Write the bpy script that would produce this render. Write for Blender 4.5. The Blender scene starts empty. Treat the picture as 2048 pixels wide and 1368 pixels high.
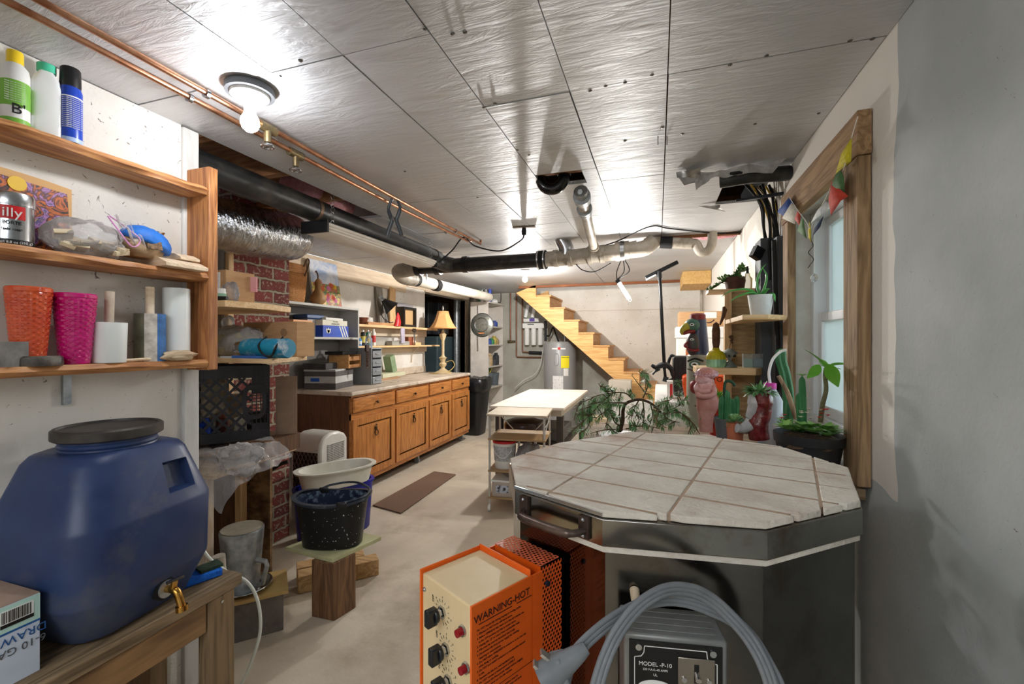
import bpy, bmesh, math, random
from mathutils import Vector, Matrix, Euler, noise as mnoise
random.seed(7)
SC = bpy.context.scene
COL = SC.collection
PI = math.pi
# ---------------------------------------------------------------- camera model
F = 886.0; YAW = math.atan(291 / F); H = 1.33; CA, SA = math.cos(YAW), math.sin(YAW)
def ray(u, v):
    a = (u - 1024) / F
    return Vector((-SA + a * CA, CA + a * SA, -(v - 684) / F))
def onX(x, u, v): D = ray(u, v); k = x / D.x; return Vector((x, D.y * k, H + D.z * k))
def onY(y, u, v): D = ray(u, v); k = y / D.y; return Vector((D.x * k, y, H + D.z * k))
def onZ(z, u, v): D = ray(u, v); k = (z - H) / D.z; return Vector((D.x * k, D.y * k, z))
def onK(k, u, v): D = ray(u, v); return Vector((D.x * k, D.y * k, H + D.z * k))
def dep(p): return -SA * p[0] + CA * p[1]
def rad(w, k, u): return w * k / F / math.sqrt(1 + ((u - 1024) / F) ** 2) / 2
def zv(v, k): return H + (684 - v) / F * k
cam = bpy.data.cameras.new('camera'); cam.lens = F / 2048 * 36; cam.sensor_width = 36; cam.clip_start = .02
co = bpy.data.objects.new('camera', cam); COL.objects.link(co)
co.location = (0, 0, H); co.rotation_euler = (PI / 2, 0, YAW); SC.camera = co
# ---------------------------------------------------------------- materials
def lin(c):
    o = []
    for x in c[:3]:
        x /= 255.0
        o.append(x / 12.92 if x <= .04045 else ((x + .055) / 1.055) ** 2.4)
    return (*o, 1)
MATS = {}
def nt_new(name):
    m = bpy.data.materials.new(name); m.use_nodes = True
    nt = m.node_tree; b = nt.nodes['Principled BSDF']
    return m, nt, b
def mat(name, c1, c2=None, sc=8, st=(1, 1, 1), rough=.6, metal=0, bump=0, bsc=None, det=5, alpha=1, trans=0, ior=1.45, emis=0, coat=0, lo=.35, hi=.65, rvar=0, bst=None, sss=0, c3=None, sc3=3):
    if name in MATS: return MATS[name]
    m, nt, b = nt_new(name); L = nt.links.new
    b.inputs['Base Color'].default_value = lin(c1); b.inputs['Roughness'].default_value = rough
    b.inputs['Metallic'].default_value = metal; b.inputs['IOR'].default_value = ior
    b.inputs['Transmission Weight'].default_value = trans; b.inputs['Alpha'].default_value = alpha
    b.inputs['Coat Weight'].default_value = coat
    if sss: b.inputs['Subsurface Weight'].default_value = sss; b.inputs['Subsurface Scale'].default_value = .02
    if emis:
        b.inputs['Emission Color'].default_value = lin(c1); b.inputs['Emission Strength'].default_value = emis
    if c2 or bump or rvar:
        tc = nt.nodes.new('ShaderNodeTexCoord'); mp = nt.nodes.new('ShaderNodeMapping')
        mp.inputs['Scale'].default_value = st; L(tc.outputs['Object'], mp.inputs['Vector'])
        n = nt.nodes.new('ShaderNodeTexNoise'); n.inputs['Scale'].default_value = sc; n.inputs['Detail'].default_value = det
        n.inputs['Roughness'].default_value = .6
        L(mp.outputs['Vector'], n.inputs['Vector'])
    if c2:
        r = nt.nodes.new('ShaderNodeValToRGB'); r.color_ramp.elements[0].position = lo; r.color_ramp.elements[1].position = hi
        r.color_ramp.elements[0].color = lin(c1); r.color_ramp.elements[1].color = lin(c2)
        L(n.outputs['Fac'], r.inputs['Fac']); out = r.outputs['Color']
        if c3:
            n3 = nt.nodes.new('ShaderNodeTexNoise'); n3.inputs['Scale'].default_value = sc3; n3.inputs['Detail'].default_value = 6; n3.inputs['Roughness'].default_value = .65
            L(tc.outputs['Object'], n3.inputs['Vector'])
            r3 = nt.nodes.new('ShaderNodeValToRGB'); r3.color_ramp.elements[0].position = .52; r3.color_ramp.elements[1].position = .68
            L(n3.outputs['Fac'], r3.inputs['Fac'])
            mx = nt.nodes.new('ShaderNodeMix'); mx.data_type = 'RGBA'; L(r3.outputs['Color'], mx.inputs['Factor'])
            L(out, mx.inputs['A']); mx.inputs['B'].default_value = lin(c3); out = mx.outputs['Result']
        L(out, b.inputs['Base Color'])
    if rvar:
        mr = nt.nodes.new('ShaderNodeMapRange'); mr.inputs['To Min'].default_value = max(.02, rough - rvar); mr.inputs['To Max'].default_value = rough + rvar
        mr.inputs['From Min'].default_value = .3; mr.inputs['From Max'].default_value = .7
        L(n.outputs['Fac'], mr.inputs['Value']); L(mr.outputs['Result'], b.inputs['Roughness'])
    if bump:
        src = n
        if bsc:
            mp2 = nt.nodes.new('ShaderNodeMapping'); mp2.inputs['Scale'].default_value = bst or st
            L(tc.outputs['Object'], mp2.inputs['Vector'])
            src = nt.nodes.new('ShaderNodeTexNoise'); src.inputs['Scale'].default_value = bsc; src.inputs['Detail'].default_value = 4
            L(mp2.outputs['Vector'], src.inputs['Vector'])
        bp = nt.nodes.new('ShaderNodeBump'); bp.inputs['Strength'].default_value = bump; bp.inputs['Distance'].default_value = .01
        L(src.outputs['Fac'], bp.inputs['Height']); L(bp.outputs['Normal'], b.inputs['Normal'])
    MATS[name] = m
    return m
def wood(name, c1, c2, ax='x', sc=1.0, rough=.6, bump=.15, coat=0, knots=True):
    if name in MATS: return MATS[name]
    m, nt, b = nt_new(name); L = nt.links.new
    tc = nt.nodes.new('ShaderNodeTexCoord'); mp = nt.nodes.new('ShaderNodeMapping')
    s = {'x': (1.2, 14, 14), 'y': (14, 1.2, 14), 'z': (14, 14, 1.2)}[ax]
    mp.inputs['Scale'].default_value = tuple(q * sc for q in s); L(tc.outputs['Object'], mp.inputs['Vector'])
    n = nt.nodes.new('ShaderNodeTexNoise'); n.inputs['Scale'].default_value = 1.6; n.inputs['Detail'].default_value = 3; n.inputs['Distortion'].default_value = .6
    L(mp.outputs['Vector'], n.inputs['Vector'])
    mu = nt.nodes.new('ShaderNodeMath'); mu.operation = 'MULTIPLY'; mu.inputs[1].default_value = 9; L(n.outputs['Fac'], mu.inputs[0])
    fr = nt.nodes.new('ShaderNodeMath'); fr.operation = 'PINGPONG'; fr.inputs[1].default_value = 1; L(mu.outputs[0], fr.inputs[0])
    n2 = nt.nodes.new('ShaderNodeTexNoise'); n2.inputs['Scale'].default_value = 9; n2.inputs['Detail'].default_value = 5
    L(mp.outputs['Vector'], n2.inputs['Vector'])
    ad = nt.nodes.new('ShaderNodeMath'); ad.operation = 'MULTIPLY_ADD'; ad.inputs[1].default_value = .5; L(fr.outputs[0], ad.inputs[0])
    m2 = nt.nodes.new('ShaderNodeMath'); m2.operation = 'MULTIPLY'; m2.inputs[1].default_value = .6; L(n2.outputs['Fac'], m2.inputs[0]); L(m2.outputs[0], ad.inputs[2])
    r = nt.nodes.new('ShaderNodeValToRGB'); r.color_ramp.elements[0].position = .2; r.color_ramp.elements[1].position = .8
    r.color_ramp.elements[0].color = lin(c1); r.color_ramp.elements[1].color = lin(c2)
    L(ad.outputs[0], r.inputs['Fac']); L(r.outputs['Color'], b.inputs['Base Color'])
    b.inputs['Roughness'].default_value = rough; b.inputs['Coat Weight'].default_value = coat
    bp = nt.nodes.new('ShaderNodeBump'); bp.inputs['Strength'].default_value = bump; bp.inputs['Distance'].default_value = .004
    L(ad.outputs[0], bp.inputs['Height']); L(bp.outputs['Normal'], b.inputs['Normal'])
    MATS[name] = m
    return m
def glassy(name, c, tint=.12, rough=.03):
    """thin clear sheet: mostly see-through with a gloss"""
    if name in MATS: return MATS[name]
    m, nt, b = nt_new(name); L = nt.links.new
    tr = nt.nodes.new('ShaderNodeBsdfTransparent'); tr.inputs['Color'].default_value = (1, 1, 1, 1)
    b.inputs['Base Color'].default_value = lin(c); b.inputs['Roughness'].default_value = rough; b.inputs['Specular IOR Level'].default_value = .9
    fz = nt.nodes.new('ShaderNodeFresnel'); fz.inputs['IOR'].default_value = 1.5
    ad = nt.nodes.new('ShaderNodeMath'); ad.operation = 'ADD'; ad.use_clamp = True; ad.inputs[1].default_value = tint; L(fz.outputs[0], ad.inputs[0])
    mx = nt.nodes.new('ShaderNodeMixShader'); L(ad.outputs[0], mx.inputs['Fac']); L(tr.outputs[0], mx.inputs[1]); L(b.outputs[0], mx.inputs[2])
    L(mx.outputs[0], nt.nodes['Material Output'].inputs['Surface'])
    MATS[name] = m
    return m
def film(name, c, tint=.2, sc=30, bump=1.0):
    """crumpled clear plastic"""
    if name in MATS: return MATS[name]
    m = glassy(name, c, tint, .12); nt = m.node_tree; L = nt.links.new; b = nt.nodes['Principled BSDF']
    tc = nt.nodes.new('ShaderNodeTexCoord'); n = nt.nodes.new('ShaderNodeTexNoise'); n.inputs['Scale'].default_value = sc; n.inputs['Detail'].default_value = 6; n.inputs['Distortion'].default_value = 1.5
    L(tc.outputs['Object'], n.inputs['Vector'])
    bp = nt.nodes.new('ShaderNodeBump'); bp.inputs['Strength'].default_value = bump; bp.inputs['Distance'].default_value = .02
    L(n.outputs['Fac'], bp.inputs['Height']); L(bp.outputs['Normal'], b.inputs['Normal'])
    return m
def perf(name, c1, c2, a, bx, pitch=.0125, r=.0043):
    """sheet metal pierced with staggered round holes (real transparency)"""
    if name in MATS: return MATS[name]
    m, nt, b = nt_new(name); L = nt.links.new; N = nt.nodes.new
    def mth(op, x, y=None, z=None):
        q = N('ShaderNodeMath'); q.operation = op
        for i, e in enumerate((x, y, z)):
            if e is None: continue
            if isinstance(e, (int, float)): q.inputs[i].default_value = e
            else: L(e, q.inputs[i])
        return q.outputs[0]
    tc = N('ShaderNodeTexCoord'); sp = N('ShaderNodeSeparateXYZ'); L(tc.outputs['Object'], sp.inputs[0])
    px = mth('DIVIDE', sp.outputs[a], pitch); py = mth('DIVIDE', sp.outputs[bx], pitch * .866)
    row = mth('FLOOR', py); odd = mth('MULTIPLY', mth('FLOORED_MODULO', row, 2), .5)
    fx = mth('SUBTRACT', mth('FRACT', mth('ADD', px, odd)), .5); fy = mth('MULTIPLY', mth('SUBTRACT', mth('FRACT', py), .5), .866)
    d = mth('SQRT', mth('ADD', mth('MULTIPLY', fx, fx), mth('MULTIPLY', fy, fy)))
    hole = mth('LESS_THAN', d, r / pitch)
    n = N('ShaderNodeTexNoise'); n.inputs['Scale'].default_value = 9; n.inputs['Detail'].default_value = 5; L(tc.outputs['Object'], n.inputs['Vector'])
    rp = N('ShaderNodeValToRGB'); rp.color_ramp.elements[0].position = .5; rp.color_ramp.elements[1].position = .75
    rp.color_ramp.elements[0].color = lin(c1); rp.color_ramp.elements[1].color = lin(c2); L(n.outputs['Fac'], rp.inputs['Fac'])
    L(rp.outputs['Color'], b.inputs['Base Color']); b.inputs['Roughness'].default_value = .45
    tr = N('ShaderNodeBsdfTransparent'); mx = N('ShaderNodeMixShader'); L(hole, mx.inputs['Fac']); L(b.outputs[0], mx.inputs[1]); L(tr.outputs[0], mx.inputs[2])
    L(mx.outputs[0], nt.nodes['Material Output'].inputs['Surface'])
    MATS[name] = m
    return m
# ---------------------------------------------------------------- mesh builder
class M:
    def __init__(s, T=None):
        s.bm = bmesh.new(); s.T = T.copy() if T else Matrix(); s.mi = 0
    def put(s, vs, fs):
        w = [s.bm.verts.new(s.T @ Vector(v)) for v in vs]
        for f in fs:
            try: q = s.bm.faces.new([w[i] for i in f]); q.material_index = s.mi; q.smooth = True
            except ValueError: pass
        return s
    def box(s, x0, x1, y0, y1, z0, z1):
        return s.put([(x, y, z) for z in (z0, z1) for y in (y0, y1) for x in (x0, x1)],
                     [(0, 2, 3, 1), (4, 5, 7, 6), (0, 1, 5, 4), (2, 6, 7, 3), (0, 4, 6, 2), (1, 3, 7, 5)])
    def obox(s, c, d, rz=0, rx=0, ry=0):
        T = s.T; s.T = T @ Matrix.Translation(c) @ Euler((rx, ry, rz)).to_matrix().to_4x4()
        s.box(-d[0] / 2, d[0] / 2, -d[1] / 2, d[1] / 2, -d[2] / 2, d[2] / 2); s.T = T
        return s
    def beam(s, a, b, w, h, up=(0, 0, 1)):
        a, b = Vector(a), Vector(b); d = (b - a); l = d.length; d.normalize(); up = Vector(up)
        if abs(d.dot(up)) > .98: up = Vector((0, 1, 0))
        x = d.cross(up).normalized(); z = x.cross(d)
        v = []
        for p in (a, b):
            for i, j in ((-1, -1), (1, -1), (1, 1), (-1, 1)): v.append(p + x * w / 2 * i + z * h / 2 * j)
        return s.put(v, [(3, 2, 1, 0), (4, 5, 6, 7), (0, 1, 5, 4), (1, 2, 6, 5), (2, 3, 7, 6), (3, 0, 4, 7)])
    def prism(s, pts, a, b, axis='z'):
        n = len(pts)
        f = {'z': lambda p, h: (p[0], p[1], h), 'y': lambda p, h: (p[0], h, p[1]), 'x': lambda p, h: (h, p[0], p[1])}[axis]
        return s.put([f(p, a) for p in pts] + [f(p, b) for p in pts],
                     [tuple(range(n))[::-1], tuple(range(n, 2 * n))] + [(i, (i + 1) % n, n + (i + 1) % n, n + i) for i in range(n)])
    def loft(s, rings, caps=True, closed=True):
        n = len(rings[0]); v = [p for r in rings for p in r]; f = []
        for k in range(len(rings) - 1):
            for i in range(n if closed else n - 1):
                f.append((k * n + i, k * n + (i + 1) % n, (k + 1) * n + (i + 1) % n, (k + 1) * n + i))
        if caps: f += [tuple(range(n))[::-1], tuple(range((len(rings) - 1) * n, len(rings) * n))]
        return s.put(v, f)
    def tube(s, pts, r, n=8, caps=True, flat=None):
        pts = [Vector(p) for p in pts]; rs = r if isinstance(r, (list, tuple)) else [r] * len(pts)
        t = [(pts[min(i + 1, len(pts) - 1)] - pts[max(i - 1, 0)]).normalized() for i in range(len(pts))]
        up = Vector((0, 0, 1)) if abs(t[0].z) < .9 else Vector((1, 0, 0))
        x = t[0].cross(up).normalized(); rings = []
        for i, p in enumerate(pts):
            x = (x - t[i] * x.dot(t[i])).normalized(); y = t[i].cross(x)
            rings.append([p + x * math.cos(2 * PI * k / n) * rs[i] + y * math.sin(2 * PI * k / n) * rs[i] * (flat or 1) for k in range(n)])
        return s.loft(rings, caps)
    def cyl(s, a, b, r, r2=None, n=20): return s.tube([a, b], [r, r if r2 is None else r2], n)
    def lathe(s, prof, c=(0, 0, 0), n=24, caps=True, wob=None, sx=1, sy=1):
        rings = [[(c[0] + math.cos(2 * PI * k / n) * r * sx * (wob(k, n, z) if wob else 1), c[1] + math.sin(2 * PI * k / n) * r * sy * (wob(k, n, z) if wob else 1), c[2] + z) for k in range(n)] for r, z in prof]
        return s.loft(rings, caps)
    def ball(s, c, r, n=16, m=10, wob=0, seed=0):
        r = r if isinstance(r, (tuple, list)) else (r, r, r); rings = []
        for j in range(m + 1):
            a = -PI / 2 + PI * (j + .0001) / (m + .0002); q = []
            for k in range(n):
                d = Vector((math.cos(a) * math.cos(2 * PI * k / n), math.cos(a) * math.sin(2 * PI * k / n), math.sin(a)))
                w = 1 + wob * mnoise.noise(d * 2.2 + Vector((seed, seed * 1.7, 3))) if wob else 1
                q.append((c[0] + d.x * r[0] * w, c[1] + d.y * r[1] * w, c[2] + d.z * r[2] * w))
            rings.append(q)
        return s.loft(rings)
    def grid(s, fn, nu, nv):
        v = [fn(i / nu, j / nv) for j in range(nv + 1) for i in range(nu + 1)]
        return s.put(v, [(j * (nu + 1) + i, j * (nu + 1) + i + 1, (j + 1) * (nu + 1) + i + 1, (j + 1) * (nu + 1) + i) for j in range(nv) for i in range(nu)])
    def leaf(s, p, d, l, w, up=(0, 0, 1), curl=.2, n=5, fold=.15):
        p, d = Vector(p), Vector(d).normalized(); sd = d.cross(Vector(up))
        if sd.length < .05: sd = d.cross(Vector((1, 0, 0)))
        sd.normalize(); nn = sd.cross(d); v = []
        for i in range(n + 1):
            t = i / n; ww = w * math.sin(PI * min(.97, t ** .8 * .94 + .04)) * .5
            c = p + d * l * t - nn * curl * l * t * t
            v += [c - sd * ww + nn * fold * ww, c, c + sd * ww + nn * fold * ww]
        f = []
        for i in range(n):
            a = i * 3; f += [(a, a + 1, a + 4, a + 3), (a + 1, a + 2, a + 5, a + 4)]
        return s.put(v, f)
    def text(s, txt, size, T, ext=.0004, al='CENTER', space=1.0):
        cu = bpy.data.curves.new('t', 'FONT'); cu.body = txt; cu.size = size; cu.extrude = ext; cu.align_x = al; cu.resolution_u = 3; cu.space_line = space
        o = bpy.data.objects.new('t', cu); COL.objects.link(o)
        bpy.context.view_layer.update()
        me = bpy.data.meshes.new_from_object(o.evaluated_get(bpy.context.evaluated_depsgraph_get()))
        me.transform(s.T @ T)
        k = len(s.bm.faces); s.bm.from_mesh(me); s.bm.faces.ensure_lookup_table()
        for f in s.bm.faces[k:]: f.material_index = s.mi
        bpy.data.objects.remove(o); bpy.data.curves.remove(cu); bpy.data.meshes.remove(me)
        return s
    def build(s, name, mats, parent=None, bev=0, ang=38, sub=0, solid=0, local=False, origin=None):
        bm = s.bm
        bmesh.ops.recalc_face_normals(bm, faces=bm.faces[:])
        me = bpy.data.meshes.new(name)
        if parent is not None:
            if not local: bm.transform(WM[parent.name].inverted())
            o_loc = Vector((0, 0, 0))
        elif local: o_loc = Vector((0, 0, 0))
        else:
            xs = [v.co for v in bm.verts]
            o_loc = Vector(origin) if origin else Vector(((min(p.x for p in xs) + max(p.x for p in xs)) / 2, (min(p.y for p in xs) + max(p.y for p in xs)) / 2, min(p.z for p in xs)))
            bm.transform(Matrix.Translation(-o_loc))
        bm.to_mesh(me); bm.free()
        for m in (mats if isinstance(mats, (list, tuple)) else [mats]): me.materials.append(m)
        if ang < 180: me.set_sharp_from_angle(angle=math.radians(ang))
        o = bpy.data.objects.new(name, me); COL.objects.link(o); o.location = o_loc
        if parent is not None:
            o.parent = parent
            WM[o.name] = WM[parent.name].copy()
        else: WM[o.name] = Matrix.Translation(o_loc)
        if bev:
            b = o.modifiers.new('bevel', 'BEVEL'); b.width = bev; b.segments = 2; b.limit_method = 'ANGLE'; b.angle_limit = math.radians(40)
        if solid:
            q = o.modifiers.new('solid', 'SOLIDIFY'); q.thickness = solid; q.offset = 0
        if sub:
            q = o.modifiers.new('sub', 'SUBSURF'); q.levels = sub; q.render_levels = sub
        return o
WM = {}
def tag(o, label, cat, group=None, kind=None):
    o['label'] = label; o['category'] = cat
    if group: o['group'] = group
    if kind: o['kind'] = kind
    return o
def thing(name, label, cat, loc=(0, 0, 0), rz=0, group=None):
    o = bpy.data.objects.new(name, None); COL.objects.link(o); o.empty_display_size = .05
    o.location = loc; o.rotation_euler = (0, 0, rz)
    WM[o.name] = Matrix.Translation(loc) @ Matrix.Rotation(rz, 4, 'Z')
    return tag(o, label, cat, group)
def struct(name, m, mats, **k):
    o = m.build(name, mats, **k); o['kind'] = 'structure'
    return o
def dup(root, loc, label, rz=None):
    r = root.copy(); COL.objects.link(r); r.location = loc; r['label'] = label
    if rz is not None: r.rotation_euler = (0, 0, rz)
    for ch in list(root.children):
        c = ch.copy(); COL.objects.link(c); c.parent = r
        for g in list(ch.children):
            d = g.copy(); COL.objects.link(d); d.parent = c
    return r
def facing(o, nrm, up=(0, 0, 1)):
    """matrix for text lying in a plane: origin o, outward normal nrm"""
    z = Vector(nrm).normalized(); y = Vector(up); y = (y - z * y.dot(z)).normalized(); x = y.cross(z)
    T = Matrix((x, y, z)).transposed().to_4x4(); T.translation = Vector(o)
    return T
def arc(c, r, a0, a1, n, ax='xz', o=0):
    out = []
    for i in range(n + 1):
        a = a0 + (a1 - a0) * i / n; p = [c[0], c[1], c[2]]
        i0, i1 = 'xyz'.index(ax[0]), 'xyz'.index(ax[1]); p[i0] += r * math.cos(a); p[i1] += r * math.sin(a); out.append(tuple(p))
    return out
def smooth(pts, n=6):
    P = [Vector(p) for p in pts]; out = []
    for i in range(len(P) - 1):
        a, b, c, d = P[max(i - 1, 0)], P[i], P[i + 1], P[min(i + 2, len(P) - 1)]
        for j in range(n):
            t = j / n
            out.append(.5 * ((2 * b) + (c - a) * t + (2 * a - 5 * b + 4 * c - d) * t * t + (3 * b - a - 3 * c + d) * t ** 3))
    return out + [P[-1]]
# common materials
WHITE = mat('white_plastic', (232, 232, 228), rough=.35)
BLACK = mat('black_plastic', (18, 18, 20), (30, 30, 32), sc=40, rough=.4)
RUBBER = mat('black_rubber', (22, 22, 23), rough=.75)
INK = mat('black_ink', (20, 18, 18), rough=.7)
WINK = mat('white_ink', (235, 235, 232), rough=.6)
STEEL = mat('bright_steel', (190, 192, 195), rough=.22, metal=1, bump=.03, sc=30)
CHROME = mat('chrome', (215, 217, 220), rough=.08, metal=1)
BRASS = mat('brass', (205, 160, 85), (175, 130, 60), sc=30, rough=.25, metal=1)
COPPER = mat('copper', (206, 158, 126), (164, 112, 84), sc=14, rough=.3, metal=1)
GALV = mat('galvanized_steel', (150, 156, 160), (188, 192, 194), sc=26, rough=.42, metal=.75, det=3, bump=.05)
PVC = mat('aged_pvc', (190, 182, 170), (158, 148, 132), sc=9, rough=.5, c3=(130, 118, 102), sc3=6)
ABS = mat('black_pipe_plastic', (26, 27, 29), (42, 42, 42), sc=18, rough=.38, c3=(70, 66, 60), sc3=7)
PLY = wood('plywood_edge', (196, 160, 116), (226, 196, 152), 'x', rough=.7)
PINEX = wood('pine_x', (214, 172, 118), (236, 204, 156), 'x')
PINEY = wood('pine_y', (206, 162, 108), (232, 198, 150), 'y')
PINEZ = wood('pine_z', (198, 156, 104), (226, 190, 142), 'z')
GREYWOODZ = wood('weathered_z', (110, 84, 60), (168, 140, 108), 'z', rough=.8, bump=.4)
GREYWOODY = wood('weathered_y', (106, 84, 62), (164, 140, 110), 'y', rough=.8, bump=.4)
GREYWOODX = wood('weathered_x', (106, 84, 62), (164, 140, 110), 'x', rough=.8, bump=.4)
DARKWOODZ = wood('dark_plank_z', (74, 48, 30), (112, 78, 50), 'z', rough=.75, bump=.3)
CARD = mat('cardboard', (196, 156, 114), (180, 140, 100), sc=12, rough=.85, st=(1, 1, 6))
PAPER = mat('white_paper', (236, 234, 228), rough=.85)
TERRA = mat('terracotta', (190, 112, 80), (168, 92, 62), sc=14, rough=.85)
SOIL = mat('potting_soil', (66, 50, 38), (110, 88, 66), sc=60, rough=.95, bump=.8)
STRINGW = mat('white_string', (225, 222, 212), rough=.8)
LB1, LB2, LED, LFX = 230, 2700, 620, 12.5
# ================================================================ SETTING
ZC = 2.15; XR = .586; XL = -3.1; XP = -1.71; YB = 7.1
# floor
fl = M().box(-4.6, .72, -2.7, 7.3, -.1, 0)
FLOOR = mat('concrete_floor', (186, 174, 156), (206, 194, 174), sc=2.2, rough=.62, bump=.12, bsc=60, rvar=.12, c3=(168, 154, 134), sc3=1.6)
struct('floor', fl, FLOOR)
def wallmat(name, base, dark, white=False):
    m, nt, b = nt_new(name); L = nt.links.new; N = nt.nodes.new
    geo = N('ShaderNodeNewGeometry'); sp = N('ShaderNodeSeparateXYZ'); L(geo.outputs['Position'], sp.inputs[0])
    n = N('ShaderNodeTexNoise'); n.inputs['Scale'].default_value = 3; n.inputs['Detail'].default_value = 6; L(geo.outputs['Position'], n.inputs['Vector'])
    r = N('ShaderNodeValToRGB'); r.color_ramp.elements[0].position = .35; r.color_ramp.elements[1].position = .62
    r.color_ramp.elements[0].color = lin(dark); r.color_ramp.elements[1].color = lin(base); L(n.outputs['Fac'], r.inputs['Fac'])
    out = r.outputs['Color']
    nb = N('ShaderNodeTexNoise'); nb.inputs['Scale'].default_value = 90; nb.inputs['Detail'].default_value = 4; L(geo.outputs['Position'], nb.inputs['Vector'])
    # scattered dark pits and scratches
    n4 = N('ShaderNodeTexNoise'); n4.inputs['Scale'].default_value = 95 if white else 30; n4.inputs['Detail'].default_value = 4; n4.inputs['Distortion'].default_value = 2.2; L(geo.outputs['Position'], n4.inputs['Vector'])
    r4 = N('ShaderNodeValToRGB'); r4.color_ramp.elements[0].position = .70 if white else .665; r4.color_ramp.elements[1].position = .75 if white else .72; L(n4.outputs['Fac'], r4.inputs['Fac'])
    mx = N('ShaderNodeMix'); mx.data_type = 'RGBA'; L(r4.outputs['Color'], mx.inputs['Factor']); L(out, mx.inputs['A']); mx.inputs['B'].default_value = lin((120, 112, 104)); out = mx.outputs['Result']
    if white:   # brushed white paint patch round the window, bare grey plaster elsewhere
        w = N('ShaderNodeTexNoise'); w.inputs['Scale'].default_value = 4; L(geo.outputs['Position'], w.inputs['Vector'])
        def edge(sock, val, sgn):
            a = N('ShaderNodeMath'); a.operation = 'MULTIPLY_ADD'; a.inputs[1].default_value = .10; L(w.outputs['Fac'], a.inputs[0]); a.inputs[2].default_value = val - .05
            c = N('ShaderNodeMath'); c.operation = 'GREATER_THAN'; L(sock, c.inputs[0]); L(a.outputs[0], c.inputs[1]); return c.outputs[0]
        e1 = edge(sp.outputs['Y'], 1.40, 1); e2 = edge(sp.outputs['Z'], .93, 1)
        mu = N('ShaderNodeMath'); mu.operation = 'MULTIPLY'; L(e1, mu.inputs[0]); L(e2, mu.inputs[1])
        m3 = N('ShaderNodeMix'); m3.data_type = 'RGBA'; L(mu.outputs[0], m3.inputs['Factor']); L(out, m3.inputs['A']); m3.inputs['B'].default_value = lin((226, 221, 212)); out = m3.outputs['Result']
    L(out, b.inputs['Base Color']); b.inputs['Roughness'].default_value = .8
    bp = N('ShaderNodeBump'); bp.inputs['Strength'].default_value = .35; bp.inputs['Distance'].default_value = .004
    L(nb.outputs['Fac'], bp.inputs['Height']); L(bp.outputs['Normal'], b.inputs['Normal'])
    MATS[name] = m
    return m
WALLR = wallmat('right_wall_plaster', (182, 187, 187), (162, 168, 166), True)
WALLW = wallmat('painted_board_wall', (232, 228, 220), (212, 206, 196))
WALLB = wallmat('back_wall_paint', (228, 220, 208), (214, 204, 190))
CONC = wallmat('grey_concrete_wall', (176, 174, 164), (156, 152, 140))
# right wall with the window hole
wy0, wy1, wz0, wz1 = 1.62, 2.28, .98, 1.90
w = M(); X1 = .74
w.box(XR, X1, -2.7, wy0, 0, 2.9).box(XR, X1, wy1, 7.2, 0, 2.9).box(XR, X1, wy0, wy1, 0, wz0).box(XR, X1, wy0, wy1, wz1, 2.9)
struct('wall_right', w, WALLR)
struct('wall_back', M().box(-4.6, X1, YB, YB + .1, 0, 2.9), WALLB)
cw = M().prism([(XL, 0), (-.66, 0), (-.66, .95), (-1.96, 2.14), (XL, 2.14)], YB - .03, YB, 'y')
struct('wall_concrete', cw, CONC)
# painted seam board across the top of the back wall
struct('trim_back', M().box(-1.6, XR, YB - .012, YB, 1.83, 1.98), WALLB)
# left rear wall with doorway
dy0, dy1, dz = 5.52, 6.88, 2.03
w = M().box(XL - .1, XL, 1.2, dy0, 0, 2.15).box(XL - .1, XL, dy1, YB, 0, 2.15).box(XL - .1, XL, dy0, dy1, dz, 2.15)
struct('wall_left', w, WALLW)
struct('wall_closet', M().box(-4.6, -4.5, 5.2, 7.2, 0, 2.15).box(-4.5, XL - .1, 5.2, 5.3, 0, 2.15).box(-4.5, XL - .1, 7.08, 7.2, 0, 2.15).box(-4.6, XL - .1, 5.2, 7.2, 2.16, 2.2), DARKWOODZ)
# partition by the near shelves, with its white end post
struct('wall_partition', M().box(XP - .08, XP, -2.7, 1.2, 0, ZC), WALLW)
struct('wall_alcove', M().box(XL - .1, XP - .081, 1.12, 1.2, 0, ZC), WALLW)
struct('wall_rear', M().box(-1.8, X1, -2.7, -2.6, 0, 2.6), WALLW)
POSTW = mat('chipped_white_post', (222, 222, 218), (176, 174, 166), sc=8, st=(1, 1, .25), rough=.75, lo=.45, hi=.72, bump=.3)
struct('trim_post', M().box(XP - .085, XP + .012, 1.2, 1.262, 0, ZC - .005), POSTW, bev=.006)
# boards along the top of the left wall and door trim
BEIGE = wood('beige_board', (206, 184, 156), (226, 206, 180), 'y', rough=.75)
struct('trim_left', M().box(XL, XL + .025, 2.42, 5.0, 1.97, 2.145).box(XL, XL + .022, 5.02, 7.05, 2.05, 2.145), BEIGE)
struct('trim_door', M().box(XL, XL + .03, dy0 - .02, dy1 + .1, dz, dz + .07).box(XL - .09, XL + .02, dy1, dy1 + .03, 0, dz).box(XL, XL + .03, dy1 + .03, dy1 + .1, 0, dz), BEIGE, bev=.003)
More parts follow.
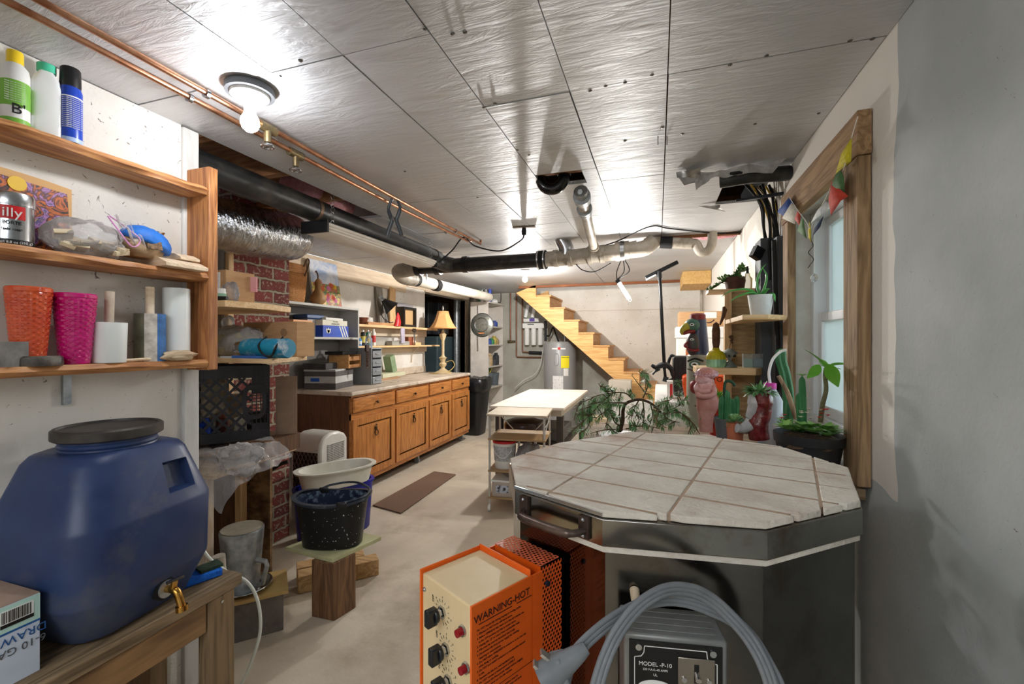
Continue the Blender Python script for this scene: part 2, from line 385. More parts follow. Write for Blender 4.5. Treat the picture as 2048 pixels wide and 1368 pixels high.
# ---------------------------------------------------------------- ceiling of foil faced boards
def foil():
    m, nt, b = nt_new('foil_board'); L = nt.links.new; N = nt.nodes.new
    g = N('ShaderNodeNewGeometry')
    mp = N('ShaderNodeMapping'); mp.inputs['Scale'].default_value = (3, 16, 5); L(g.outputs['Position'], mp.inputs['Vector'])
    n = N('ShaderNodeTexNoise'); n.inputs['Scale'].default_value = 2.2; n.inputs['Detail'].default_value = 7; n.inputs['Roughness'].default_value = .62; n.inputs['Distortion'].default_value = .8
    L(mp.outputs[0], n.inputs['Vector'])
    n2 = N('ShaderNodeTexNoise'); n2.inputs['Scale'].default_value = 1.3; n2.inputs['Detail'].default_value = 3; L(g.outputs['Position'], n2.inputs['Vector'])
    r = N('ShaderNodeValToRGB'); r.color_ramp.elements[0].position = .3; r.color_ramp.elements[1].position = .7
    r.color_ramp.elements[0].color = lin((188, 190, 192)); r.color_ramp.elements[1].color = lin((216, 217, 219)); L(n2.outputs['Fac'], r.inputs['Fac'])
    L(r.outputs['Color'], b.inputs['Base Color']); b.inputs['Metallic'].default_value = .6
    mr = N('ShaderNodeMapRange'); mr.inputs['From Min'].default_value = .3; mr.inputs['From Max'].default_value = .7; mr.inputs['To Min'].default_value = .42; mr.inputs['To Max'].default_value = .58
    L(n.outputs['Fac'], mr.inputs['Value']); L(mr.outputs[0], b.inputs['Roughness'])
    bp = N('ShaderNodeBump'); bp.inputs['Strength'].default_value = .45; bp.inputs['Distance'].default_value = .02; L(n.outputs['Fac'], bp.inputs['Height']); L(bp.outputs['Normal'], b.inputs['Normal'])
    MATS['foil'] = m
    return m
FOIL = foil()
DARKGAP = mat('dark_void', (40, 30, 24), (58, 44, 34), sc=6, rough=.9)
c = M()
def board(x0, x1, y0, y1, g=.003):
    c.box(x0 + g, x1 - g, y0 + g, y1 - g, ZC + random.uniform(0, .003), ZC + .02)
for x0, x1 in ((-.575, -.273), (-.273, .03), (.03, XR)):
    ys = [-2.6, -.96, .24, 1.44, 2.29, 2.9, 3.66] if x1 < .1 else [-2.6, -.96, .24, 1.44]
    for a, b_ in zip(ys, ys[1:]):
        if x1 < -.2 and a == 1.44:      # opening over the black trap
            board(x0, x1, 1.44, 2.11); c.box(-.345, -.275, 2.11, 2.287, ZC, ZC + .02); continue
        board(x0, x1, a, b_, .0016)
board(.03, XR, 1.44, 2.36); board(.03, .33, 2.36, 2.9); board(.03, XR, 2.9, 3.66)
for x0, x1 in ((-1.72, -1.42), (-1.42, -1.12), (-1.12, -.856), (-.856, -.575)):
    for a, b_ in zip([-2.6, -1.4, -.17, 1.054, 2.3, 3.0, 3.66], [-1.4, -.17, 1.054, 2.3, 3.0, 3.66]): board(x0, x1, a, b_, .0016)
board(XL, -1.72, 2.5, 3.66)
for x0, x1 in ((XL, -1.9), (-1.9, -.7), (-.7, XR)): board(x0, x1, 3.82, 6.25)
board(XL, -.1, 3.66, 3.82); board(XL, -1.95, 6.25, YB)
o = struct('ceiling', c, FOIL)
struct('ceiling_subfloor', M().box(-3.2, X1, -2.7, 6.25, 2.42, 2.5).box(-3.2, -1.95, 6.25, 7.2, 2.42, 2.5), DARKWOODZ)
struct('ceiling_stairwell', M().box(-2.2, X1, 6.2, 7.2, 2.88, 2.95), WALLB)
JO = wood('joist_wood', (120, 78, 46), (168, 116, 74), 'x', rough=.85, bump=.3)
for y in (1.33, 1.74, 2.15, 3.64, 3.86):
    struct('ceiling_joist', M().box(XL, XR, y, y + .04, 2.172, 2.42), JO)
struct('ceiling_header', M().box(-1.95, XR, 6.25, 6.29, 2.12, 2.42), wood('header_wood', (120, 70, 40), (150, 92, 56), 'x', rough=.8))
struct('trim_slot', M().box(-.1, XR, 3.66, 3.67, 2.13, 2.3), JO)
m = M()
for u, v in ((600, 122), (560, 152), (850, 58), (905, 68), (930, 65), (1304, 150), (1211, 172), (1180, 182), (1250, 165), (1460, 130), (1533, 112), (1700, 82), (1745, 78), (1510, 248), (1365, 268), (1637, 227), (810, 343), (1035, 300), (1058, 310), (955, 395), (990, 208), (968, 215), (1250, 282), (1325, 255)):
    p = onZ(ZC, u, v); m.lathe([(.0005, -.003), (.006, -.001), (.007, .001), (.0005, .002)], tuple(p), 7)
struct('ceiling_screws', m, mat('screw_dimple', (110, 108, 104), rough=.3, metal=.8))
for u in (1316, 1334): p = onZ(ZC, u, 272); struct('ceiling_nail', M().cyl(p, p + Vector((0, 0, -.035)), .0018, n=6), mat('nail_dark', (60, 56, 52), rough=.5, metal=.6))
# ---------------------------------------------------------------- window
VIN = mat('white_vinyl', (232, 236, 238), rough=.3)
JAMB = mat('jamb_paint', (214, 212, 204), (196, 192, 182), sc=10, rough=.7)
wf = M(); y0, y1, z0, z1 = 1.66, 2.24, 1.035, 1.875
fx0, fx1 = .645, .735
def rect_frame(m, x0, x1, y0, y1, z0, z1, t, tb=None):
    tb = tb or t
    m.box(x0, x1, y0, y0 + t, z0, z1).box(x0, x1, y1 - t, y1, z0, z1).box(x0, x1, y0 + t, y1 - t, z0, z0 + tb).box(x0, x1, y0 + t, y1 - t, z1 - t, z1)
rect_frame(wf, fx0, fx1, 1.625, 2.275, .985, 1.895, .035)
wfo = struct('window_1', wf, VIN, bev=.003)
us = M(); rect_frame(us, .69, .715, 1.66, 2.24, 1.42, 1.86, .035, .04); us.box(.7, .706, 1.9, 1.912, 1.46, 1.82)
ls = M(); rect_frame(ls, .662, .688, 1.66, 2.24, 1.02, 1.455, .038, .045)
us.build('upper_sash', VIN, wfo, bev=.003); ls.build('lower_sash', VIN, wfo, bev=.003)
GL = glassy('window_glass', (235, 245, 245), .04)
M().box(.701, .704, 1.695, 2.205, 1.455, 1.83).build('pane', GL, wfo)
M().box(.673, .676, 1.697, 2.203, 1.06, 1.42).build('pane', GL, wfo)
struct('trim_jamb', M().box(XR - .002, .645, wy0, wy0 + .006, wz0, wz1).box(XR - .002, .645, wy1 - .006, wy1, wz0, wz1).box(XR - .002, .645, wy0, wy1, wz1 - .006, wz1).box(XR - .02, .645, wy0, wy1, wz0 - .004, wz0 + .006), JAMB)
struct('trim_window_head', M().box(.548, .584, 1.525, 2.36, 1.872, 2.0), wood('barn_y', (126, 96, 66), (176, 142, 104), 'y', rough=.8, bump=.35), bev=.003)
struct('trim_window_near', M().box(.55, .584, 1.53, 1.635, .91, 1.87), wood('barn_z', (118, 92, 64), (170, 140, 104), 'z', rough=.8, bump=.35), bev=.003)
struct('trim_window_far', M().box(.552, .584, 2.262, 2.345, .8, 1.87), MATS['barn_z'], bev=.003)
# ---------------------------------------------------------------- outside the window
struct('ground_outside', M().box(.76, 12, -6, 12, -.2, .55), mat('outside_ground', (120, 126, 84), (150, 134, 104), sc=3, rough=.95))
t = thing('plank_shed', 'grey vertical plank shed wall seen through the window glass', 'shed', (1.62, 4.6, .55))
for i in range(16):
    if i in (7, 8): continue
    M().box(1.6, 1.64, 3.0 + i * .24, 3.0 + i * .24 + .22, .55, 1.75 if i < 7 else 3.0).build('plank', mat('shed_plank', (150, 156, 156), (118, 122, 120), sc=4, st=(1, 1, .2), rough=.85), t)
M().box(1.54, 1.6, 2.9, 6.9, 1.3, 1.38).build('rail', MATS['shed_plank'], t)
M().box(1.42, 1.5, 3.75, 3.85, .55, 3.0).build('post', MATS['shed_plank'], t)
LEAFG = mat('outdoor_leaf', (96, 136, 66), (140, 170, 96), sc=12, rough=.6)
for (bx, by, bz, r, lab) in ((2.9, 7.0, 1.2, .9, 'light green bush beyond the shed, low in the window glass'), (3.4, 9.0, 2.6, 1.7, 'green tree crown beyond the shed, high in the window glass')):
    b_ = M()
    for i in range(420):
        d = Vector((random.gauss(0, 1), random.gauss(0, 1), random.gauss(0, 1))).normalized() * r * random.uniform(.6, 1)
        b_.leaf(Vector((bx, by, bz)) + d, d + Vector((random.uniform(-1, 1), random.uniform(-1, 1), 0)) * .5, .22, .1, n=2)
    t = thing('bush' if r < 1 else 'tree', lab, 'bush' if r < 1 else 'tree', (bx, by, .55))
    b_.build('foliage', LEAFG, t); M().cyl((bx, by, .5), (bx, by, bz), .05).build('trunk', GREYWOODZ, t)
# ---------------------------------------------------------------- lights
W = bpy.data.worlds.new('world'); SC.world = W; W.use_nodes = True
bg = W.node_tree.nodes['Background']; bg.inputs['Color'].default_value = (.80, .92, 1.0, 1); bg.inputs['Strength'].default_value = 2.6
def emat(name, c, s):
    m, nt, b = nt_new(name); b.inputs['Base Color'].default_value = lin(c); b.inputs['Emission Color'].default_value = lin(c); b.inputs['Emission Strength'].default_value = s
    return m
BULBM = emat('lit_bulb', (250, 251, 255), LB1)
def bulb_lamp(x, y, s, label, e, boxed=True):
    t = thing('ceiling_bulb_lamp', label, 'light', (x, y, ZC - .1))
    z = ZC
    if boxed: M().cyl((x, y, z - .022), (x, y, z - .001), .062 * s, n=24).build('junction_box', mat('grey_box', (88, 90, 92), rough=.5, metal=.5), t)
    M().lathe([(.001, -.05), (.02, -.05), (.03, -.046), (.056, -.03), (.058, -.022), (.001, -.022)], (x, y, z)).build('lampholder', mat('porcelain', (236, 236, 232), rough=.25), t)
    M().lathe([(.001, -.085), (.017, -.085), (.019, -.05), (.001, -.05)], (x, y, z)).build('bulb_collar', WHITE, t)
    M().lathe([(.0005, -.143), (.012, -.14), (.023, -.13), (.028, -.115), (.026, -.1), (.018, -.085), (.0005, -.085)], (x, y, z), 20).build('bulb', e, t)
    return t
p = onZ(2.13, 500, 188)
bulb_lamp(p.x, p.y, 1.15, 'bare lit bulb in white holder on the foil ceiling, nearest one, above the wall shelves', BULBM)
p = onZ(2.14, 1050, 541)
bulb_lamp(p.x, p.y, 1, 'small lit bulb in white holder on the far ceiling above the stair top', emat('lit_bulb_far', (253, 250, 246), LB2), False)
for k, (y, lab) in enumerate(((-1.0, 'long added fill light under the ceiling, out of view, nearer the middle of the room'), (-1.9, 'long added fill light under the ceiling, out of view, nearer the rear wall'))):  # unseen fill lights, added behind the camera to soften and brighten the room
    t = thing('fill_light', lab, 'light', (-.5, y, 2.1))
    M().box(-1.12, .12, y - .16, y + .16, 2.11, 2.149).build('tray', WHITE, t)
    M().box(-1.1, .1, y - .15, y + .15, 2.085, 2.1095).build('diffuser', emat('fill_diffuser', (244, 249, 255), LFX), t)
# led stick hanging from the drain pipe
a, b_ = onY(3.62, 1238, 566), onY(3.62, 1258, 597)
t = thing('led_work_light', 'short lit work light stick hanging tilted from the drain pipe strap', 'light', tuple(b_))
M().beam(a, b_, .028, .018, (0, 1, 0)).build('tube', emat('lit_led', (255, 252, 246), LED), t, bev=.004)
dd = (b_ - a).normalized()
M().beam(a - dd * .03, a, .034, .024, (0, 1, 0)).build('end_cap', BLACK, t)
M().tube(arc(b_ + dd * .015, .012, 0, 2 * PI, 12), .0025, 6).build('hook', WHITE, t)
q = onY(3.56, 1245, 518)
for k, dx in enumerate((-.03, .005, .03)):
    M().tube(smooth([q + Vector((dx * .5, .05, 0)), q + Vector((dx * 1.6, .05, -.09)), a - dd * .03], 6), .004, 6).build('cord', RUBBER, t)
# ================================================================ OVERHEAD PIPES
def ring(m, c, ax, r, w, n=20):
    ax = Vector(ax).normalized(); c = Vector(c)
    m.cyl(c - ax * w / 2, c + ax * w / 2, r, n=n)
# black waste pipe along the alcove
t = thing('black_waste_pipe', 'thick black plastic waste pipe running above the alcove along the ceiling', 'pipe', (-1.85, 2.2, 2.0))
ZP = 2.05
M().cyl((-1.82, 1.28, ZP + .02), (-1.82, 3.46, ZP + .01), .062, n=24).build('pipe', ABS, t)
for y in (2.0,):
    m = M(); ring(m, (-1.82, y, ZP + .017), (0, 1, -.02), .065, .022); m.build('strap', mat('rust_strap', (96, 72, 54), (130, 108, 90), sc=30, rough=.5, metal=.6), t)
# drain run across the room
t = thing('drain_pipe_run', 'long black and grey drain pipe run crossing the ceiling from the left wall', 'pipe', (-.9, 3.56, 1.9))
def cr(u, v): return onY(3.56, u, v)
pl, pm, pr = cr(828, 536), cr(1082, 520), cr(1300, 497)
yv = Vector((0, 0, 0))
M().cyl(pl, pm, .062, n=24).build('black_pipe', ABS, t)
for u, v in ((838, 536), (876, 534), (932, 529)):
    m = M(); ring(m, cr(u, v), pm - pl, .072, .05); m.build('hub', ABS, t)
m = M(); ring(m, cr(1084, 520), pm - pl, .078, .075); m.build('rubber_coupling', RUBBER, t)
m = M()
for dv in (-.026, .026): ring(m, cr(1084, 520) + (pm - pl).normalized() * dv, pm - pl, .081, .012)
m.build('clamp_band', STEEL, t)
m = M().tube([cr(1090, 519), cr(1150, 514), cr(1245, 503), cr(1275, 497)] , .063, 20); m.build('grey_pipe', PVC, t)
for u, v, r in ((1112, 517, .07), (1140, 515, .072), (1180, 511, .07), (1205, 508, .072), (1236, 503, .076), (1254, 500, .07)):
    m = M(); ring(m, cr(u, v), pr - pm, r, .035); m.build('fitting', PVC, t)
m = M(); m.tube(smooth([cr(1262, 501), cr(1290, 496), cr(1305, 482) + Vector((0, .03, 0))], 6), .06, 18); m.build('sweep_bend', PVC, t)
m = M(); ring(m, cr(1245, 502), pr - pm, .079, .03); m.build('perforated_strap', STEEL, t)
q1 = cr(1305, 481) + Vector((0, .05, 0)); q2 = cr(1385, 484) + Vector((0, .06, 0))
M().tube([q1, q2], .042, 16).build('reducer_pipe', PVC, t)
m = M(); ring(m, q1.lerp(q2, .35), q2 - q1, .046, .09); m.build('rubber_sleeve', RUBBER, t)
e = q2; m = M(); m.tube(smooth([e, e + Vector((.03, 0, -.005)), e + Vector((.06, 0, -.065)), e + Vector((.11, 0, -.065)), e + Vector((.14, 0, -.0)), e + Vector((.14, 0, .12))], 6), .034, 14); m.build('trap', PVC, t)
# short ceiling stub dropping into the run
a = cr(1122, 475) + Vector((0, -.02, 0)); b_ = cr(1132, 512)
M().tube(smooth([a + Vector((-.02, 0, .1)), a, b_.lerp(a, .4) + Vector((.02, 0, 0)), b_], 5), .06, 18).build('drop_bend', STEEL, t)
# elbow and white pipe down the left wall
p0 = cr(812, 540); e0 = Vector((-2.3, 3.68, 1.95))
M().tube(smooth([cr(832, 536), p0, cr(795, 543) + Vector((0, .02, 0)), e0 + Vector((-.02, .05, 0)), e0 + Vector((0, .2, 0))], 6), .066, 20).build('elbow', PVC, t)
M().cyl(e0 + Vector((0, .15, 0)), (-2.36, 6.1, 1.99), .06, n=24).build('white_pipe', mat('white_pipe', (224, 218, 206), (200, 190, 174), sc=7, rough=.45), t)
for y in (3.9, 4.35):
    m = M()
    for d in (-.03, 0, .03): ring(m, (-2.305, y + d, 1.953), (0, 1, 0), .066, .02)
    m.build('ribbed_sleeve', RUBBER, t)
M().tube([cr(853, 505), cr(853, 560)], .006, 6).build('hanger_rod', STEEL, t)
M().tube(smooth([(-1.82, 3.36, 2.062), (-1.81, 3.46, 2.03), cr(905, 531)], 4), .067, 20).build('wye_branch', ABS, t)
# pvc branch from trap opening back to the run
t = thing('branch_drain_pipe', 'grey stained branch pipe with screw cap running along the ceiling centre', 'pipe', (-.4, 2.9, 2.0))
a, b_ = Vector((-.37, 2.27, 2.075)), onY(3.5, 1188, 497)
M().cyl(a, b_, .03, n=18).build('pipe', PVC, t)
m = M(); ring(m, a + Vector((0, .02, 0)), b_ - a, .045, .06); m.build('cleanout_fitting', GALV, t)
M().tube([a + Vector((0, -.03, .02)), a + Vector((0, .02, 0))], .036, 18).build('cleanout_hub', GALV, t)
M().cyl(a + Vector((0, -.048, .01)), a + Vector((0, -.03, .012)), .014, n=6).build('cap_nut', GALV, t)
for f, r in ((.17, .043), (.21, .04), (.95, .04), (1.0, .044)):
    m = M(); ring(m, a.lerp(b_, f), b_ - a, r, .03); m.build('collar', GALV if f < .5 else PVC, t)
# black P trap
t = thing('p_trap', 'glossy black curved trap poking out of the ceiling opening', 'pipe', (-.46, 2.2, 2.02))
yt = 2.2; A, B = onY(yt, 1083, 355), onY(yt, 1128, 355); mid = (A + B) / 2; r = (B - A).length / 2
M().tube([A + Vector((0, 0, .12)), A + Vector((0, 0, .03))] + arc(mid, r, PI, 2 * PI, 12) + [B + Vector((0, 0, .03)), B + Vector((0, 0, .12))], .03, 18).build('bend', mat('gloss_black_pipe', (14, 14, 15), rough=.18), t)
m = M(); ring(m, B + Vector((0, 0, .03)), (0, 0, 1), .036, .03); m.build('collar', MATS['gloss_black_pipe'], t)
# copper pipes
def copper(x, pts, lab, valves, g):
    t = thing('copper_pipe', lab, 'pipe', (x, 1.6, 2.1), group=g)
    M().tube(smooth(pts, 8), .0095, 10).build('pipe', COPPER, t)
    for y in (1.03, 2.85):
        m = M(); ring(m, (x, y, 2.115), (0, 1, 0), .014, .012); m.build('clip', STEEL, t)
    for y in valves:
        v = M(); v.cyl((x, y - .035, 2.112), (x, y + .035, 2.112), .017, n=12).cyl((x, y, 2.112), (x, y, 2.06), .014, .012, 10); vo = v.build('valve', mat('old_brass', (150, 130, 92), (112, 104, 84), sc=40, rough=.4, metal=.9), t)
        h = M(); h.tube(arc((x, y, 2.045), .02, 0, 2 * PI, 16, 'xy'), .005, 6)
        for k in range(4): h.tube([(x, y, 2.048), (x + .02 * math.cos(k * PI / 2), y + .02 * math.sin(k * PI / 2), 2.045)], .003, 5)
        h.cyl((x, y, 2.06), (x, y, 2.045), .004, n=8); h.build('hand_wheel', STEEL, vo)
copper(-1.355, [(-1.355, -2.5, 2.118), (-1.355, 0, 2.118), (-1.355, 1.0, 2.118), (-1.355, 2.2, 2.112), (-1.355, 3.2, 2.12), (-1.355, 3.3, 2.125), (-1.355, 3.33, 2.17)], 'copper water pipe under the ceiling, right one of the close pair', (1.26,), 'copper pipes under the ceiling')
copper(-1.43, [(-1.43, -2.5, 2.118), (-1.43, 0, 2.118), (-1.43, 1.0, 2.118), (-1.43, 2.2, 2.112), (-1.41, 3.05, 2.118), (-1.40, 3.2, 2.122), (-1.40, 3.23, 2.17)], 'copper water pipe under the ceiling, left one of the close pair', (1.47,), 'copper pipes under the ceiling')
# spring clamp on the copper
y = 2.12; cpos = Vector((-1.38, y, 2.0))
t = thing('spring_clamp', 'dark grey spring clamp gripping the copper pipe', 'clamp', tuple(cpos - Vector((0, 0, .08))))
GREYP = mat('grey_clamp_plastic', (62, 68, 74), rough=.45)
for s in (-1, 1):
    pts = [(cpos.x + s * d, y, cpos.z + z) for d, z in ((.012, .125), (.03, .09), (.036, .06), (.022, .02), (.014, 0), (.03, -.04), (.046, -.085))]
    M().tube(smooth(pts, 4), [.008] * 9 + [.011] * 16, 8).build('jaw', GREYP, t)
M().cyl((cpos.x, y - .014, cpos.z + .01), (cpos.x, y + .014, cpos.z + .01), .01, n=12).build('pivot', STEEL, t)
# shop light housing
t = thing('shop_light', 'long ribbed white shop light housing hung beside the waste pipe', 'light fixture', (-1.7, 2.6, 1.97))
prof = [(-1.86, 1.955), (-1.84, 1.99), (-1.72, 1.99), (-1.69, 1.975), (-1.69, 1.963), (-1.70, 1.958), (-1.70, 1.95), (-1.712, 1.945), (-1.712, 1.938), (-1.725, 1.934), (-1.74, 1.926), (-1.86, 1.93)]
M().loft([[(x, 1.97, z) for x, z in prof], [(x, 3.2, z + .008) for x, z in prof]]).build('housing', mat('shop_white', (226, 220, 210), (208, 200, 188), sc=5, rough=.45), t)
for ya, za in ((1.955, 1.925), (3.2, 1.933)): M().box(-1.865, -1.69, ya, ya + .015, za, za + .066).build('end_cap', BLACK, t)
for y in (2.05, 3.18):
    ch = M()
    for k in range(7):
        z = 2.0 + k * .024
        ch.tube(arc((-1.735, y, z), .013, 0, 2 * PI, 8, 'xz' if k % 2 else 'yz'), .0014, 5)
    ch.build('chain', STEEL, t)
# insulated duct
DUCT = mat('crinkled_foil', (205, 208, 212), (170, 172, 176), sc=20, rough=.2, metal=1, bump=1.0, bsc=26, bst=(1, 3, 1))
t = thing('foil_duct', 'crinkled silver insulated duct sagging below the black waste pipe', 'duct', (-2.0, 1.9, 1.8))
d = M(); pts = smooth([(-2.7, 1.42, 1.94), (-2.4, 1.5, 1.95), (-2.2, 1.66, 1.945), (-2.12, 1.86, 1.94), (-2.12, 2.06, 1.955), (-2.16, 2.2, 1.985), (-2.22, 2.28, 2.02)], 10)
n = len(pts); rs = [.138 * (1 if i < n * .7 else max(.25, 1 - ((i - n * .7) / (n * .3)) ** 2 * .8)) * (1 + .03 * math.sin(i * 2.1)) for i in range(n)]
d.tube(pts, rs, 28); d.build('sleeve', DUCT, t)
# cords
CORD = RUBBER
def cord(name, pts, lab, r=.005, m=None, cat='cord', g=None, n=7):
    return tag(M().tube(smooth(pts, 8), r, n).build(name, m or CORD, ang=180), lab, cat, g)
t = thing('power_cord', 'black power cord plugged into the ceiling socket and looped to the pipes', 'cord', tuple(onZ(2.13, 1048, 455)))
pk = onZ(2.14, 1048, 456)
M().tube(smooth([pk + Vector((0, 0, -.05)), onZ(2.05, 1040, 482), onZ(2.06, 1000, 502), onZ(2.1, 950, 492), onZ(2.13, 928, 474), onZ(2.1, 905, 500), onK(3.65, 878, 525)], 8), .006, 7).build('cable', RUBBER, t)
M().lathe([(.001, 0), (.016, 0), (.018, .03), (.014, .05), (.001, .05)], tuple(pk + Vector((0, 0, -.05)))).build('plug', RUBBER, t)
tag(M().obox(pk + Vector((0, 0, .005)), (.16, .035, .01), .1).build('ceiling_socket', mat('socket_plate', (120, 104, 84), rough=.6)), 'small brown socket strip let into the ceiling above the black plug', 'socket')
cord('cable_across_ceiling', [onK(3.5, 1190, 497), onZ(2.12, 1235, 482), onZ(2.14, 1300, 453), onZ(2.145, 1340, 457), onZ(2.145, 1440, 467), onZ(2.14, 1490, 463)], 'thin black cable draped along the ceiling towards the window wall')
cord('drooping_wire', [onK(3.45, 1152, 528), onK(3.45, 1165, 540), onK(3.45, 1190, 543), onK(3.45, 1222, 526)], 'thin black wire drooping under the grey drain pipe', .004)
# ---------------------------------------------------------------- wire bundle at the right
PV = mat('torn_foil', (226, 224, 220), (176, 172, 166), sc=16, rough=.35, metal=.35, bump=.9, bsc=20)
t = thing('torn_ceiling_foil', 'crumpled torn foil flap hanging by the cable opening', 'foil', (.35, 2.4, 2.1))
def flap(a, b_, c_, d_, nu, nv, amp, s):
    A, B, C, D = map(Vector, (a, b_, c_, d_))
    def f(x, y):
        q = A.lerp(B, x).lerp(D.lerp(C, x), y)
        return q + Vector((0, 0, amp * mnoise.noise(q * 14 + Vector((s, 0, 0))))) + Vector((0, amp * mnoise.noise(q * 17 + Vector((0, s, 4))), 0))
    return M().grid(f, nu, nv)
flap(onZ(2.146, 1355, 350), onZ(2.146, 1575, 322), onZ(2.09, 1545, 345), onZ(2.09, 1368, 366), 30, 8, .03, 1).build('flap', PV, t, ang=180)
flap(onZ(2.14, 1352, 345), onZ(2.13, 1400, 336), onZ(2.11, 1402, 352), onZ(2.11, 1354, 357), 8, 4, .015, 5).build('tape', mat('foil_tape', (170, 170, 168), rough=.3, metal=.9), t)
flap(onZ(2.11, 1388, 350), onZ(2.1, 1424, 352), onZ(2.04, 1410, 372), onZ(2.03, 1392, 384), 6, 6, .02, 9).build('scrap', PV, t)
flap(onZ(2.145, 1440, 410), onZ(2.145, 1395, 412), onZ(2.1, 1452, 422), onZ(2.12, 1440, 414), 6, 3, .01, 11).build('scrap', PV, t)
tag(M().tube([onZ(2.1, 1440, 362), onZ(2.1, 1500, 352), onZ(2.11, 1578, 346)], .034, 16).build('black_pipe_stub', ABS), 'short black pipe lying in the ceiling opening above the cables', 'pipe')
tag(M().beam(onZ(2.05, 1472, 402), onZ(2.06, 1572, 386), .022, .012).build('perforated_strap', mat('dark_strap', (50, 54, 60), rough=.45, metal=.6)), 'dark perforated metal strap holding the cables below the opening', 'strap')
YEL = mat('yellow_cable', (206, 170, 62), rough=.55); WHC = mat('cream_cable', (196, 176, 140), rough=.6)
mats_c = (RUBBER, RUBBER, YEL, RUBBER, WHC, RUBBER, RUBBER, YEL, RUBBER, RUBBER, RUBBER, mat('grey_cable', (70, 72, 74), rough=.6), RUBBER, YEL)
desc = ('black', 'yellow', 'cream', 'grey')
rnd = random.Random(3)
for i, mm in enumerate(mats_c):
    u1 = 1531 + i * 3.2; yb = 2.55 + .05 * (i % 3); d = -.02 if i % 2 else .015
    top = onZ(2.17, 1490 + i * 6, 370 + rnd.uniform(-4, 6))
    pts = [top, onY(yb, u1 - 8 + rnd.uniform(-6, 6), 410), onY(yb, u1 - 2 + rnd.uniform(-5, 5), 455), onY(yb + d, u1 + rnd.uniform(-3, 3), 500), onY(yb + d, u1, 560)]
    col = 'yellow' if mm is YEL else 'cream' if mm is WHC else 'grey' if mm.name == 'grey_cable' else 'black'
    tag(M().tube(smooth(pts, 6), .0068 if mm is RUBBER else .0052, 7).build('cable', mm, ang=180), {'yellow': 'yellow sheathed cable dropping in the bundle beside the window', 'cream': 'single cream cable in the bundle beside the window', 'grey': 'single dark grey cable in the bundle beside the window', 'black': 'black sheathed cable dropping in the bundle beside the window'}[col], 'cable', col + ' cables by the window')
CONDUIT = mat('conduit_grey', (66, 70, 74), (82, 86, 90), sc=6, rough=.5)
a = onY(2.62, 1522, 510); b_ = onY(2.5, 1547, 510)
tag(M().box(.50, .575, 2.545, 2.68, .6, 1.86).build('cable_cover', CONDUIT, bev=.003), 'tall dark grey cable cover panel beside the window, with plant shelf in front', 'panel')
tag(M().box(.545, .584, 2.42, 2.53, .6, 1.84).build('cable_channel', CONDUIT, bev=.003), 'narrow grey cable channel nearest the window frame', 'panel')
cord('thick_black_cable', [onY(2.4, 1548, 480), onY(2.4, 1550, 560), onY(2.4, 1552, 620), onY(2.41, 1556, 700), onY(2.41, 1555, 780)], 'thick black cable running down between the grey channels', .011)
tag(M().obox(onY(2.52, 1514, 506), (.05, .03, .06), .5, 0, .5).build('cable_clip', mat('clip_black', (22, 22, 24), rough=.15)), 'black shiny cable clip left of the grey cover panel', 'clip')
# ================================================================ LEFT WALL SHELVES
LIVE = wood('live_edge', (150, 92, 52), (206, 150, 96), 'y', rough=.55, bump=.25)
LIVEZ = wood('live_edge_upright', (140, 84, 48), (200, 140, 86), 'z', rough=.55, bump=.2)
EDGE = mat('sapwood_edge', (214, 162, 104), (172, 112, 64), sc=14, st=(1, .35, 1), rough=.6, bump=.3)
XF = -1.585
def plank(z0, z1, seed):
    n = 90; ya, yb = -.4, 1.212; top = []; bot = []; rings = []
    for i in range(n + 1):
        y = ya + (yb - ya) * i / n
        w = .014 * mnoise.noise((y * 5, seed, 0)) + .012 * mnoise.noise((y * 19, seed, 3)); w2 = .02 * mnoise.noise((y * 7, seed, 9))
        rings.append([(XP + .002, y, z0), (XF - .012 + w2, y, z0), (XF + w, y, (z0 + z1) / 2 + w2 * .4), (XF - .01 + w, y, z1), (XP + .002, y, z1)])
    return M().loft(rings)
t = thing('wall_shelf_unit', 'rough live-edge wooden shelf unit with three shelves on the white wall', 'shelf', (XP, .5, 1.23))
for z0, z1, s in ((1.877, 1.905, 1), (1.555, 1.585, 2), (1.236, 1.265, 3)): plank(z0, z1, s).build('shelf', LIVE, t, ang=25)
M().box(XP + .002, XF, 1.214, 1.25, 1.225, 1.985).build('side_panel', LIVEZ, t, bev=.004)
m = M().box(XP + .001, XP + .012, .845, .865, 1.14, 1.236); m.build('bracket', GALV, t)
def XU(x, u): D = ray(u, 684); k = x / D.x; return k * D.x, k * D.y, k
SH = (1.905, 1.585, 1.265)
def bottle(name, lab, u, z, prof, parts, x=-1.64, sx=1, sy=1, n=24, cat='bottle'):
    px_, py_, k = XU(x, u); t = thing(name, lab, cat, (px_, py_, z), math.atan2(-py_, -px_) + PI / 2)
    for nm, pr, mt in parts: M().lathe(pr, (0, 0, 0), n, sx=sx, sy=sy).build(nm, mt, t, local=True)
    return t, k
HDPE = mat('milky_white_plastic', (238, 240, 238), rough=.35, sss=.1)
LGREEN = mat('label_green', (120, 180, 62), rough=.45)
t, k = bottle('spray_bottle', 'white and lime green bottle with yellow cap on the top shelf', 30, SH[0], None, [
    ('body', [(.001, 0), (.028, 0), (.0285, .005), (.0285, .14), (.026, .158), (.015, .172), (.001, .172)], WHITE),
    ('cap', [(.001, .168), (.0165, .168), (.0165, .2), (.015, .204), (.001, .204)], mat('yellow_cap', (246, 210, 40), rough=.35)),
    ('label_band', [(.0288, .05), (.0289, .051), (.0289, .118), (.0288, .119)], LGREEN),
    ('base_band', [(.0287, .004), (.0289, .005), (.0289, .018), (.0287, .019)], LGREEN)])
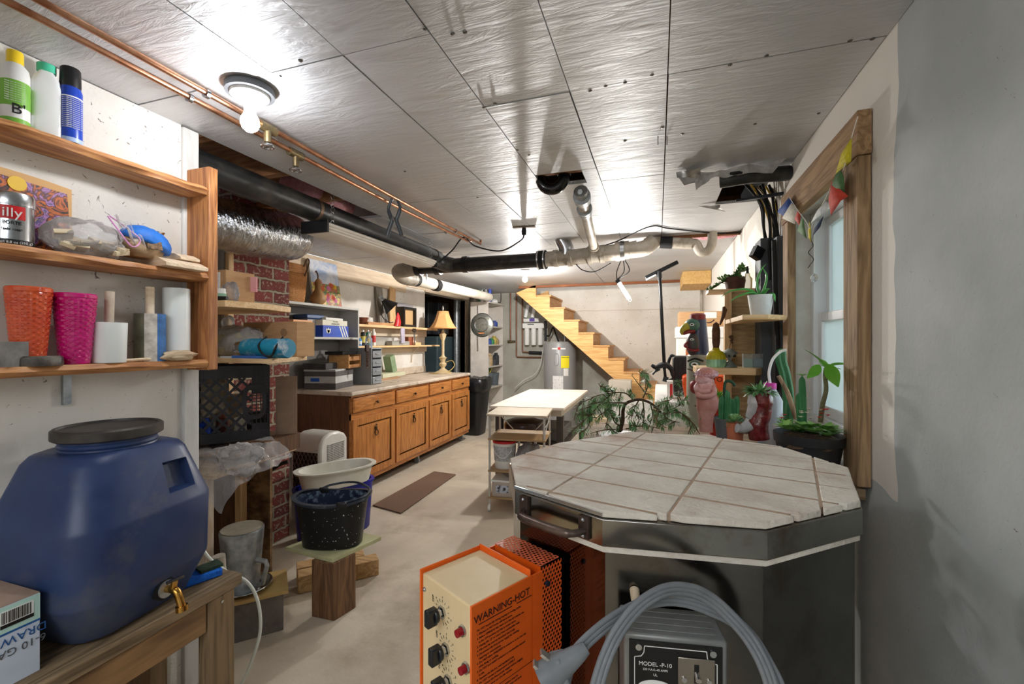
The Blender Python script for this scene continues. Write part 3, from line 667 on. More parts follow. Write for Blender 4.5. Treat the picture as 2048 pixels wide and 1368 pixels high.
M().text("B'", .038, facing((.006, -.0295, .03), (.15, -1, 0)), .001).build('lettering', INK, t, local=True)
m = M()
for i in range(9): m.text('keep out of reach of', .0045, facing((0, -.0292, .11 - i * .006), (0, -1, 0)), .0002)
m.build('small_print', WINK, t, local=True)
px_, py_, k = XU(-1.64, 93)
t = thing('bleach_bottle', 'flat white plastic bottle with mint green cap on the top shelf', 'bottle', (px_, py_, SH[0]), math.atan2(-py_, -px_) + PI / 2)
b_ = M(); rr_ = []
for z, sx, sy in ((0, .03, .022), (.006, .032, .024), (.14, .032, .024), (.165, .026, .02), (.185, .014, .014), (.19, .014, .014)):
    rr_.append([(sx * math.copysign(abs(math.cos(a)) ** .5, math.cos(a)), sy * math.copysign(abs(math.sin(a)) ** .5, math.sin(a)), z) for a in [2 * PI * i / 24 for i in range(24)]])
b_.loft(rr_).build('body', HDPE, t, local=True)
M().lathe([(.001, .185), (.02, .185), (.02, .206), (.001, .208)], n=20).build('cap', mat('mint_cap', (78, 200, 160), rough=.4), t, local=True)
M().box(-.0325, -.03, -.018, .018, .03, .11).build('side_label', mat('dark_green_label', (24, 110, 80), rough=.5), t, local=True)
t, k = bottle('spray_can', 'blue aerosol can with black cap, right end of the top shelf bottles', 141, SH[0], None, [
    ('body', [(.001, 0), (.0262, 0), (.0262, .15), (.022, .163), (.001, .163)], mat('can_blue', (28, 66, 178), rough=.3)),
    ('cap', [(.001, .158), (.0225, .158), (.0235, .17), (.0225, .214), (.02, .218), (.001, .219)], BLACK),
    ('base_band', [(.0263, .0), (.0265, .001), (.0265, .012), (.0263, .013)], mat('pale_blue_band', (170, 190, 226), rough=.4)),
    ('label_line', [(.0263, .128), (.0265, .1285), (.0265, .131), (.0263, .1315)], WINK)], x=-1.62, cat='can')
m = M()
for a0 in (-.5, .35):
    for i in range(16):
        c = Vector((math.sin(a0) * .0265, -math.cos(a0) * .0265, .122 - i * .0055)); m.text('caution flammable gas', .0042, facing(c, (math.sin(a0), -math.cos(a0), 0)), .0002)
m.build('small_print', WINK, t, local=True)
# second shelf
px_, py_, k = XU(-1.645, 24)
t = thing('coffee_tin', 'silver coffee tin with red label square on the middle shelf', 'tin', (px_, py_, SH[1]), math.atan2(-py_, -px_) + PI / 2)
M().lathe([(.001, 0), (.042, 0), (.042, .108), (.001, .108)], n=32).build('body', STEEL, t, local=True)
M().lathe([(.001, .106), (.044, .106), (.0445, .112), (.0445, .132), (.042, .139), (.038, .141), (.001, .14)], n=32).build('lid', STEEL, t, local=True)
M().lathe([(.0422, 0), (.0424, .001), (.0424, .014), (.0422, .015)], n=32).build('base_band', BLACK, t, local=True)
rl = M(); g = []
for z in (.068, .103): g.append([(math.sin(a) * .0427, -math.cos(a) * .0427, z) for a in [-.75 + 1.35 * i / 12 for i in range(13)]])
rl.loft(g, caps=False, closed=False).build('red_label', mat('red_label', (204, 30, 36), rough=.4), t, local=True)
M().text('illy', .034, facing((0, -.0438, .073), (0, -1, 0)), .0012).build('lettering', WINK, t, local=True)
M().text('FORTE', .012, facing((0, -.0428, .054), (0, -1, 0)), .0012).text('bold roast', .009, facing((0, -.0428, .038), (0, -1, 0)), .0012).build('small_lettering', INK, t, local=True)
M().text('Net wt 8.8 oz (250 g)', .0085, facing((0, -.0432, .004), (0, -1, 0)), .0012).build('weight_lettering', WINK, t, local=True)
def artmat(name, cols, sc, dist=1.5, rough=.45):
    m, nt, b = nt_new(name); L = nt.links.new; N = nt.nodes.new
    tc = N('ShaderNodeTexCoord'); n = N('ShaderNodeTexNoise'); n.inputs['Scale'].default_value = sc; n.inputs['Detail'].default_value = 3; n.inputs['Distortion'].default_value = dist; L(tc.outputs['Object'], n.inputs['Vector'])
    r = N('ShaderNodeValToRGB'); e = r.color_ramp.elements
    while len(e) < len(cols): e.new(.5)
    for i, cc in enumerate(cols): e[i].position = .25 + .5 * i / (len(cols) - 1); e[i].color = lin(cc)
    L(n.outputs['Fac'], r.inputs['Fac']); L(r.outputs['Color'], b.inputs['Base Color']); b.inputs['Roughness'].default_value = rough
    MATS[name] = m
    return m
ART = artmat('puzzle_picture', [(24, 18, 20), (96, 40, 22), (28, 22, 30), (214, 110, 40), (60, 30, 26), (190, 130, 190), (40, 60, 120), (230, 190, 90)], 16, 2.2)
t = thing('picture_board', 'dark orange and purple picture board leaning on the wall behind the silver tin', 'picture', (-1.69, .74, SH[1]))
pts = [(.56, SH[1]), (.862, SH[1]), (.862, 1.792), (.80, 1.80), (.72, 1.805), (.56, 1.80)]
M().prism(pts, -1.7, -1.692, 'x').build('board', mat('tan_card_edge', (222, 176, 120), rough=.8), t)
M().prism([(a, b_ - (.004 if b_ > 1.7 else -.001)) for a, b_ in pts[:2]] + [(.85, 1.775), (.56, 1.795)], -1.692, -1.69, 'x').build('picture', ART, t)
M().lathe([(.0005, 0), (.02, 0), (.02, .002), (.0005, .002)], n=20).build('sun_spot', mat('sun_yellow', (240, 196, 60), rough=.5), t, local=True).matrix_local = Matrix.Translation((.0, .0, .185)) @ Matrix.Rotation(PI / 2, 4, 'Y')
# zip bag full of wood pieces
px_, py_, k = XU(-1.63, 172); c = Vector((px_, py_, SH[1]))
t = thing('zip_bag', 'clear zip bag with pink seal, full of wood offcuts, on the middle shelf', 'bag', tuple(c))
m = M()
rnd = random.Random(5)
for i in range(16):
    m.obox(c + Vector((rnd.uniform(-.025, .03), rnd.uniform(-.07, .075), rnd.uniform(.012, .055))), (rnd.uniform(.03, .05), rnd.uniform(.03, .06), rnd.uniform(.008, .016)), rnd.uniform(0, 3), rnd.uniform(-.5, .5), rnd.uniform(-.5, .5))
m.build('wood_offcuts', wood('offcut', (196, 174, 138), (232, 216, 184), 'y'), t)
BAG = film('zip_film', (244, 242, 244), .24, 24, .7)
def sack(c, r, n=28, m_=18, wob=.25, seed=0, flat=.2):
    b_ = M(); q = []
    for j in range(m_ + 1):
        a = -PI / 2 + PI * j / m_; row = []
        for k in range(n):
            th = 2 * PI * k / n; d = Vector((math.cos(a) * math.cos(th), math.cos(a) * math.sin(th), math.sin(a)))
            w = 1 + wob * mnoise.noise(d * 2 + Vector((seed, 0, 0))) + wob * .5 * mnoise.noise(d * 6 + Vector((0, seed, 0)))
            p = Vector((d.x * r[0] * w, d.y * r[1] * w, max(-r[2] * (1 - flat), d.z * r[2] * w)))
            row.append((c[0] + p.x, c[1] + p.y, c[2] + r[2] * (1 - flat) + p.z))
        q.append(row)
    return b_.loft(q)
sack(c, (.055, .1, .062), seed=2).build('bag', BAG, t, ang=180)
M().tube(smooth([c + Vector((.01, .05, .135)), c + Vector((.04, .055, .1)), c + Vector((.062, .085, .045)), c + Vector((.05, .115, .075)), c + Vector((.02, .085, .115)), c + Vector((.0, .06, .14))], 8), .0022, 6).build('zip_seal', mat('pink_zip', (222, 150, 206), rough=.4), t)
f = M().grid(lambda a, b_: c + Vector((.02 + .045 * b_ + .01 * math.sin(a * 9), .055 + a * .03 + .035 * b_, .135 - .075 * b_ + .012 * math.sin(b_ * 12 + a * 5))), 8, 12); f.build('bag_mouth', BAG, t, ang=180)
# blue taped bundle
px_, py_, k = XU(-1.635, 282); c = Vector((px_, py_, SH[1] + .025))
t = thing('taped_bundle', 'tan paper pack bound with blue masking tape on the middle shelf', 'package', tuple(c))
def lump(c, r, seed, n=30): return sack(c, r, n, 16, .22, seed, .25)
lump(c, (.045, .066, .052), 4).build('paper_pack', mat('tan_pack', (190, 164, 130), (160, 132, 100), sc=10, rough=.7, bump=.4), t, ang=180)
f = M(Matrix.Translation(c) @ Matrix.Rotation(-.28, 4, 'X') @ Matrix.Translation(-c)); q = []
for j in range(9):
    a = -.25 + (PI / 2 + .25) * j / 8; q.append([c + Vector((math.cos(a) * math.cos(th) * .05, math.cos(a) * math.sin(th) * .078, .055 + math.sin(a) * .052)) * 1 + Vector((0, 0, .004 * mnoise.noise((th * 2, a * 5, 3)))) for th in [2 * PI * k / 30 for k in range(30)]])
f.loft(q).build('blue_tape', mat('blue_tape', (44, 130, 226), (30, 104, 200), sc=18, rough=.55, bump=.5), t, ang=180)
M().obox(c + Vector((.05, .01, .04)), (.003, .04, .03), -.25, 0, -.4).build('printed_label', mat('print_brown', (58, 40, 28), (150, 116, 80), sc=90, rough=.7), t)
px_, py_, k = XU(-1.68, 310); z = SH[1]
t = thing('metal_cup', 'shiny steel egg-cup shaped vessel behind the blue taped pack', 'cup', (px_, py_, z))
M().lathe([(.001, 0), (.03, 0), (.034, .03), (.03, .07), (.018, .095), (.016, .1), (.026, .125), (.03, .13), (.027, .131), (.014, .105), (.001, .1)], (px_, py_, z), 28).build('vessel', CHROME, t)
# pale moulding offcuts
PALEW = wood('pale_pine', (216, 190, 156), (240, 220, 192), 'x', rough=.65)
prof = [(-.07, 0), (.09, 0), (.09, .012), (.05, .03), (-.06, .036), (-.07, .03)]
for i, (dx, yy, zz, lab) in enumerate(((0, 1.04, SH[1] + .0005, 'pale pine moulding offcut overhanging the middle shelf, lower of two'), (-.03, 1.12, SH[1] + .0375, 'pale pine moulding offcut, upper one lying on another at the middle shelf end'))):
    m = M(); pr = [(-1.64 + dx + a * (1 if i == 0 else .8), zz + b_ * (1 if i == 0 else .8)) for a, b_ in prof]
    m.prism(pr, yy, yy + (.145 if i == 0 else .07), 'y'); tag(m.build('moulding_offcut', PALEW, bev=.001), lab, 'wood offcut', 'moulding offcuts')
# lower shelf
z = SH[2]
px_, py_, k = XU(-1.62, 18)
tag(M().obox((px_, py_, z + .033), (.05, .05, .066), .4).build('mortar_block', mat('grey_block', (150, 148, 144), (96, 96, 94), sc=10, rough=.7)), 'square grey block at the left end of the lower shelf', 'block')
px_, py_, k = XU(-1.6, 84)
tag(M().lathe([(.001, 0), (.04, 0), (.042, .006), (.04, .024), (.036, .027), (.001, .026)], (px_, py_, z), 9, sx=.7, sy=1.1).build('stone_slab', mat('dark_stone', (110, 104, 94), (60, 54, 48), sc=30, rough=.5, bump=.4)), 'flat dark stone chunk in front of the orange tumbler', 'stone')
def diamond(k, n, z): return 1 + .012 * (math.cos(k * PI) * math.cos(z * PI / .005))
for u, w, v0, c1, c2, lab, x in ((58, 99, 574, (238, 104, 52), (216, 74, 40), 'orange textured plastic tumbler on the lower shelf', -1.64), (150, 92, 587, (232, 24, 140), (204, 8, 114), 'hot pink studded tumbler on the lower shelf', -1.63)):
    px_, py_, k = XU(x, u); h = zv(v0, k) - z - .002; R = rad(w, k, u)
    nz = int(h / .0025)
    prof = [(R * (.70 + .3 * i / nz), h * .93 * i / nz) for i in range(nz + 1)]
    m = M().lathe([(.001, 0)] + prof + [(R * 1.03, h * .94), (R * 1.04, h * .985), (R * .99, h), (R * .94, h * .99), (R * .7, .01), (.001, .012)], (px_, py_, z + .001), 48, wob=lambda k, n, zz: 1 + (.028 * (1 if (k // 2 + int(zz / .0076)) % 2 else -1) if .01 < zz < h * .92 else 0))
    tag(m.build('tumbler', mat('tumbler_%d' % u, c1, c2, sc=20, rough=.16, trans=.25, coat=.5), ang=20), lab, 'tumbler')
px_, py_, k = XU(-1.62, 217); R = rad(80, k, 217); h = zv(646, k) - z
t = thing('mortar_and_pestle', 'plain white cup with a whitish wooden stick standing in it', 'cup', (px_, py_, z))
M().lathe([(.001, 0), (R * .9, 0), (R * .93, .003), (R, h), (R * .95, h), (R * .9, .012), (.001, .01)], (px_, py_, z + .001), 32).build('cup', HDPE, t)
M().tube([(px_ - .01, py_ + .005, z + .012), (px_ - .012, py_ + .01, zv(582, k))], [.011, .0125], 12).build('stick', mat('pale_stick', (222, 208, 188), (196, 176, 150), sc=12, rough=.7), t)
px_, py_, k = XU(-1.645, 300); R = rad(66, k, 300)
t = thing('taped_roller', 'roller wrapped in blue, white and brown tape with a wooden handle up', 'roller', (px_, py_, z), math.atan2(-py_, -px_) + PI / 2)
h = zv(628, k) - z
def patches(k, n, zz): return 1
for i, (a0, a1, c1) in enumerate(((-1.6, -.35, (112, 110, 88)), (-.35, .45, (232, 226, 214)), (.45, 1.7, (70, 130, 200)), (1.7, 4.68, (190, 170, 150)))):
    g = []
    for zz in (0, h): g.append([(0, 0, zz)] + [(math.sin(a) * R, -math.cos(a) * R, zz) for a in [a0 + (a1 - a0) * j / 8 for j in range(9)]])
    M().loft(g).build('tape_wrap', mat('tape_%d' % i, c1, tuple(int(q * .75) for q in c1), sc=24, rough=.6), t, local=True)
M().cyl((0, 0, h), (0, .004, zv(574, k) - z), .0125, n=14).build('handle', PALEW, t, local=True)
px_, py_, k = XU(-1.65, 353); R = rad(57, k, 353)
tag(M().lathe([(.001, 0), (R, 0), (R, zv(578, k) - z), (R * .94, zv(577, k) - z), (R * .9, .15), (.001, .15)], (px_, py_, z), 32).build('white_cylinder', HDPE), 'tall plain white plastic cylinder at the right end of the lower shelf', 'cylinder')
px_, py_, k = XU(-1.605, 357)
tag(sack((px_, py_, z), (.022, .058, .02), 22, 12, .3, 7).build('driftwood_piece', wood('driftwood', (176, 150, 118), (214, 192, 160), 'y', rough=.8, bump=.4), ang=50), 'pale driftwood lump at the front of the lower shelf', 'wood')
a = XU(-1.6, 235); b_ = XU(-1.615, 320)
tag(M().tube([(a[0], a[1], z + .006), (-1.607, (a[1] + b_[1]) / 2, z + .008), (b_[0], b_[1], z + .008)], .005, 8).build('thin_stick', PALEW), 'thin wooden stick lying between the white cup and driftwood', 'stick')
# ================================================================ BENCH AND BARREL
BZ = .55; BX = -1.335
BENCH = wood('bench_treated', (88, 72, 52), (146, 124, 94), 'y', rough=.8, bump=.4); BENCHZ = wood('bench_leg_wood', (84, 66, 46), (144, 120, 88), 'z', sc=.6, rough=.8, bump=.3)
t = thing('work_bench', 'weathered timber bench along the left wall carrying the blue drum', 'bench', (-1.52, .6, 0))
M().box(-1.705, -1.52, -.2, 1.14, BZ - .038, BZ).build('top_board', BENCH, t, bev=.004)
M().box(-1.516, BX, -.2, 1.14, BZ - .038, BZ).build('top_board', BENCH, t, bev=.004)
M().box(BX - .045, BX - .007, -.2, 1.02, BZ - .13, BZ - .039).build('front_rail', wood('rail_wood', (92, 66, 42), (154, 118, 78), 'y', sc=.5, rough=.75), t, bev=.003)
M().box(BX - .05, BX - .005, 1.025, 1.115, 0, BZ - .039).build('leg', BENCHZ, t, bev=.003)
M().box(-1.70, -1.655, 1.025, 1.115, 0, BZ - .039).build('leg', BENCHZ, t, bev=.003)
M().box(BX - .13, BX - .085, .82, .91, 0, BZ - .039).build('leg', wood('leg_dark', (66, 48, 32), (110, 84, 58), 'z', rough=.8), t, bev=.003)
m = M()
for yy, zz in ((1.07, BZ - .06), (.62, BZ - .1)): m.cyl((BX - .006, yy, zz), (BX - .002, yy, zz), .005, n=8)
m.build('screw', STEEL, t)
# drum: octagonal section waisted drum
DC = Vector((-1.515, .86)); DRUM = mat('drum_blue', (33, 50, 90), (46, 65, 106), sc=5, rough=.42, c3=(80, 85, 98), sc3=4, bump=.05, rvar=.12)
def octo(rx, ry, z, ch=.3, rot=.0, n=6):
    pts = []; base = [(rx, -ry * (1 - ch)), (rx, ry * (1 - ch)), (rx * (1 - ch), ry), (-rx * (1 - ch), ry), (-rx, ry * (1 - ch)), (-rx, -ry * (1 - ch)), (-rx * (1 - ch), -ry), (rx * (1 - ch), -ry)]
    cr_, sr_ = math.cos(rot), math.sin(rot)
    k = len(base); out = []
    for i in range(k):
        a, b2, c2 = Vector(base[i - 1]), Vector(base[i]), Vector(base[(i + 1) % k])
        p0 = b2 + (a - b2) * .25; p1 = b2 + (c2 - b2) * .25
        out += [p0, (p0 + p1 + b2 * 2) / 4, p1]
    return [(DC.x + p.x * cr_ - p.y * sr_, DC.y + p.x * sr_ + p.y * cr_, z) for p in out]
t = thing('water_drum', 'large scuffed blue plastic drum with black lid and brass tap on the bench', 'drum', (DC.x, DC.y, BZ), 0)
rot = .12
rings = [octo(.10, .10, BZ + .001, rot=rot), octo(.14, .155, BZ + .012, rot=rot), octo(.182, .20, BZ + .115, rot=rot), octo(.185, .203, BZ + .122, rot=rot), octo(.188, .206, BZ + .30, rot=rot), octo(.184, .203, BZ + .31, rot=rot), octo(.135, .155, BZ + .455, rot=rot), octo(.122, .14, BZ + .475, rot=rot), octo(.115, .125, BZ + .482, .42, rot=rot)]
drb = M().loft(rings).build('body', DRUM, t, bev=.008, ang=30)
M().lathe([(.105, .47), (.112, .478), (.108, .486), (.112, .492), (.108, .498), (.112, .505), (.11, .52), (.001, .52)], (DC.x, DC.y, BZ), 40).build('neck', DRUM, t)
M().lathe([(.001, .508), (.118, .508), (.124, .512), (.124, .535), (.118, .54), (.112, .54), (.11, .534), (.001, .534)], (DC.x, DC.y, BZ), 40).build('lid', mat('dusty_black', (44, 40, 38), (84, 78, 70), sc=10, rough=.5, lo=.45, hi=.8), t)
# moulded grip pocket on the shoulder facing the room
cz = BZ + .385; nrm = Vector((.93 * math.cos(rot), .93 * math.sin(rot), .36)).normalized()
pc = Vector((DC.x + .162 * math.cos(rot) - .075 * math.sin(rot), DC.y + .162 * math.sin(rot) + .075 * math.cos(rot), cz))
T = facing(pc, (math.cos(rot), math.sin(rot), .36))
m = M(T); m.loft([[(-.05, -.055, .03), (.05, -.055, .03), (.046, .05, .03), (-.046, .05, .03)], [(-.045, -.05, .002), (.045, -.05, .002), (.042, .046, .002), (-.042, .046, .002)], [(-.034, -.03, -.034), (.034, -.03, -.034), (.034, .04, -.034), (-.034, .04, -.034)]])
cut = m.build('cutter', DRUM); bo = drb.modifiers.new('cut', 'BOOLEAN'); bo.object = cut; bo.solver = 'EXACT'
bpy.context.view_layer.update(); drb.data = bpy.data.meshes.new_from_object(drb.evaluated_get(bpy.context.evaluated_depsgraph_get())); drb.modifiers.clear(); bpy.data.objects.remove(cut)
drb.data.set_sharp_from_angle(angle=math.radians(40))
hp = Vector((DC.x + .1, DC.y - .13, BZ + .40))
M().tube(arc((0, 0, 0), .024, 0, 2 * PI, 18, 'xz'), .006, 8, caps=False).build('carry_ring', mat('ring_black', (34, 34, 36), rough=.35), t, local=True).matrix_local = Matrix.Translation(hp - Vector((DC.x, DC.y, BZ))) @ Matrix.Rotation(-.6, 4, 'Z') @ Matrix.Rotation(-.7, 4, 'X')
M().obox(hp + Vector((.005, .01, .024)), (.03, .03, .014), -.6).build('ring_lug', MATS['ring_black'], t)
# brass tap
tp = Vector((DC.x + .165, DC.y + .04, BZ + .07)); ux = Vector((math.cos(rot), math.sin(rot), 0))
m = M(); m.cyl(tp - ux * .03, tp + ux * .006, .031, n=24); tapb = m.build('tap_gasket', RUBBER, t)
M().cyl(tp + ux * .004, tp + ux * .01, .024, n=20).build('tap_washer', GALV, t)
m = M().tube(smooth([tp, tp + ux * .03, tp + ux * .045 + Vector((0, 0, -.008)), tp + ux * .055 + Vector((0, 0, -.03)), tp + ux * .06 + Vector((0, 0, -.045))], 6), .0105, 12)
m.cyl(tp + ux * .06 + Vector((0, 0, -.042)), tp + ux * .062 + Vector((0, 0, -.056)), .0155, n=14).cyl(tp + ux * .03, tp + ux * .036 + Vector((0, 0, .028)), .009, n=10)
tb = m.build('tap', BRASS, t)
M().beam(tp + ux * .036 + Vector((0, -.022, .03)), tp + ux * .04 + Vector((0, .022, .03)), .007, .007).build('tap_handle', CHROME, tb)
# sponge
sc_ = onZ(BZ, 400, 1152); sc_.x = min(sc_.x, -1.40)
t = thing('sponge', 'bright blue sponge at the end of the bench beside the drum', 'sponge', (-1.43, 1.06, BZ))
m = M().obox((-1.43, 1.06, BZ + .013), (.065, .12, .026), -.35); m.build('foam', mat('sponge_blue', (26, 120, 230), (20, 90, 200), sc=70, rough=.9, bump=.8), t, bev=.006)
t2 = thing('scouring_pad', 'dark green scouring pad lying on the blue sponge', 'pad', (-1.42, 1.085, BZ + .027))
M().obox((-1.42, 1.088, BZ + .032), (.05, .065, .009), -.3).build('pad', mat('scour_green', (52, 74, 52), (34, 50, 38), sc=90, rough=.95, bump=.8), t2)
# carton of bin bags on the bench
cx0, cy0 = -1.395, .650
t = thing('trash_bag_carton', 'mint and white bin bag carton standing upside down on the bench', 'box', (-1.5, .55, BZ))
M().box(-1.56, cx0, .33, cy0, BZ + .001, BZ + .185).build('carton', mat('carton_white', (206, 218, 236), rough=.6), t)
M().box(-1.562, cx0 + .0006, .328, cy0 + .0006, BZ + .125, BZ + .184).build('mint_band', mat('mint_print', (186, 222, 214), rough=.6), t)
M().box(-1.562, cx0 + .0009, .328, cy0 + .0009, BZ + .12, BZ + .1245).build('blue_stripe', mat('stripe_blue', (30, 96, 160), rough=.6), t)
M().box(-1.56, cx0, .33, cy0, BZ + .1852, BZ + .187).build('top_flap', mat('brown_flap', (170, 146, 130), (150, 126, 110), sc=9, rough=.8), t)
M().obox((cx0 + .001, .611, BZ + .158), (.001, .056, .032)).build('barcode_panel', WINK, t)
m = M()
yy = .585
rnd = random.Random(1)
while yy < .635:
    w_ = rnd.choice((.0008, .0014, .002)); m.box(cx0 + .0014, cx0 + .0018, yy, yy + w_, BZ + .146, BZ + .172); yy += w_ + rnd.choice((.001, .0016))
m.box(cx0 + .0012, cx0 + .0018, .583, .639, BZ + .136, BZ + .144); m.build('barcode', INK, t)
Tx = facing((cx0 + .0012, .588, BZ + .085), (1, 0, 0), (0, 0, -1))
M().text('6-10 GALLON', .024, Tx, .0003).build('lettering', mat('grey_print', (90, 94, 100), rough=.7), t)
Tx = facing((cx0 + .0012, .578, BZ + .112), (1, 0, 0), (0, 0, -1))
M().text('DRAWSTRING', .026, Tx, .0003).build('bold_lettering', mat('blue_print', (34, 88, 150), rough=.7), t)
# pail below the bench
p = Vector((-1.36, .93, 0))
t = thing('black_pail', 'black pail with wire handle on the floor under the bench', 'pail', tuple(p))
p = Vector((-1.27, .91, 0)); t.location = p; WM[t.name] = Matrix.Translation(p)
M().lathe([(.001, 0), (.085, 0), (.105, .235), (.109, .24), (.105, .243), (.1, .235), (.08, .01), (.001, .01)], tuple(p), 32).build('bucket', mat('gloss_black', (12, 14, 18), rough=.15), t)
M().tube(smooth([p + Vector((-.05, -.09, .23)), p + Vector((-.02, -.05, .30)), p + Vector((.03, .03, .31)), p + Vector((.06, .085, .23))], 8), .0022, 6).build('wire_handle', STEEL, t)
# white hose
tag(M().tube(smooth([onK(1.72, 372, 985), onK(1.72, 388, 1050), onK(1.7, 412, 1108), onK(1.68, 452, 1142), onK(1.66, 494, 1164), onK(1.66, 516, 1205), onK(1.66, 520, 1265), onK(1.66, 500, 1330), onK(1.68, 478, 1372), onK(1.7, 440, 1375)], 8), .0058, 8).build('clear_hose', mat('milky_hose', (226, 232, 222), rough=.3), ang=180), 'thin milky hose looping from behind the drum past the bench end', 'hose')
tag(M().cyl((-1.6, 1.3, 0), (-1.62, 1.28, .5), .022, n=16).build('standpipe', PVC), 'white plastic standpipe on the floor behind the bench leg', 'pipe')
# ================================================================ ALCOVE AND CHIMNEY
def brick():
    m, nt, b = nt_new('chimney_brick'); L = nt.links.new; N = nt.nodes.new
    tc = N('ShaderNodeTexCoord'); sp = N('ShaderNodeSeparateXYZ'); L(tc.outputs['Object'], sp.inputs[0])
    ad = N('ShaderNodeMath'); ad.operation = 'ADD'; L(sp.outputs['X'], ad.inputs[0]); L(sp.outputs['Y'], ad.inputs[1])
    cb = N('ShaderNodeCombineXYZ'); L(ad.outputs[0], cb.inputs['X']); L(sp.outputs['Z'], cb.inputs['Y'])
    n0 = N('ShaderNodeTexNoise'); n0.inputs['Scale'].default_value = 26; n0.inputs['Detail'].default_value = 4; L(tc.outputs['Object'], n0.inputs['Vector'])
    mx0 = N('ShaderNodeMix'); mx0.data_type = 'RGBA'; mx0.blend_type = 'LINEAR_LIGHT'; mx0.inputs['Factor'].default_value = .012; L(cb.outputs[0], mx0.inputs['A']); L(n0.outputs['Color'], mx0.inputs['B'])
    br = N('ShaderNodeTexBrick'); L(mx0.outputs['Result'], br.inputs['Vector'])
    br.inputs['Scale'].default_value = 1; br.inputs['Brick Width'].default_value = .205; br.inputs['Row Height'].default_value = .079; br.inputs['Mortar Size'].default_value = .009; br.inputs['Mortar Smooth'].default_value = .4; br.inputs['Bias'].default_value = 0
    br.inputs['Color1'].default_value = lin((128, 58, 50)); br.inputs['Color2'].default_value = lin((104, 44, 42)); br.inputs['Mortar'].default_value = lin((156, 146, 126))
    n = N('ShaderNodeTexNoise'); n.inputs['Scale'].default_value = 60; n.inputs['Detail'].default_value = 5; L(tc.outputs['Object'], n.inputs['Vector'])
    rp = N('ShaderNodeValToRGB'); rp.color_ramp.elements[0].position = .56; rp.color_ramp.elements[1].position = .66; L(n.outputs['Fac'], rp.inputs['Fac'])
    mx = N('ShaderNodeMix'); mx.data_type = 'RGBA'; L(rp.outputs['Color'], mx.inputs['Factor']); L(br.outputs['Color'], mx.inputs['A']); mx.inputs['B'].default_value = lin((160, 144, 124))
    L(mx.outputs['Result'], b.inputs['Base Color']); b.inputs['Roughness'].default_value = .9
    bp = N('ShaderNodeBump'); bp.inputs['Strength'].default_value = .9; bp.inputs['Distance'].default_value = .012; bp.invert = True
    L(br.outputs['Fac'], bp.inputs['Height']); L(bp.outputs['Normal'], b.inputs['Normal'])
    return m
tag(M().box(-2.85, -2.4, 1.98, 2.41, 0, 2.3).build('brick_chimney', brick()), 'old red brick chimney with rough grey mortar rising beside the worktop', 'chimney')
struct('trim_chimney', M().box(-2.43, -2.385, 1.945, 1.98, .3, 2.1), PINEZ, bev=.003)
tag(M().obox((-2.53, 1.93, 1.2), (.24, .02, 1.85), .15).build('grey_board', mat('grey_board', (150, 144, 134), (116, 110, 100), sc=10, st=(6, 6, .4), rough=.85)), 'tall grey weathered board leaning left of the chimney', 'board')
# tall dark planks behind the lower alcove
tag(M().box(onY(1.9, 412, 900).x, onY(1.9, 470, 900).x, 1.9, 1.92, 0, .735).build('dark_plank', DARKWOODZ), 'dark brown plank standing behind the galvanized can', 'plank')
tag(M().box(onY(1.88, 470, 900).x, onY(1.88, 481, 900).x, 1.88, 1.92, 0, .735).build('wood_strip', PINEZ), 'narrow pine strip standing beside the dark plank', 'plank')
tag(M().box(onY(1.955, 481, 900).x, onY(1.955, 540, 900).x, 1.955, 1.97, 0, .735).build('shadow_panel', mat('shadow_panel', (84, 58, 38), (150, 118, 82), sc=7, st=(1, 1, 2.5), rough=.85, c3=(48, 34, 26), sc3=8)), 'added dark panel standing in for shadow and rubble behind the galvanized can, right of the pine strip', 'panel')  # added sheet, its dark colours stand in for shadow and rubble
# shelf boards of the alcove
def aboard(name, pts, z0, z1, mt, lab):
    return tag(M().prism(pts, z0, z1).build(name, mt, bev=.002), lab, 'shelf')
s1 = [tuple(onZ(1.51, u, v)[:2]) for u, v in ((425, 603), (534, 610), (541, 632), (425, 618))]
S1Z = 1.49
aboard('pine_shelf', [(-2.5, 1.50), (-1.86, 1.50), (-1.84, 1.72), (-1.9, 1.92), (-2.5, 1.92)], S1Z, S1Z + .03, PINEX, 'rough pine shelf board high in the alcove, holding the small cardboard box')
S2Z = 1.255
aboard('plywood_shelf', [(-2.5, 1.53), (-1.62, 1.53), (-1.80, 1.93), (-2.5, 1.93)], S2Z - .022, S2Z, PLY, 'plywood shelf board above the black crate, holding the teal bottle')
S3Z = .765
aboard('plywood_shelf', [(-2.5, 1.40), (-1.80, 1.40), (-1.88, 1.94), (-2.5, 1.94)], S3Z - .025, S3Z, PLY, 'plywood shelf under the black crate, on a whitewashed post')
struct('trim_alcove_post', M().box(-1.93, -1.85, 1.40, 1.44, 0, S3Z - .026), mat('whitewashed_post', (214, 206, 194), (176, 150, 122), sc=5, st=(3, 3, .5), rough=.8), bev=.003)
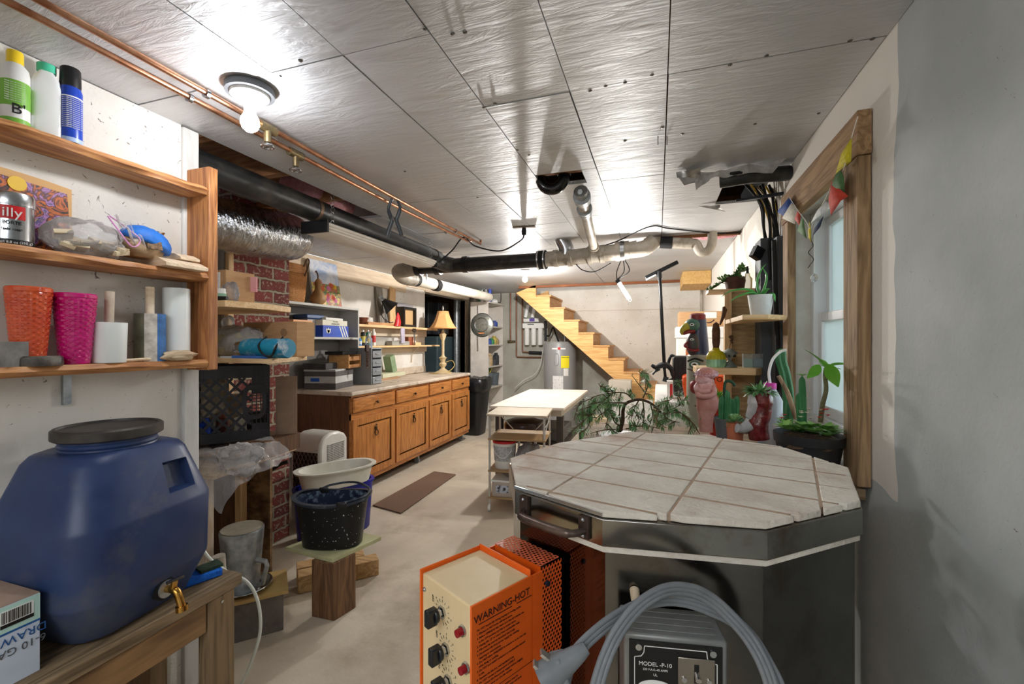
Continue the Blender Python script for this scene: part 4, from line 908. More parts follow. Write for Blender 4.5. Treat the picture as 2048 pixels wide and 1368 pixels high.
# things on the top alcove board
z = S1Z + .0305
a = onY(1.6, 455, 580)
t = thing('shipping_box', 'small brown cardboard box with white shipping label on the high alcove board', 'box', (-2.0, 1.66, z))
M().box(-2.12, -1.955, 1.58, 1.74, z, z + .155).build('carton', CARD, t, bev=.002)
M().box(-2.09, -1.99, 1.578, 1.58, z + .06, z + .145).build('shipping_label', PAPER, t)
M().box(-2.085, -2.045, 1.5765, 1.578, z + .115, z + .135).build('label_logo', mat('violet_print', (110, 90, 160), rough=.7), t)
M().box(-2.04, -2.0, 1.5765, 1.578, z + .07, z + .135).build('label_print', mat('grey_label_print', (150, 158, 180), (236, 236, 236), sc=120, rough=.7), t)
tag(M().obox((-1.945, 1.72, z + .10), (.045, .006, .075), .25).build('pink_card', mat('pink_card', (234, 170, 176), rough=.7)), 'pink card with grey print tucked beside the shipping box', 'card')
p = onY(1.55, 440, 598)
t = thing('small_jar', 'small white jar with green label in front of the shipping box', 'jar', (p.x, 1.55, z))
M().lathe([(.001, 0), (.026, 0), (.026, .045), (.001, .045)], (p.x, 1.55, z), 20).build('jar', WHITE, t)
M().lathe([(.001, .045), (.024, .045), (.024, .06), (.001, .06)], (p.x, 1.55, z), 20).build('lid', WHITE, t)
M().lathe([(.0262, .012), (.0264, .013), (.0264, .036), (.0262, .037)], (p.x, 1.55, z), 20).build('label_band', mat('sage_label', (140, 180, 150), rough=.6), t)
p = onY(1.56, 505, 588)
t = thing('film_scrap', 'crumpled clear film lying by the paint roller tube', 'plastic', (-1.93, 1.60, z))
sack((-1.955, 1.6, z), (.05, .03, .05), 18, 10, .5, 3).build('film', film('scrap_film', (228, 228, 232), .3, 40), t, ang=180)
t = thing('paint_tube', 'used reddish paint tube with dark nozzle lying on the high alcove board', 'tube', (-1.93, 1.53, z))
M().tube([(-2.06, 1.53, z + .012), (-1.96, 1.53, z + .013)], [.008, .012], 12).build('tube', mat('tube_red', (150, 60, 70), (180, 140, 120), sc=40, rough=.5), t)
M().tube([(-1.96, 1.53, z + .013), (-1.905, 1.535, z + .012), (-1.89, 1.535, z + .012)], [.011, .01, .008], 12).build('nozzle', BLACK, t)
# middle alcove board: bag, teal bottle, box
z = S2Z + .0005
c = Vector((-2.04, 1.72, z))
t = thing('plastic_sack', 'knotted clear plastic sack of greyish material behind the teal bottle', 'bag', tuple(c))
sack(c, (.14, .08, .075), 26, 16, .3, 12).build('contents', mat('sack_fill', (170, 164, 142), (140, 134, 112), sc=18, rough=.8, bump=.5), t, ang=180)
sack(c, (.155, .09, .088), 26, 16, .35, 13).build('sack', film('sack_film', (226, 226, 226), .3, 20), t, ang=180)
M().tube(smooth([c + Vector((-.07, 0, .1)), c + Vector((-.08, 0, .14)), c + Vector((-.07, 0, .18)), c + Vector((-.05, 0, .2))], 5), [.03, .026, .022, .019, .018, .02, .022, .026, .03, .032, .03, .028, .024, .02, .02, .016], 14).build('knot', MATS['sack_film'], t, ang=180)
tA, tB = onY(1.58, 452, 693), onY(1.58, 578, 692)
r_ = .045; zc = z + r_ + .001
t = thing('insulated_bottle', 'scuffed teal flask lying on its side with black cord on the alcove shelf', 'bottle', (tB.x - .1, 1.58, z))
TEAL = mat('scuffed_teal', (20, 140, 172), (10, 110, 150), sc=6, rough=.35, c3=(196, 206, 206), sc3=11)
M().lathe([(.001, 0), (r_ * .92, 0), (r_, .01), (r_, .235), (r_ * .95, .25), (.001, .25)], n=28).build('body', TEAL, t, local=True).matrix_local = Matrix.Translation((tB.x - (tB.x - .1), 0, r_ + .001)) @ Matrix.Rotation(-PI / 2, 4, 'Y')
M().lathe([(.001, .245), (r_ * .7, .245), (r_ * .72, .275), (r_ * .66, .28), (r_ * .66, .30), (.001, .30)], n=24).build('steel_neck', STEEL, t, local=True).matrix_local = Matrix.Translation((.1, 0, r_ + .001)) @ Matrix.Rotation(-PI / 2, 4, 'Y')
xb = tB.x
M().tube(smooth([(xb - .13, 1.58, zc + r_ * 1.15), (xb - .125, 1.58 - r_ * 1.05, zc + r_ * .3), (xb - .09, 1.58 - r_ * 1.2, zc - r_ * .6), (xb - .05, 1.58 - r_ * 1.1, zc - r_ * .75), (xb - .025, 1.58 - r_ * 1.1, zc + .1 * r_), (xb - .035, 1.58, zc + r_ * 1.12)], 8), .0045, 7).build('cord_loop', RUBBER, t)
t = thing('flat_carton', 'open brown carton with a round finger hole behind the teal bottle', 'box', (-1.86, 1.82, z))
a, b_ = onY(1.84, 537, 650), onY(1.84, 595, 650)
x0, x1 = -2.1, onY(1.8, 594, 650).x; zt = zv(643, dep((x1, 1.8))); xs = onY(1.8, 537, 650).x
m = M(); m.box(x0, x1, 1.8, 1.92, z, zt)
cb_ = m.build('carton', CARD, t)
hc = onY(1.798, 567, 665)
M().cyl((hc.x, 1.7985, hc.z), (hc.x, 1.8, hc.z), .021, n=24).build('finger_hole', mat('hole_dark', (150, 116, 84), rough=.9), t)
m = M(); m.box(-1.775, -1.735, 1.74, 1.76, z, z + .05); tag(m.build('white_packet', PAPER), 'small white packet standing at the right end of the alcove shelf', 'packet')
bl = onY(1.535, 500, 715)
t = thing('blue_tool', 'small blue handled tool lying at the front edge of the alcove shelf', 'tool', (-1.85, 1.545, z))
a, b_ = onY(1.545, 466, 715), onY(1.545, 531, 715)
M().box(a.x, b_.x, 1.538, 1.556, z, z + .012).build('handle', mat('tool_blue', (60, 110, 190), rough=.4), t)
M().box(a.x - .07, a.x, 1.537, 1.558, z, z + .008).build('blade', mat('pale_blade', (200, 206, 214), rough=.4), t)
# milk crate on the low shelf, on the plastic wrap
CRATE = mat('crate_black', (30, 30, 33), (46, 46, 50), sc=14, rough=.35)
cw_, ch_ = .345, .365
cc = onK(2.12, 456, 884)
cz_ = .85; base = Vector((cc.x, cc.y, cz_)); rz_ = YAW * .15
t = thing('milk_crate', 'black plastic milk crate with lattice side, filled with small parts', 'crate', tuple(base), .9)
def bar(m, x0, z0, x1, z1, w=.005, d=.012, y=0.0):
    m.beam((x0, y, z0), (x1, y, z1), d, w, (0, 0, 1) if abs(x1 - x0) > 1e-6 else (1, 0, 0))
L0, R0, z0, z1 = -cw_ / 2, cw_ / 2, 0, ch_
m = M(); m.box(L0, L0 + .06, -.006, .006, 0, ch_).box(L0, R0, -.006, .006, 0, .05).box(L0, R0, -.006, .006, ch_ - .06, ch_)
lx0, lx1, lz0, lz1 = L0 + .06, R0 - .075, .05, ch_ - .06
s = .052
i = -8
while i < 10:
    for sg in (1, -1):
        pts = []
        xa = lx0 + i * s
        a0, a1 = (xa, lz0), (xa + (lz1 - lz0) * .92, lz1)
        if sg < 0: a0, a1 = (xa, lz1), (xa + (lz1 - lz0) * .92, lz0)
        # clip to lattice window in x
        t0 = max(0, (lx0 - a0[0]) / (a1[0] - a0[0])); t1 = min(1, (lx1 - a0[0]) / (a1[0] - a0[0]))
        if t1 - t0 > .02:
            q = lambda tt: (a0[0] + (a1[0] - a0[0]) * tt, a0[1] + (a1[1] - a0[1]) * tt)
            m.beam((q(t0)[0], 0, q(t0)[1]), (q(t1)[0], 0, q(t1)[1]), .012, .0045, (0, 1, 0.01))
    i += 1
for k in range(5): m.box(lx1 + k * .0185, lx1 + k * .0185 + .004, -.008, .006, 0, ch_)
for k in range(13):
    zz = .12 + k * .016
    m.box(lx1, R0, -.006, .004, zz, zz + .004)
m.box(lx1, R0, -.003, .003, ch_ - .14, ch_).box(lx1, R0, -.003, .003, 0, .08)
hx, hz, hw, hh = lx1 + .012, .185, .034, .066
rg = []
for rr_, yy in ((1, -.01), (1.55, -.01), (1.55, .008), (1, .008)):
    ring_ = []
    for a in [2 * PI * k / 32 for k in range(32)]:
        ca, sa = math.cos(a), math.sin(a)
        w_ = hw + .018 * (rr_ - 1) / .55; h_ = hh + .018 * (rr_ - 1) / .55
        ring_.append((hx + w_ * math.copysign(abs(ca) ** .7, ca), yy, hz + h_ * math.copysign(abs(sa) ** .6, sa)))
    rg.append(ring_)
rg.append(rg[0]); m.loft(rg, caps=False)
m.build('front_side', CRATE, t, local=True, ang=30)
M().box(L0, L0 + .012, 0, .28, 0, ch_).build('left_side', CRATE, t, local=True)
m = M()
for k in range(6): m.box(R0 - .01, R0, .01 + k * .05, .02 + k * .05, 0, ch_)
for k in range(5): m.box(R0 - .008, R0 - .002, 0, .28, k * .088, k * .088 + .012)
m.build('right_side', CRATE, t, local=True)
m = M(); m.box(L0, R0, .02, .28, 0, .012); m.build('bottom', CRATE, t, local=True)
m = M().box(L0, R0, .27, .28, 0, .1).box(L0, R0, .27, .28, ch_ - .04, ch_); m.build('back_side', CRATE, t, local=True)
TC = WM[t.name]
rnd = random.Random(11)
for i, (x, z_, c1, nm, lab, r) in enumerate(((-.09, .045, (30, 70, 170), 'blue_bottle', 'small blue bottle inside the black crate, lower left', .03), (-.02, .045, (120, 60, 44), 'brown_jar', 'small brown jar inside the black crate beside the blue bottle', .028), (.05, .05, (190, 180, 160), 'pale_jar', 'small pale jar inside the black crate at the front right', .03), (.03, .16, (170, 150, 120), 'tan_bundle', 'tan paper bundle in the middle of the black crate', .05), (-.06, .2, (150, 136, 112), 'paper_bag', 'folded kraft paper bag at the back of the black crate', .06))):
    c = TC @ Vector((x, .08 + .03 * (i % 2) + (.06 if i > 2 else 0), .0125)); h_ = (.1, .12, .11, .2, .26)[i]
    mt = mat('crate_' + nm, c1, tuple(int(q * .75) for q in c1), sc=14, rough=.5)
    tag((M().lathe([(.001, 0), (r, 0), (r, h_ * .75), (r * .5, h_ * .88), (r * .5, h_), (.001, h_)], tuple(c), 14) if i < 3 else M().obox(c + Vector((0, 0, h_ / 2)), (r * 2, r, h_), .3 * i)).build(nm, mt), lab, 'jar' if i < 3 else 'package')
tag(M().obox(Vector((-1.84, 1.83, 1.0)), (.10, .008, .3), .7).build('brown_board', mat('hardboard', (156, 128, 106), (138, 112, 92), sc=14, rough=.8)), 'brown hardboard sheet standing right of the black crate', 'board')
tag(M().obox(Vector((-1.87, 1.84, .805)), (.08, .05, .075), .7).build('orange_box', mat('salmon_box', (232, 120, 88), rough=.7)), 'small salmon box under the brown hardboard beside the crate', 'box')
# plastic wrap and planks on the low shelf
z = S3Z + .0005
m = M().obox((-2.0, 1.56, z + .04), (.32, .08, .022), .12); tag(m.build('wrapped_plank', PINEX), 'short plank wrapped in clear plastic under the black crate', 'plank')
m = M().obox((-2.0, 1.75, z + .042), (.4, .25, .083), .1); tag(m.build('crate_base_block', DARKWOODZ), 'dark timber block under the black crate', 'block')
t = thing('plastic_wrap', 'big crumpled sheet of clear plastic wrap spilling over the low alcove shelf', 'plastic', (-1.85, 1.55, z))
WRAP = film('wrap_film', (232, 230, 230), .26, 22)
rnd = random.Random(2)
def wrapf(a, b_):
    x = -2.2 + .52 * a; y = 1.70 - .36 * b_
    zz = z + .085 - .045 * b_
    if b_ > .78: zz -= (b_ - .78) * (.14 if a < .6 else .4) * (1 + .25 * math.sin(a * 9))
    if a > .85: zz -= (a - .85) * .5
    q = Vector((x * 9, y * 9, 0))
    return (x + .02 * mnoise.noise(q * 1.3 + Vector((0, 0, 5))), y + .03 * mnoise.noise(q + Vector((3, 0, 9))), zz + .035 * mnoise.noise(q * .8) + .014 * mnoise.noise(q * 2.6))
M().grid(wrapf, 60, 36).build('sheet', WRAP, t, ang=180)
sack((-1.77, 1.5, S3Z - .02), (.10, .08, .07), 24, 16, .5, 21).build('bunched_end', WRAP, t, ang=180)
# lower alcove: can on tray on box
bx = Vector((-1.745, 1.66, 0)); BH = .17
t = thing('grey_crate_box', 'low grey painted box on the floor under the galvanized can', 'box', (-1.86, 1.66, 0))
cs = [onZ(0, 460, 1290).xy, onZ(0, 567, 1260).xy]; e = (cs[1] - cs[0]).normalized(); nn = Vector((-e.y, e.x))
p0 = cs[0] - e * .12; p1 = cs[1]; p2 = p1 + nn * .2; p3 = p0 + nn * .2
M().prism([p0, p1, p2, p3], 0, BH).build('box', mat('grey_paint', (140, 132, 124), (116, 108, 102), sc=5, rough=.8, c3=(94, 88, 84)), t, bev=.003)
q0, q1 = p0 - nn * .012 - e * .01, p1 - nn * .012 + e * .02; q2, q3 = q1 + nn * .225, q0 + nn * .225
tag(M().prism([q0, q1, q2, q3], BH + .0005, BH + .014).build('yellow_board', mat('yellowed_board', (206, 184, 112), (190, 150, 96), sc=7, rough=.7)), 'yellowed board lying on the grey box under the steel tray', 'board')
tc = (p0 + p1 + p2 + p3) / 4 + e * .01 - nn * .005; z = BH + .0145
tag(M().lathe([(.001, 0), (.085, 0), (.105, .022), (.112, .024), (.11, .027), (.1, .024), (.083, .004), (.001, .004)], (tc.x, tc.y, z), 36).build('steel_tray', STEEL), 'round steel tray holding the upturned galvanized can', 'tray')
z += .0045
t = thing('galvanized_can', 'dented galvanized can standing upside down with a loop handle on the steel tray', 'can', (tc.x - .02, tc.y, z))
c0 = Vector((tc.x - .02, tc.y, z)); ax = Vector((.02, 0, .33))
M().tube([c0, c0 + Vector((0, 0, .004)), c0 + Vector((0, 0, .27)), c0 + Vector((0, 0, .275))], [.07, .07, .092, .09], 32).build('body', GALV, t)
M().cyl(c0 + Vector((0, 0, .276)), c0 + Vector((0, 0, .279)), .086, n=32).build('base_plate', mat('zinc_base', (186, 182, 166), (160, 156, 140), sc=12, rough=.6, metal=.4), t)
hd = Vector((.97, .05, 0)).normalized()
M().tube([c0 + hd * .082 + Vector((0, 0, .14)), c0 + hd * .135 + Vector((0, 0, .138)), c0 + hd * .142 + Vector((0, 0, .12)), c0 + hd * .118 + Vector((0, 0, .035)), c0 + hd * .072 + Vector((0, 0, .02))], .011, 8).build('handle', GALV, t)
# ================================================================ MIDDLE FLOOR
P0 = onZ(0, 668, 1243); P1 = onZ(0, 623, 1233); P2 = onZ(0, 712, 1215)
PZ = .275; pts = [P0.xy, P2.xy, P2.xy + (P1 - P0).xy, P1.xy]
t = thing('timber_post_stool', 'short square timber post standing on the floor under the green board', 'block', tuple(P0))
M().prism(pts, 0, PZ - .0005).build('post', wood('dark_post', (86, 58, 36), (134, 98, 66), 'z', rough=.75, bump=.3), t, bev=.004)
b0, b1, b2 = [onZ(PZ + .02, u, v) for u, v in ((665, 1118), (763, 1073), (571, 1094))]
bp_ = [b0.xy, b1.xy, (b1 + b2 - b0).xy, b2.xy]
tag(M().prism(bp_, PZ, PZ + .02).build('green_board', mat('greenish_board', (196, 196, 152), (178, 176, 134), sc=6, rough=.7), bev=.002), 'pale green painted board on the timber post, carrying the black bucket', 'board')
# oval speckled bucket
SPK = mat('paint_speckled', (18, 19, 22), (228, 228, 230), sc=70, rough=.35, lo=.68, hi=.72, det=2)
SPKIN = mat('splashed_blue_inside', (26, 38, 62), (150, 170, 190), sc=26, rough=.4, lo=.5, hi=.72)
bc = (Vector(bp_[0]) + Vector(bp_[2])) / 2 + Vector((.0, -.015)); z = PZ + .021
t = thing('oval_bucket', 'oval black bucket splattered with white paint on the green board', 'bucket', (bc.x, bc.y, z), YAW)
def oval(rx, ry, zz, n=40): return [(rx * math.copysign(abs(math.cos(a)) ** .8, math.cos(a)), ry * math.copysign(abs(math.sin(a)) ** .8, math.sin(a)), zz) for a in [2 * PI * i / n for i in range(n)]]
def rimw(r, lip):   # rim dips at a pouring lip
    return [(x, y, zz + lip * (abs(x) / .2) ** 2 * .02) for x, y, zz in r]
hb = .235
M().loft([oval(.001, .001, 0), oval(.14, .085, 0), oval(.147, .09, .004), oval(.15, .092, .03), oval(.176, .112, hb - .012), oval(.176, .112, hb - .01)], caps=False).build('body', SPK, t, local=True)
M().loft([rimw(oval(.176, .112, hb - .018), 1), rimw(oval(.195, .13, hb - .012), 1), rimw(oval(.197, .132, hb), 1), rimw(oval(.176, .112, hb + .002), 1)], caps=False).build('rim', mat('rim_grey_blue', (46, 54, 66), (120, 130, 142), sc=20, rough=.35, lo=.5, hi=.8), t, local=True)
M().loft([oval(.174, .110, hb + .001), oval(.148, .090, .05), oval(.1, .06, .03), oval(.001, .001, .03)], caps=False).build('inside', SPKIN, t, local=True)
M().tube(smooth([(-.1, .1, hb + .01), (-.06, .135, hb + .02), (.06, .135, hb + .035), (.17, .05, hb + .03), (.18, -.05, hb + .022), (.1, -.115, hb + .012)], 8), .006, 8).build('wire_handle', MATS['rim_grey_blue'], t, local=True)
for x, y in ((-.09, .105), (.09, -.118)): M().obox((x, y, hb + .0), (.05, .02, .03)).build('handle_lug', BLACK, t, local=True, bev=.006)
# lumber on the floor
for i, (a, b_, lab) in enumerate(((onZ(0, 565, 1196), onZ(0, 640, 1150), ''), (onZ(0, 596, 1190), onZ(0, 758, 1150), ''))):
    if i == 0: continue
    d = (b_ - a).normalized(); nn = Vector((-d.y, d.x, 0))
    for k, off in enumerate((.048, .15)):
        m = M().beam(a + nn * off + Vector((0, 0, .045)) + d * .0, b_ + nn * off * .9 + Vector((0, 0, .045)) - d * (.0 if k == 0 else .06), .088, .089)
        tag(m.build('timber_beam', wood('floor_beam', (164, 124, 78), (206, 170, 120), 'x', rough=.75), bev=.003), ('front pine beam lying on the floor behind the timber post', 'rear pine beam lying on the floor, against the blue bin')[k], 'beam', 'pine beams on the floor')
# blue bin with white tub on it
e0, e1 = Vector((-2.17, 2.26, 0)), Vector((-1.89, 2.7, 0)); d = (e1 - e0).normalized(); nn = Vector((-d.y, d.x, 0)); ang = math.atan2(d.y, d.x)
cN = (e0 + e1) / 2 + nn * .125
t = thing('blue_bin', 'deep blue plastic bin on the floor behind the speckled bucket', 'bin', (cN.x, cN.y, 0), ang)
BB = mat('bin_blue', (24, 36, 150), (20, 30, 128), sc=5, rough=.35)
LB = (e1 - e0).length
M().loft([oval(LB / 2 - .03, .10, 0), oval(LB / 2 - .02, .105, .01), oval(LB / 2, .125, .335), oval(LB / 2 + .012, .135, .337), oval(LB / 2 + .012, .135, .35), oval(LB / 2 - .01, .115, .35), oval(LB / 2 - .03, .1, .05)]).build('body', BB, t, local=True)
t = thing('white_tub', 'shallow white plastic tub resting on the blue bin', 'tub', (cN.x + .03, cN.y - .02, .351), ang)
M().loft([oval(.21, .11, 0), oval(.22, .12, .006), oval(.245, .13, .11), oval(.27, .15, .112), oval(.272, .152, .122), oval(.24, .127, .122), oval(.215, .113, .012)]).build('body', mat('tub_white', (230, 230, 222), (214, 212, 200), sc=6, rough=.35), t, local=True)
# dehumidifier
x0, x1, y0, y1 = -2.58, -2.31, 2.6, 2.9; zt = .655
t = thing('dehumidifier', 'off-white portable dehumidifier with grilles standing beside the worktop end', 'appliance', (-2.42, 2.7, 0))
prof = [(y0, .02), (y1, .02), (y1, zt - .07), (y1 - .03, zt - .03), (y1 - .09, zt - .005), (y0 + .12, zt), (y0 + .05, zt - .02), (y0 + .01, zt - .07), (y0, zt - .12)]
M().prism(prof, x0, x1, 'x').build('casing', mat('appliance_white', (222, 220, 214), (206, 202, 192), sc=3, rough=.35), t, bev=.02)
m = M(); m.box(x1 + .0005, x1 + .001, y0 + .075, y1 - .045, zt - .215, zt - .085); m.build('vent_backing', BLACK, t)
m = M()
for i in range(13):
    yy = y0 + .075 + i * .015; m.box(x1 + .001, x1 + .004, yy, yy + .005, zt - .215, zt - .085)
for i in range(11):
    zz = zt - .215 + i * .0127; m.box(x1 + .001, x1 + .004, y0 + .075, y1 - .045, zz, zz + .004)
m.build('vent_grid', MATS['appliance_white'], t)
M().box(x0 + .03, x1 - .02, y0 - .003, y0 - .001, .25, zt - .13).build('intake_backing', mat('dark_brown_void', (50, 36, 30), rough=.9), t)
m = M()
for i in range(-6, 9):
    for sg in (1, -1):
        xa = x0 + .03 + i * .034
        za, zb = .25, zt - .13
        pa, pb = (xa, za), (xa + (zb - za) * .5, zb)
        if sg < 0: pa, pb = (xa, zb), (xa + (zb - za) * .5, za)
        xl, xr = x0 + .03, x1 - .02
        t0 = max(0, (xl - pa[0]) / (pb[0] - pa[0])); t1 = min(1, (xr - pa[0]) / (pb[0] - pa[0]))
        if t1 > t0 + .02:
            q = lambda s_: (pa[0] + (pb[0] - pa[0]) * s_, y0 - .005, pa[1] + (pb[1] - pa[1]) * s_)
            m.beam(q(t0), q(t1), .004, .004, (0, 1, .01))
m.build('intake_mesh', mat('mesh_brown', (120, 98, 84), rough=.6), t)
# red orange flag-like cloth and clutter in the gap beside the chimney
tag(M().grid(lambda a, b_: Vector((-2.3 + .09 * a + .004 * math.sin(a * 20), 1.93 + .01 * math.sin(a * 12), .74 - (.17 + .06 * math.sin(a * 3)) * b_)), 10, 6).build('red_cloth', mat('red_cloth', (190, 46, 16), (226, 120, 20), sc=14, st=(4, 4, .5), rough=.5), solid=.004), 'red and orange cloth hanging under the low alcove shelf', 'cloth')
tag(M().beam((-2.2, 2.02, .30), (-2.18, 1.94, .70), .09, .018).build('leaning_board', GREYWOODZ), 'grey board leaning between the chimney and the white appliance', 'board')
tag(M().tube(smooth([(-2.3, 2.04, .012), (-2.3, 2.1, .45), (-2.26, 2.16, .55), (-2.2, 2.2, .58)], 6), .012, 8).build('black_hose', RUBBER), 'black hose curving beside the chimney foot', 'hose')
# mat
mp_ = [onZ(.002, u, v).xy for u, v in ((745, 1012), (802, 1028), (912, 950), (868, 944))]
tag(M().prism(mp_, .001, .012).build('floor_mat', mat('brown_mat', (124, 98, 80), (106, 82, 66), sc=90, rough=.9, bump=.5), bev=.004), 'brown ribbed mat on the concrete floor in front of the oak cabinet', 'mat')
# ================================================================ CABINET WITH WORKTOP
CX = -2.45; cy0, cy1 = 3.12, 5.56
OAK = wood('oak_z', (150, 88, 36), (196, 130, 66), 'z', rough=.4, bump=.12, coat=.2); OAKY = wood('oak_y', (150, 88, 36), (196, 130, 66), 'y', rough=.4, bump=.12, coat=.2)
OAKD = wood('oak_side', (78, 44, 22), (112, 66, 34), 'z', rough=.5)
t = thing('oak_base_cabinet', 'long oak base cabinet with ring pulls on the left wall', 'cabinet', (-2.78, 4.3, 0))
M().box(XL + .03, CX - .02, cy0, cy0 + .02, .1, .872).box(XL + .03, CX - .02, cy1 - .02, cy1, .1, .872).box(XL + .03, CX - .02, cy0 + .02, cy1 - .02, .1, .12).box(XL + .03, XL + .05, cy0 + .02, cy1 - .02, .12, .872).build('carcass', OAKD, t)
st = [(3.12, 3.14), (3.735, 3.79), (4.405, 4.455), (4.98, 5.035), (5.54, 5.56)]
m = M()
for a, b_ in st: m.box(CX - .02, CX, a, b_, .1, .872)
for z0, z1 in ((.1, .15), (.665, .72), (.857, .872)): m.box(CX - .0195, CX - .0005, cy0, cy1, z0, z1)
m.build('face_frame', OAKY, t)
IRON = mat('dark_bronze', (62, 50, 40), (92, 76, 58), sc=30, rough=.35, metal=.9)
for i in range(4):
    a, b_ = st[i][1] - .012, st[i + 1][0] + .012; mid = (a + b_) / 2
    # door with raised panel
    z0, z1 = .145, .672; m = M(); fr = .058
    m.box(CX, CX + .018, a, a + fr, z0, z1).box(CX, CX + .018, b_ - fr, b_, z0, z1).box(CX, CX + .018, a + fr, b_ - fr, z0, z0 + fr).box(CX, CX + .018, a + fr, b_ - fr, z1 - fr, z1)
    q0, q1, w0, w1 = a + fr, b_ - fr, z0 + fr, z1 - fr
    rg = []
    for ins, xx in ((0, .006), (.012, .006), (.034, .015), (.034, .0155)):
        rg.append([(CX + xx, q0 + ins, w0 + ins), (CX + xx, q1 - ins, w0 + ins), (CX + xx, q1 - ins, w1 - ins), (CX + xx, q0 + ins, w1 - ins)])
    m.loft(rg)
    d = m.build('door', OAK, t, bev=.003)
    py = mid + .0; pz = .535
    h = M(); h.lathe([(.001, 0), (.012, .003), (.014, .02), (.009, .03), (.001, .032)], (CX + .02, py, pz - .0), 12).cyl((CX + .012, py, pz + .015), (CX + .03, py, pz + .015), .008, n=10)
    h.tube(arc((CX + .028, py, pz - .024), .024, 0, 2 * PI, 20, 'yz'), .0045, 7, caps=False).ball((CX + .026, py, pz + .045), .008, 8, 6)
    h.build('ring_pull', IRON, d)
    m = M().box(CX, CX + .018, a, b_, .728, .852); m.box(CX + .018, CX + .021, a + .012, b_ - .012, .74, .84)
    d = m.build('drawer', OAKY, t, bev=.004)
    M().cyl((CX + .02, mid, .79), (CX + .034, mid, .79), .006, n=8).ball((CX + .042, mid, .79), (.01, .014, .014), 12, 8).build('knob', IRON, d)
for yy in (3.25, 4.3, 5.45):
    M().cyl((CX - .06, yy - .012, .03), (CX - .06, yy + .012, .03), .03, n=14).box(CX - .08, CX - .04, yy - .014, yy + .014, .03, .1).build('caster', GALV, t)
WT = mat('worktop_laminate', (214, 200, 182), (196, 178, 158), sc=5, rough=.5, c3=(160, 140, 120), sc3=7)
t = thing('worktop', 'stained beige laminate worktop with back lip on the oak cabinet', 'worktop', (-2.77, 4.34, .873))
M().box(XL + .03, CX + .025, cy0 - .02, cy1 + .02, .8735, .91).build('slab', WT, t, bev=.01)
M().box(XL + .004, XL + .024, 3.72, 5.5, .9105, 1.0).build('backsplash', WT, t, bev=.004)
for (yy, xx) in ((3.95, -2.7), (4.1, -2.62)): M().lathe([(.001, 0), (.012, 0), (.01, .0015), (.001, .0015)], (xx, yy, .9105), 9).build('teal_stain', mat('teal_stain', (30, 70, 70), rough=.7), t)
WZ = .9105
# open grey wall shelf
GS = mat('grey_laminate', (196, 194, 188), (182, 180, 174), sc=4, rough=.5); GSD = mat('grey_laminate_in', (120, 116, 110), rough=.6)
t = thing('open_shelf_box', 'grey two-tier open shelf box standing at the near end of the worktop', 'shelf', (-2.97, 3.2, WZ))
gx0, gx1, gy0, gy1 = XL + .03, -2.84, 2.56, 3.74
M().box(gx0, gx1, gy0, gy1, 1.645, 1.665).build('top_panel', GS, t)
M().box(gx0, gx1, gy0, gy1 - .02, 1.355, 1.375).build('shelf', GS, t)
M().box(gx0, gx1, gy1 - .02, gy1, WZ, 1.644).build('side_panel', GS, t)
M().box(gx0, gx1, gy0, gy0 + .02, WZ, 1.644).build('side_panel', GS, t)
M().box(gx0, gx0 + .008, gy0 + .02, gy1 - .02, WZ, 1.644).build('back_panel', GSD, t)
z = 1.6655
# basket, painting, gourd on top
a, b_ = onX(-2.93, 577, 590), onX(-2.93, 615, 590)
t = thing('wicker_creel', 'honey brown lidded wicker fishing basket on top of the grey shelf', 'basket', (-2.95, (a.y + b_.y) / 2 - .02, z))
yc = (a.y + b_.y) / 2 - .03; hw = .135; hh = zv(528, dep((-2.93, yc))) - z
WK = mat('wicker', (168, 104, 48), (206, 146, 80), sc=60, st=(1, 1, 2.2), rough=.45, bump=1.0)
def bask(z0, z1, sc1, n=36):
    return [[(-2.965 + .075 * s_ * math.copysign(abs(math.cos(a)) ** .7, math.cos(a)), yc + hw * s_ * math.copysign(abs(math.sin(a)) ** .7, math.sin(a)), zz) for a in [2 * PI * i / n for i in range(n)]] for zz, s_ in [(z0 + (z1 - z0) * i / 14, sc1(i / 14) * (1 + .012 * (-1) ** i)) for i in range(15)]]
M().loft(bask(z, z + hh * .76, lambda q: .8 + .28 * q - .1 * q * q)).build('body', WK, t)
M().loft(bask(z + hh * .765, z + hh, lambda q: 1.0 - .12 * q)).build('lid', wood('lid_cane', (176, 110, 52), (214, 152, 84), 'y', sc=3, rough=.4), t)
M().tube(smooth([(-2.89, yc + .05, z + hh * .95), (-2.86, yc + .06, z + hh + .05), (-2.87, yc + .09, z + hh + .02), (-2.88, yc + .05, z + hh * .7)], 6), .006, 7).build('leather_strap', DARKWOODZ, t)
SKY = artmat('flower_painting', [(110, 140, 100), (60, 110, 80), (210, 90, 60), (70, 120, 80), (236, 200, 70), (200, 120, 150), (84, 130, 90)], 14, .8)
p0, p1 = onX(-3.02, 619, 600), onX(-3.02, 675, 600)
t = thing('flower_painting', 'small canvas painting of sky and bright flowers leaning on the wall', 'painting', (-3.02, (p0.y + p1.y) / 2, z))
ht = zv(515, dep(p0)) - z; ly = p1.y - p0.y
T0 = Matrix.Translation((-2.965, p0.y + .0, z)) @ Matrix.Rotation(-.16, 4, 'Y')
M(T0).box(-.018, 0, 0, ly, 0, ht).build('canvas', PAPER, t)
M(T0).put([(.0008, 0, ht * .5), (.0008, ly, ht * .5), (.0008, ly, ht), (.0008, 0, ht)], [(0, 1, 2, 3)]).build('painted_sky', artmat('sky_paint', [(150, 176, 216), (226, 228, 236), (160, 184, 220), (232, 228, 226)], 7, .6), t)
M(T0).put([(.0008, 0, 0), (.0008, ly, 0), (.0008, ly, ht * .5), (.0008, 0, ht * .5)], [(0, 1, 2, 3)]).build('painted_meadow', SKY, t)
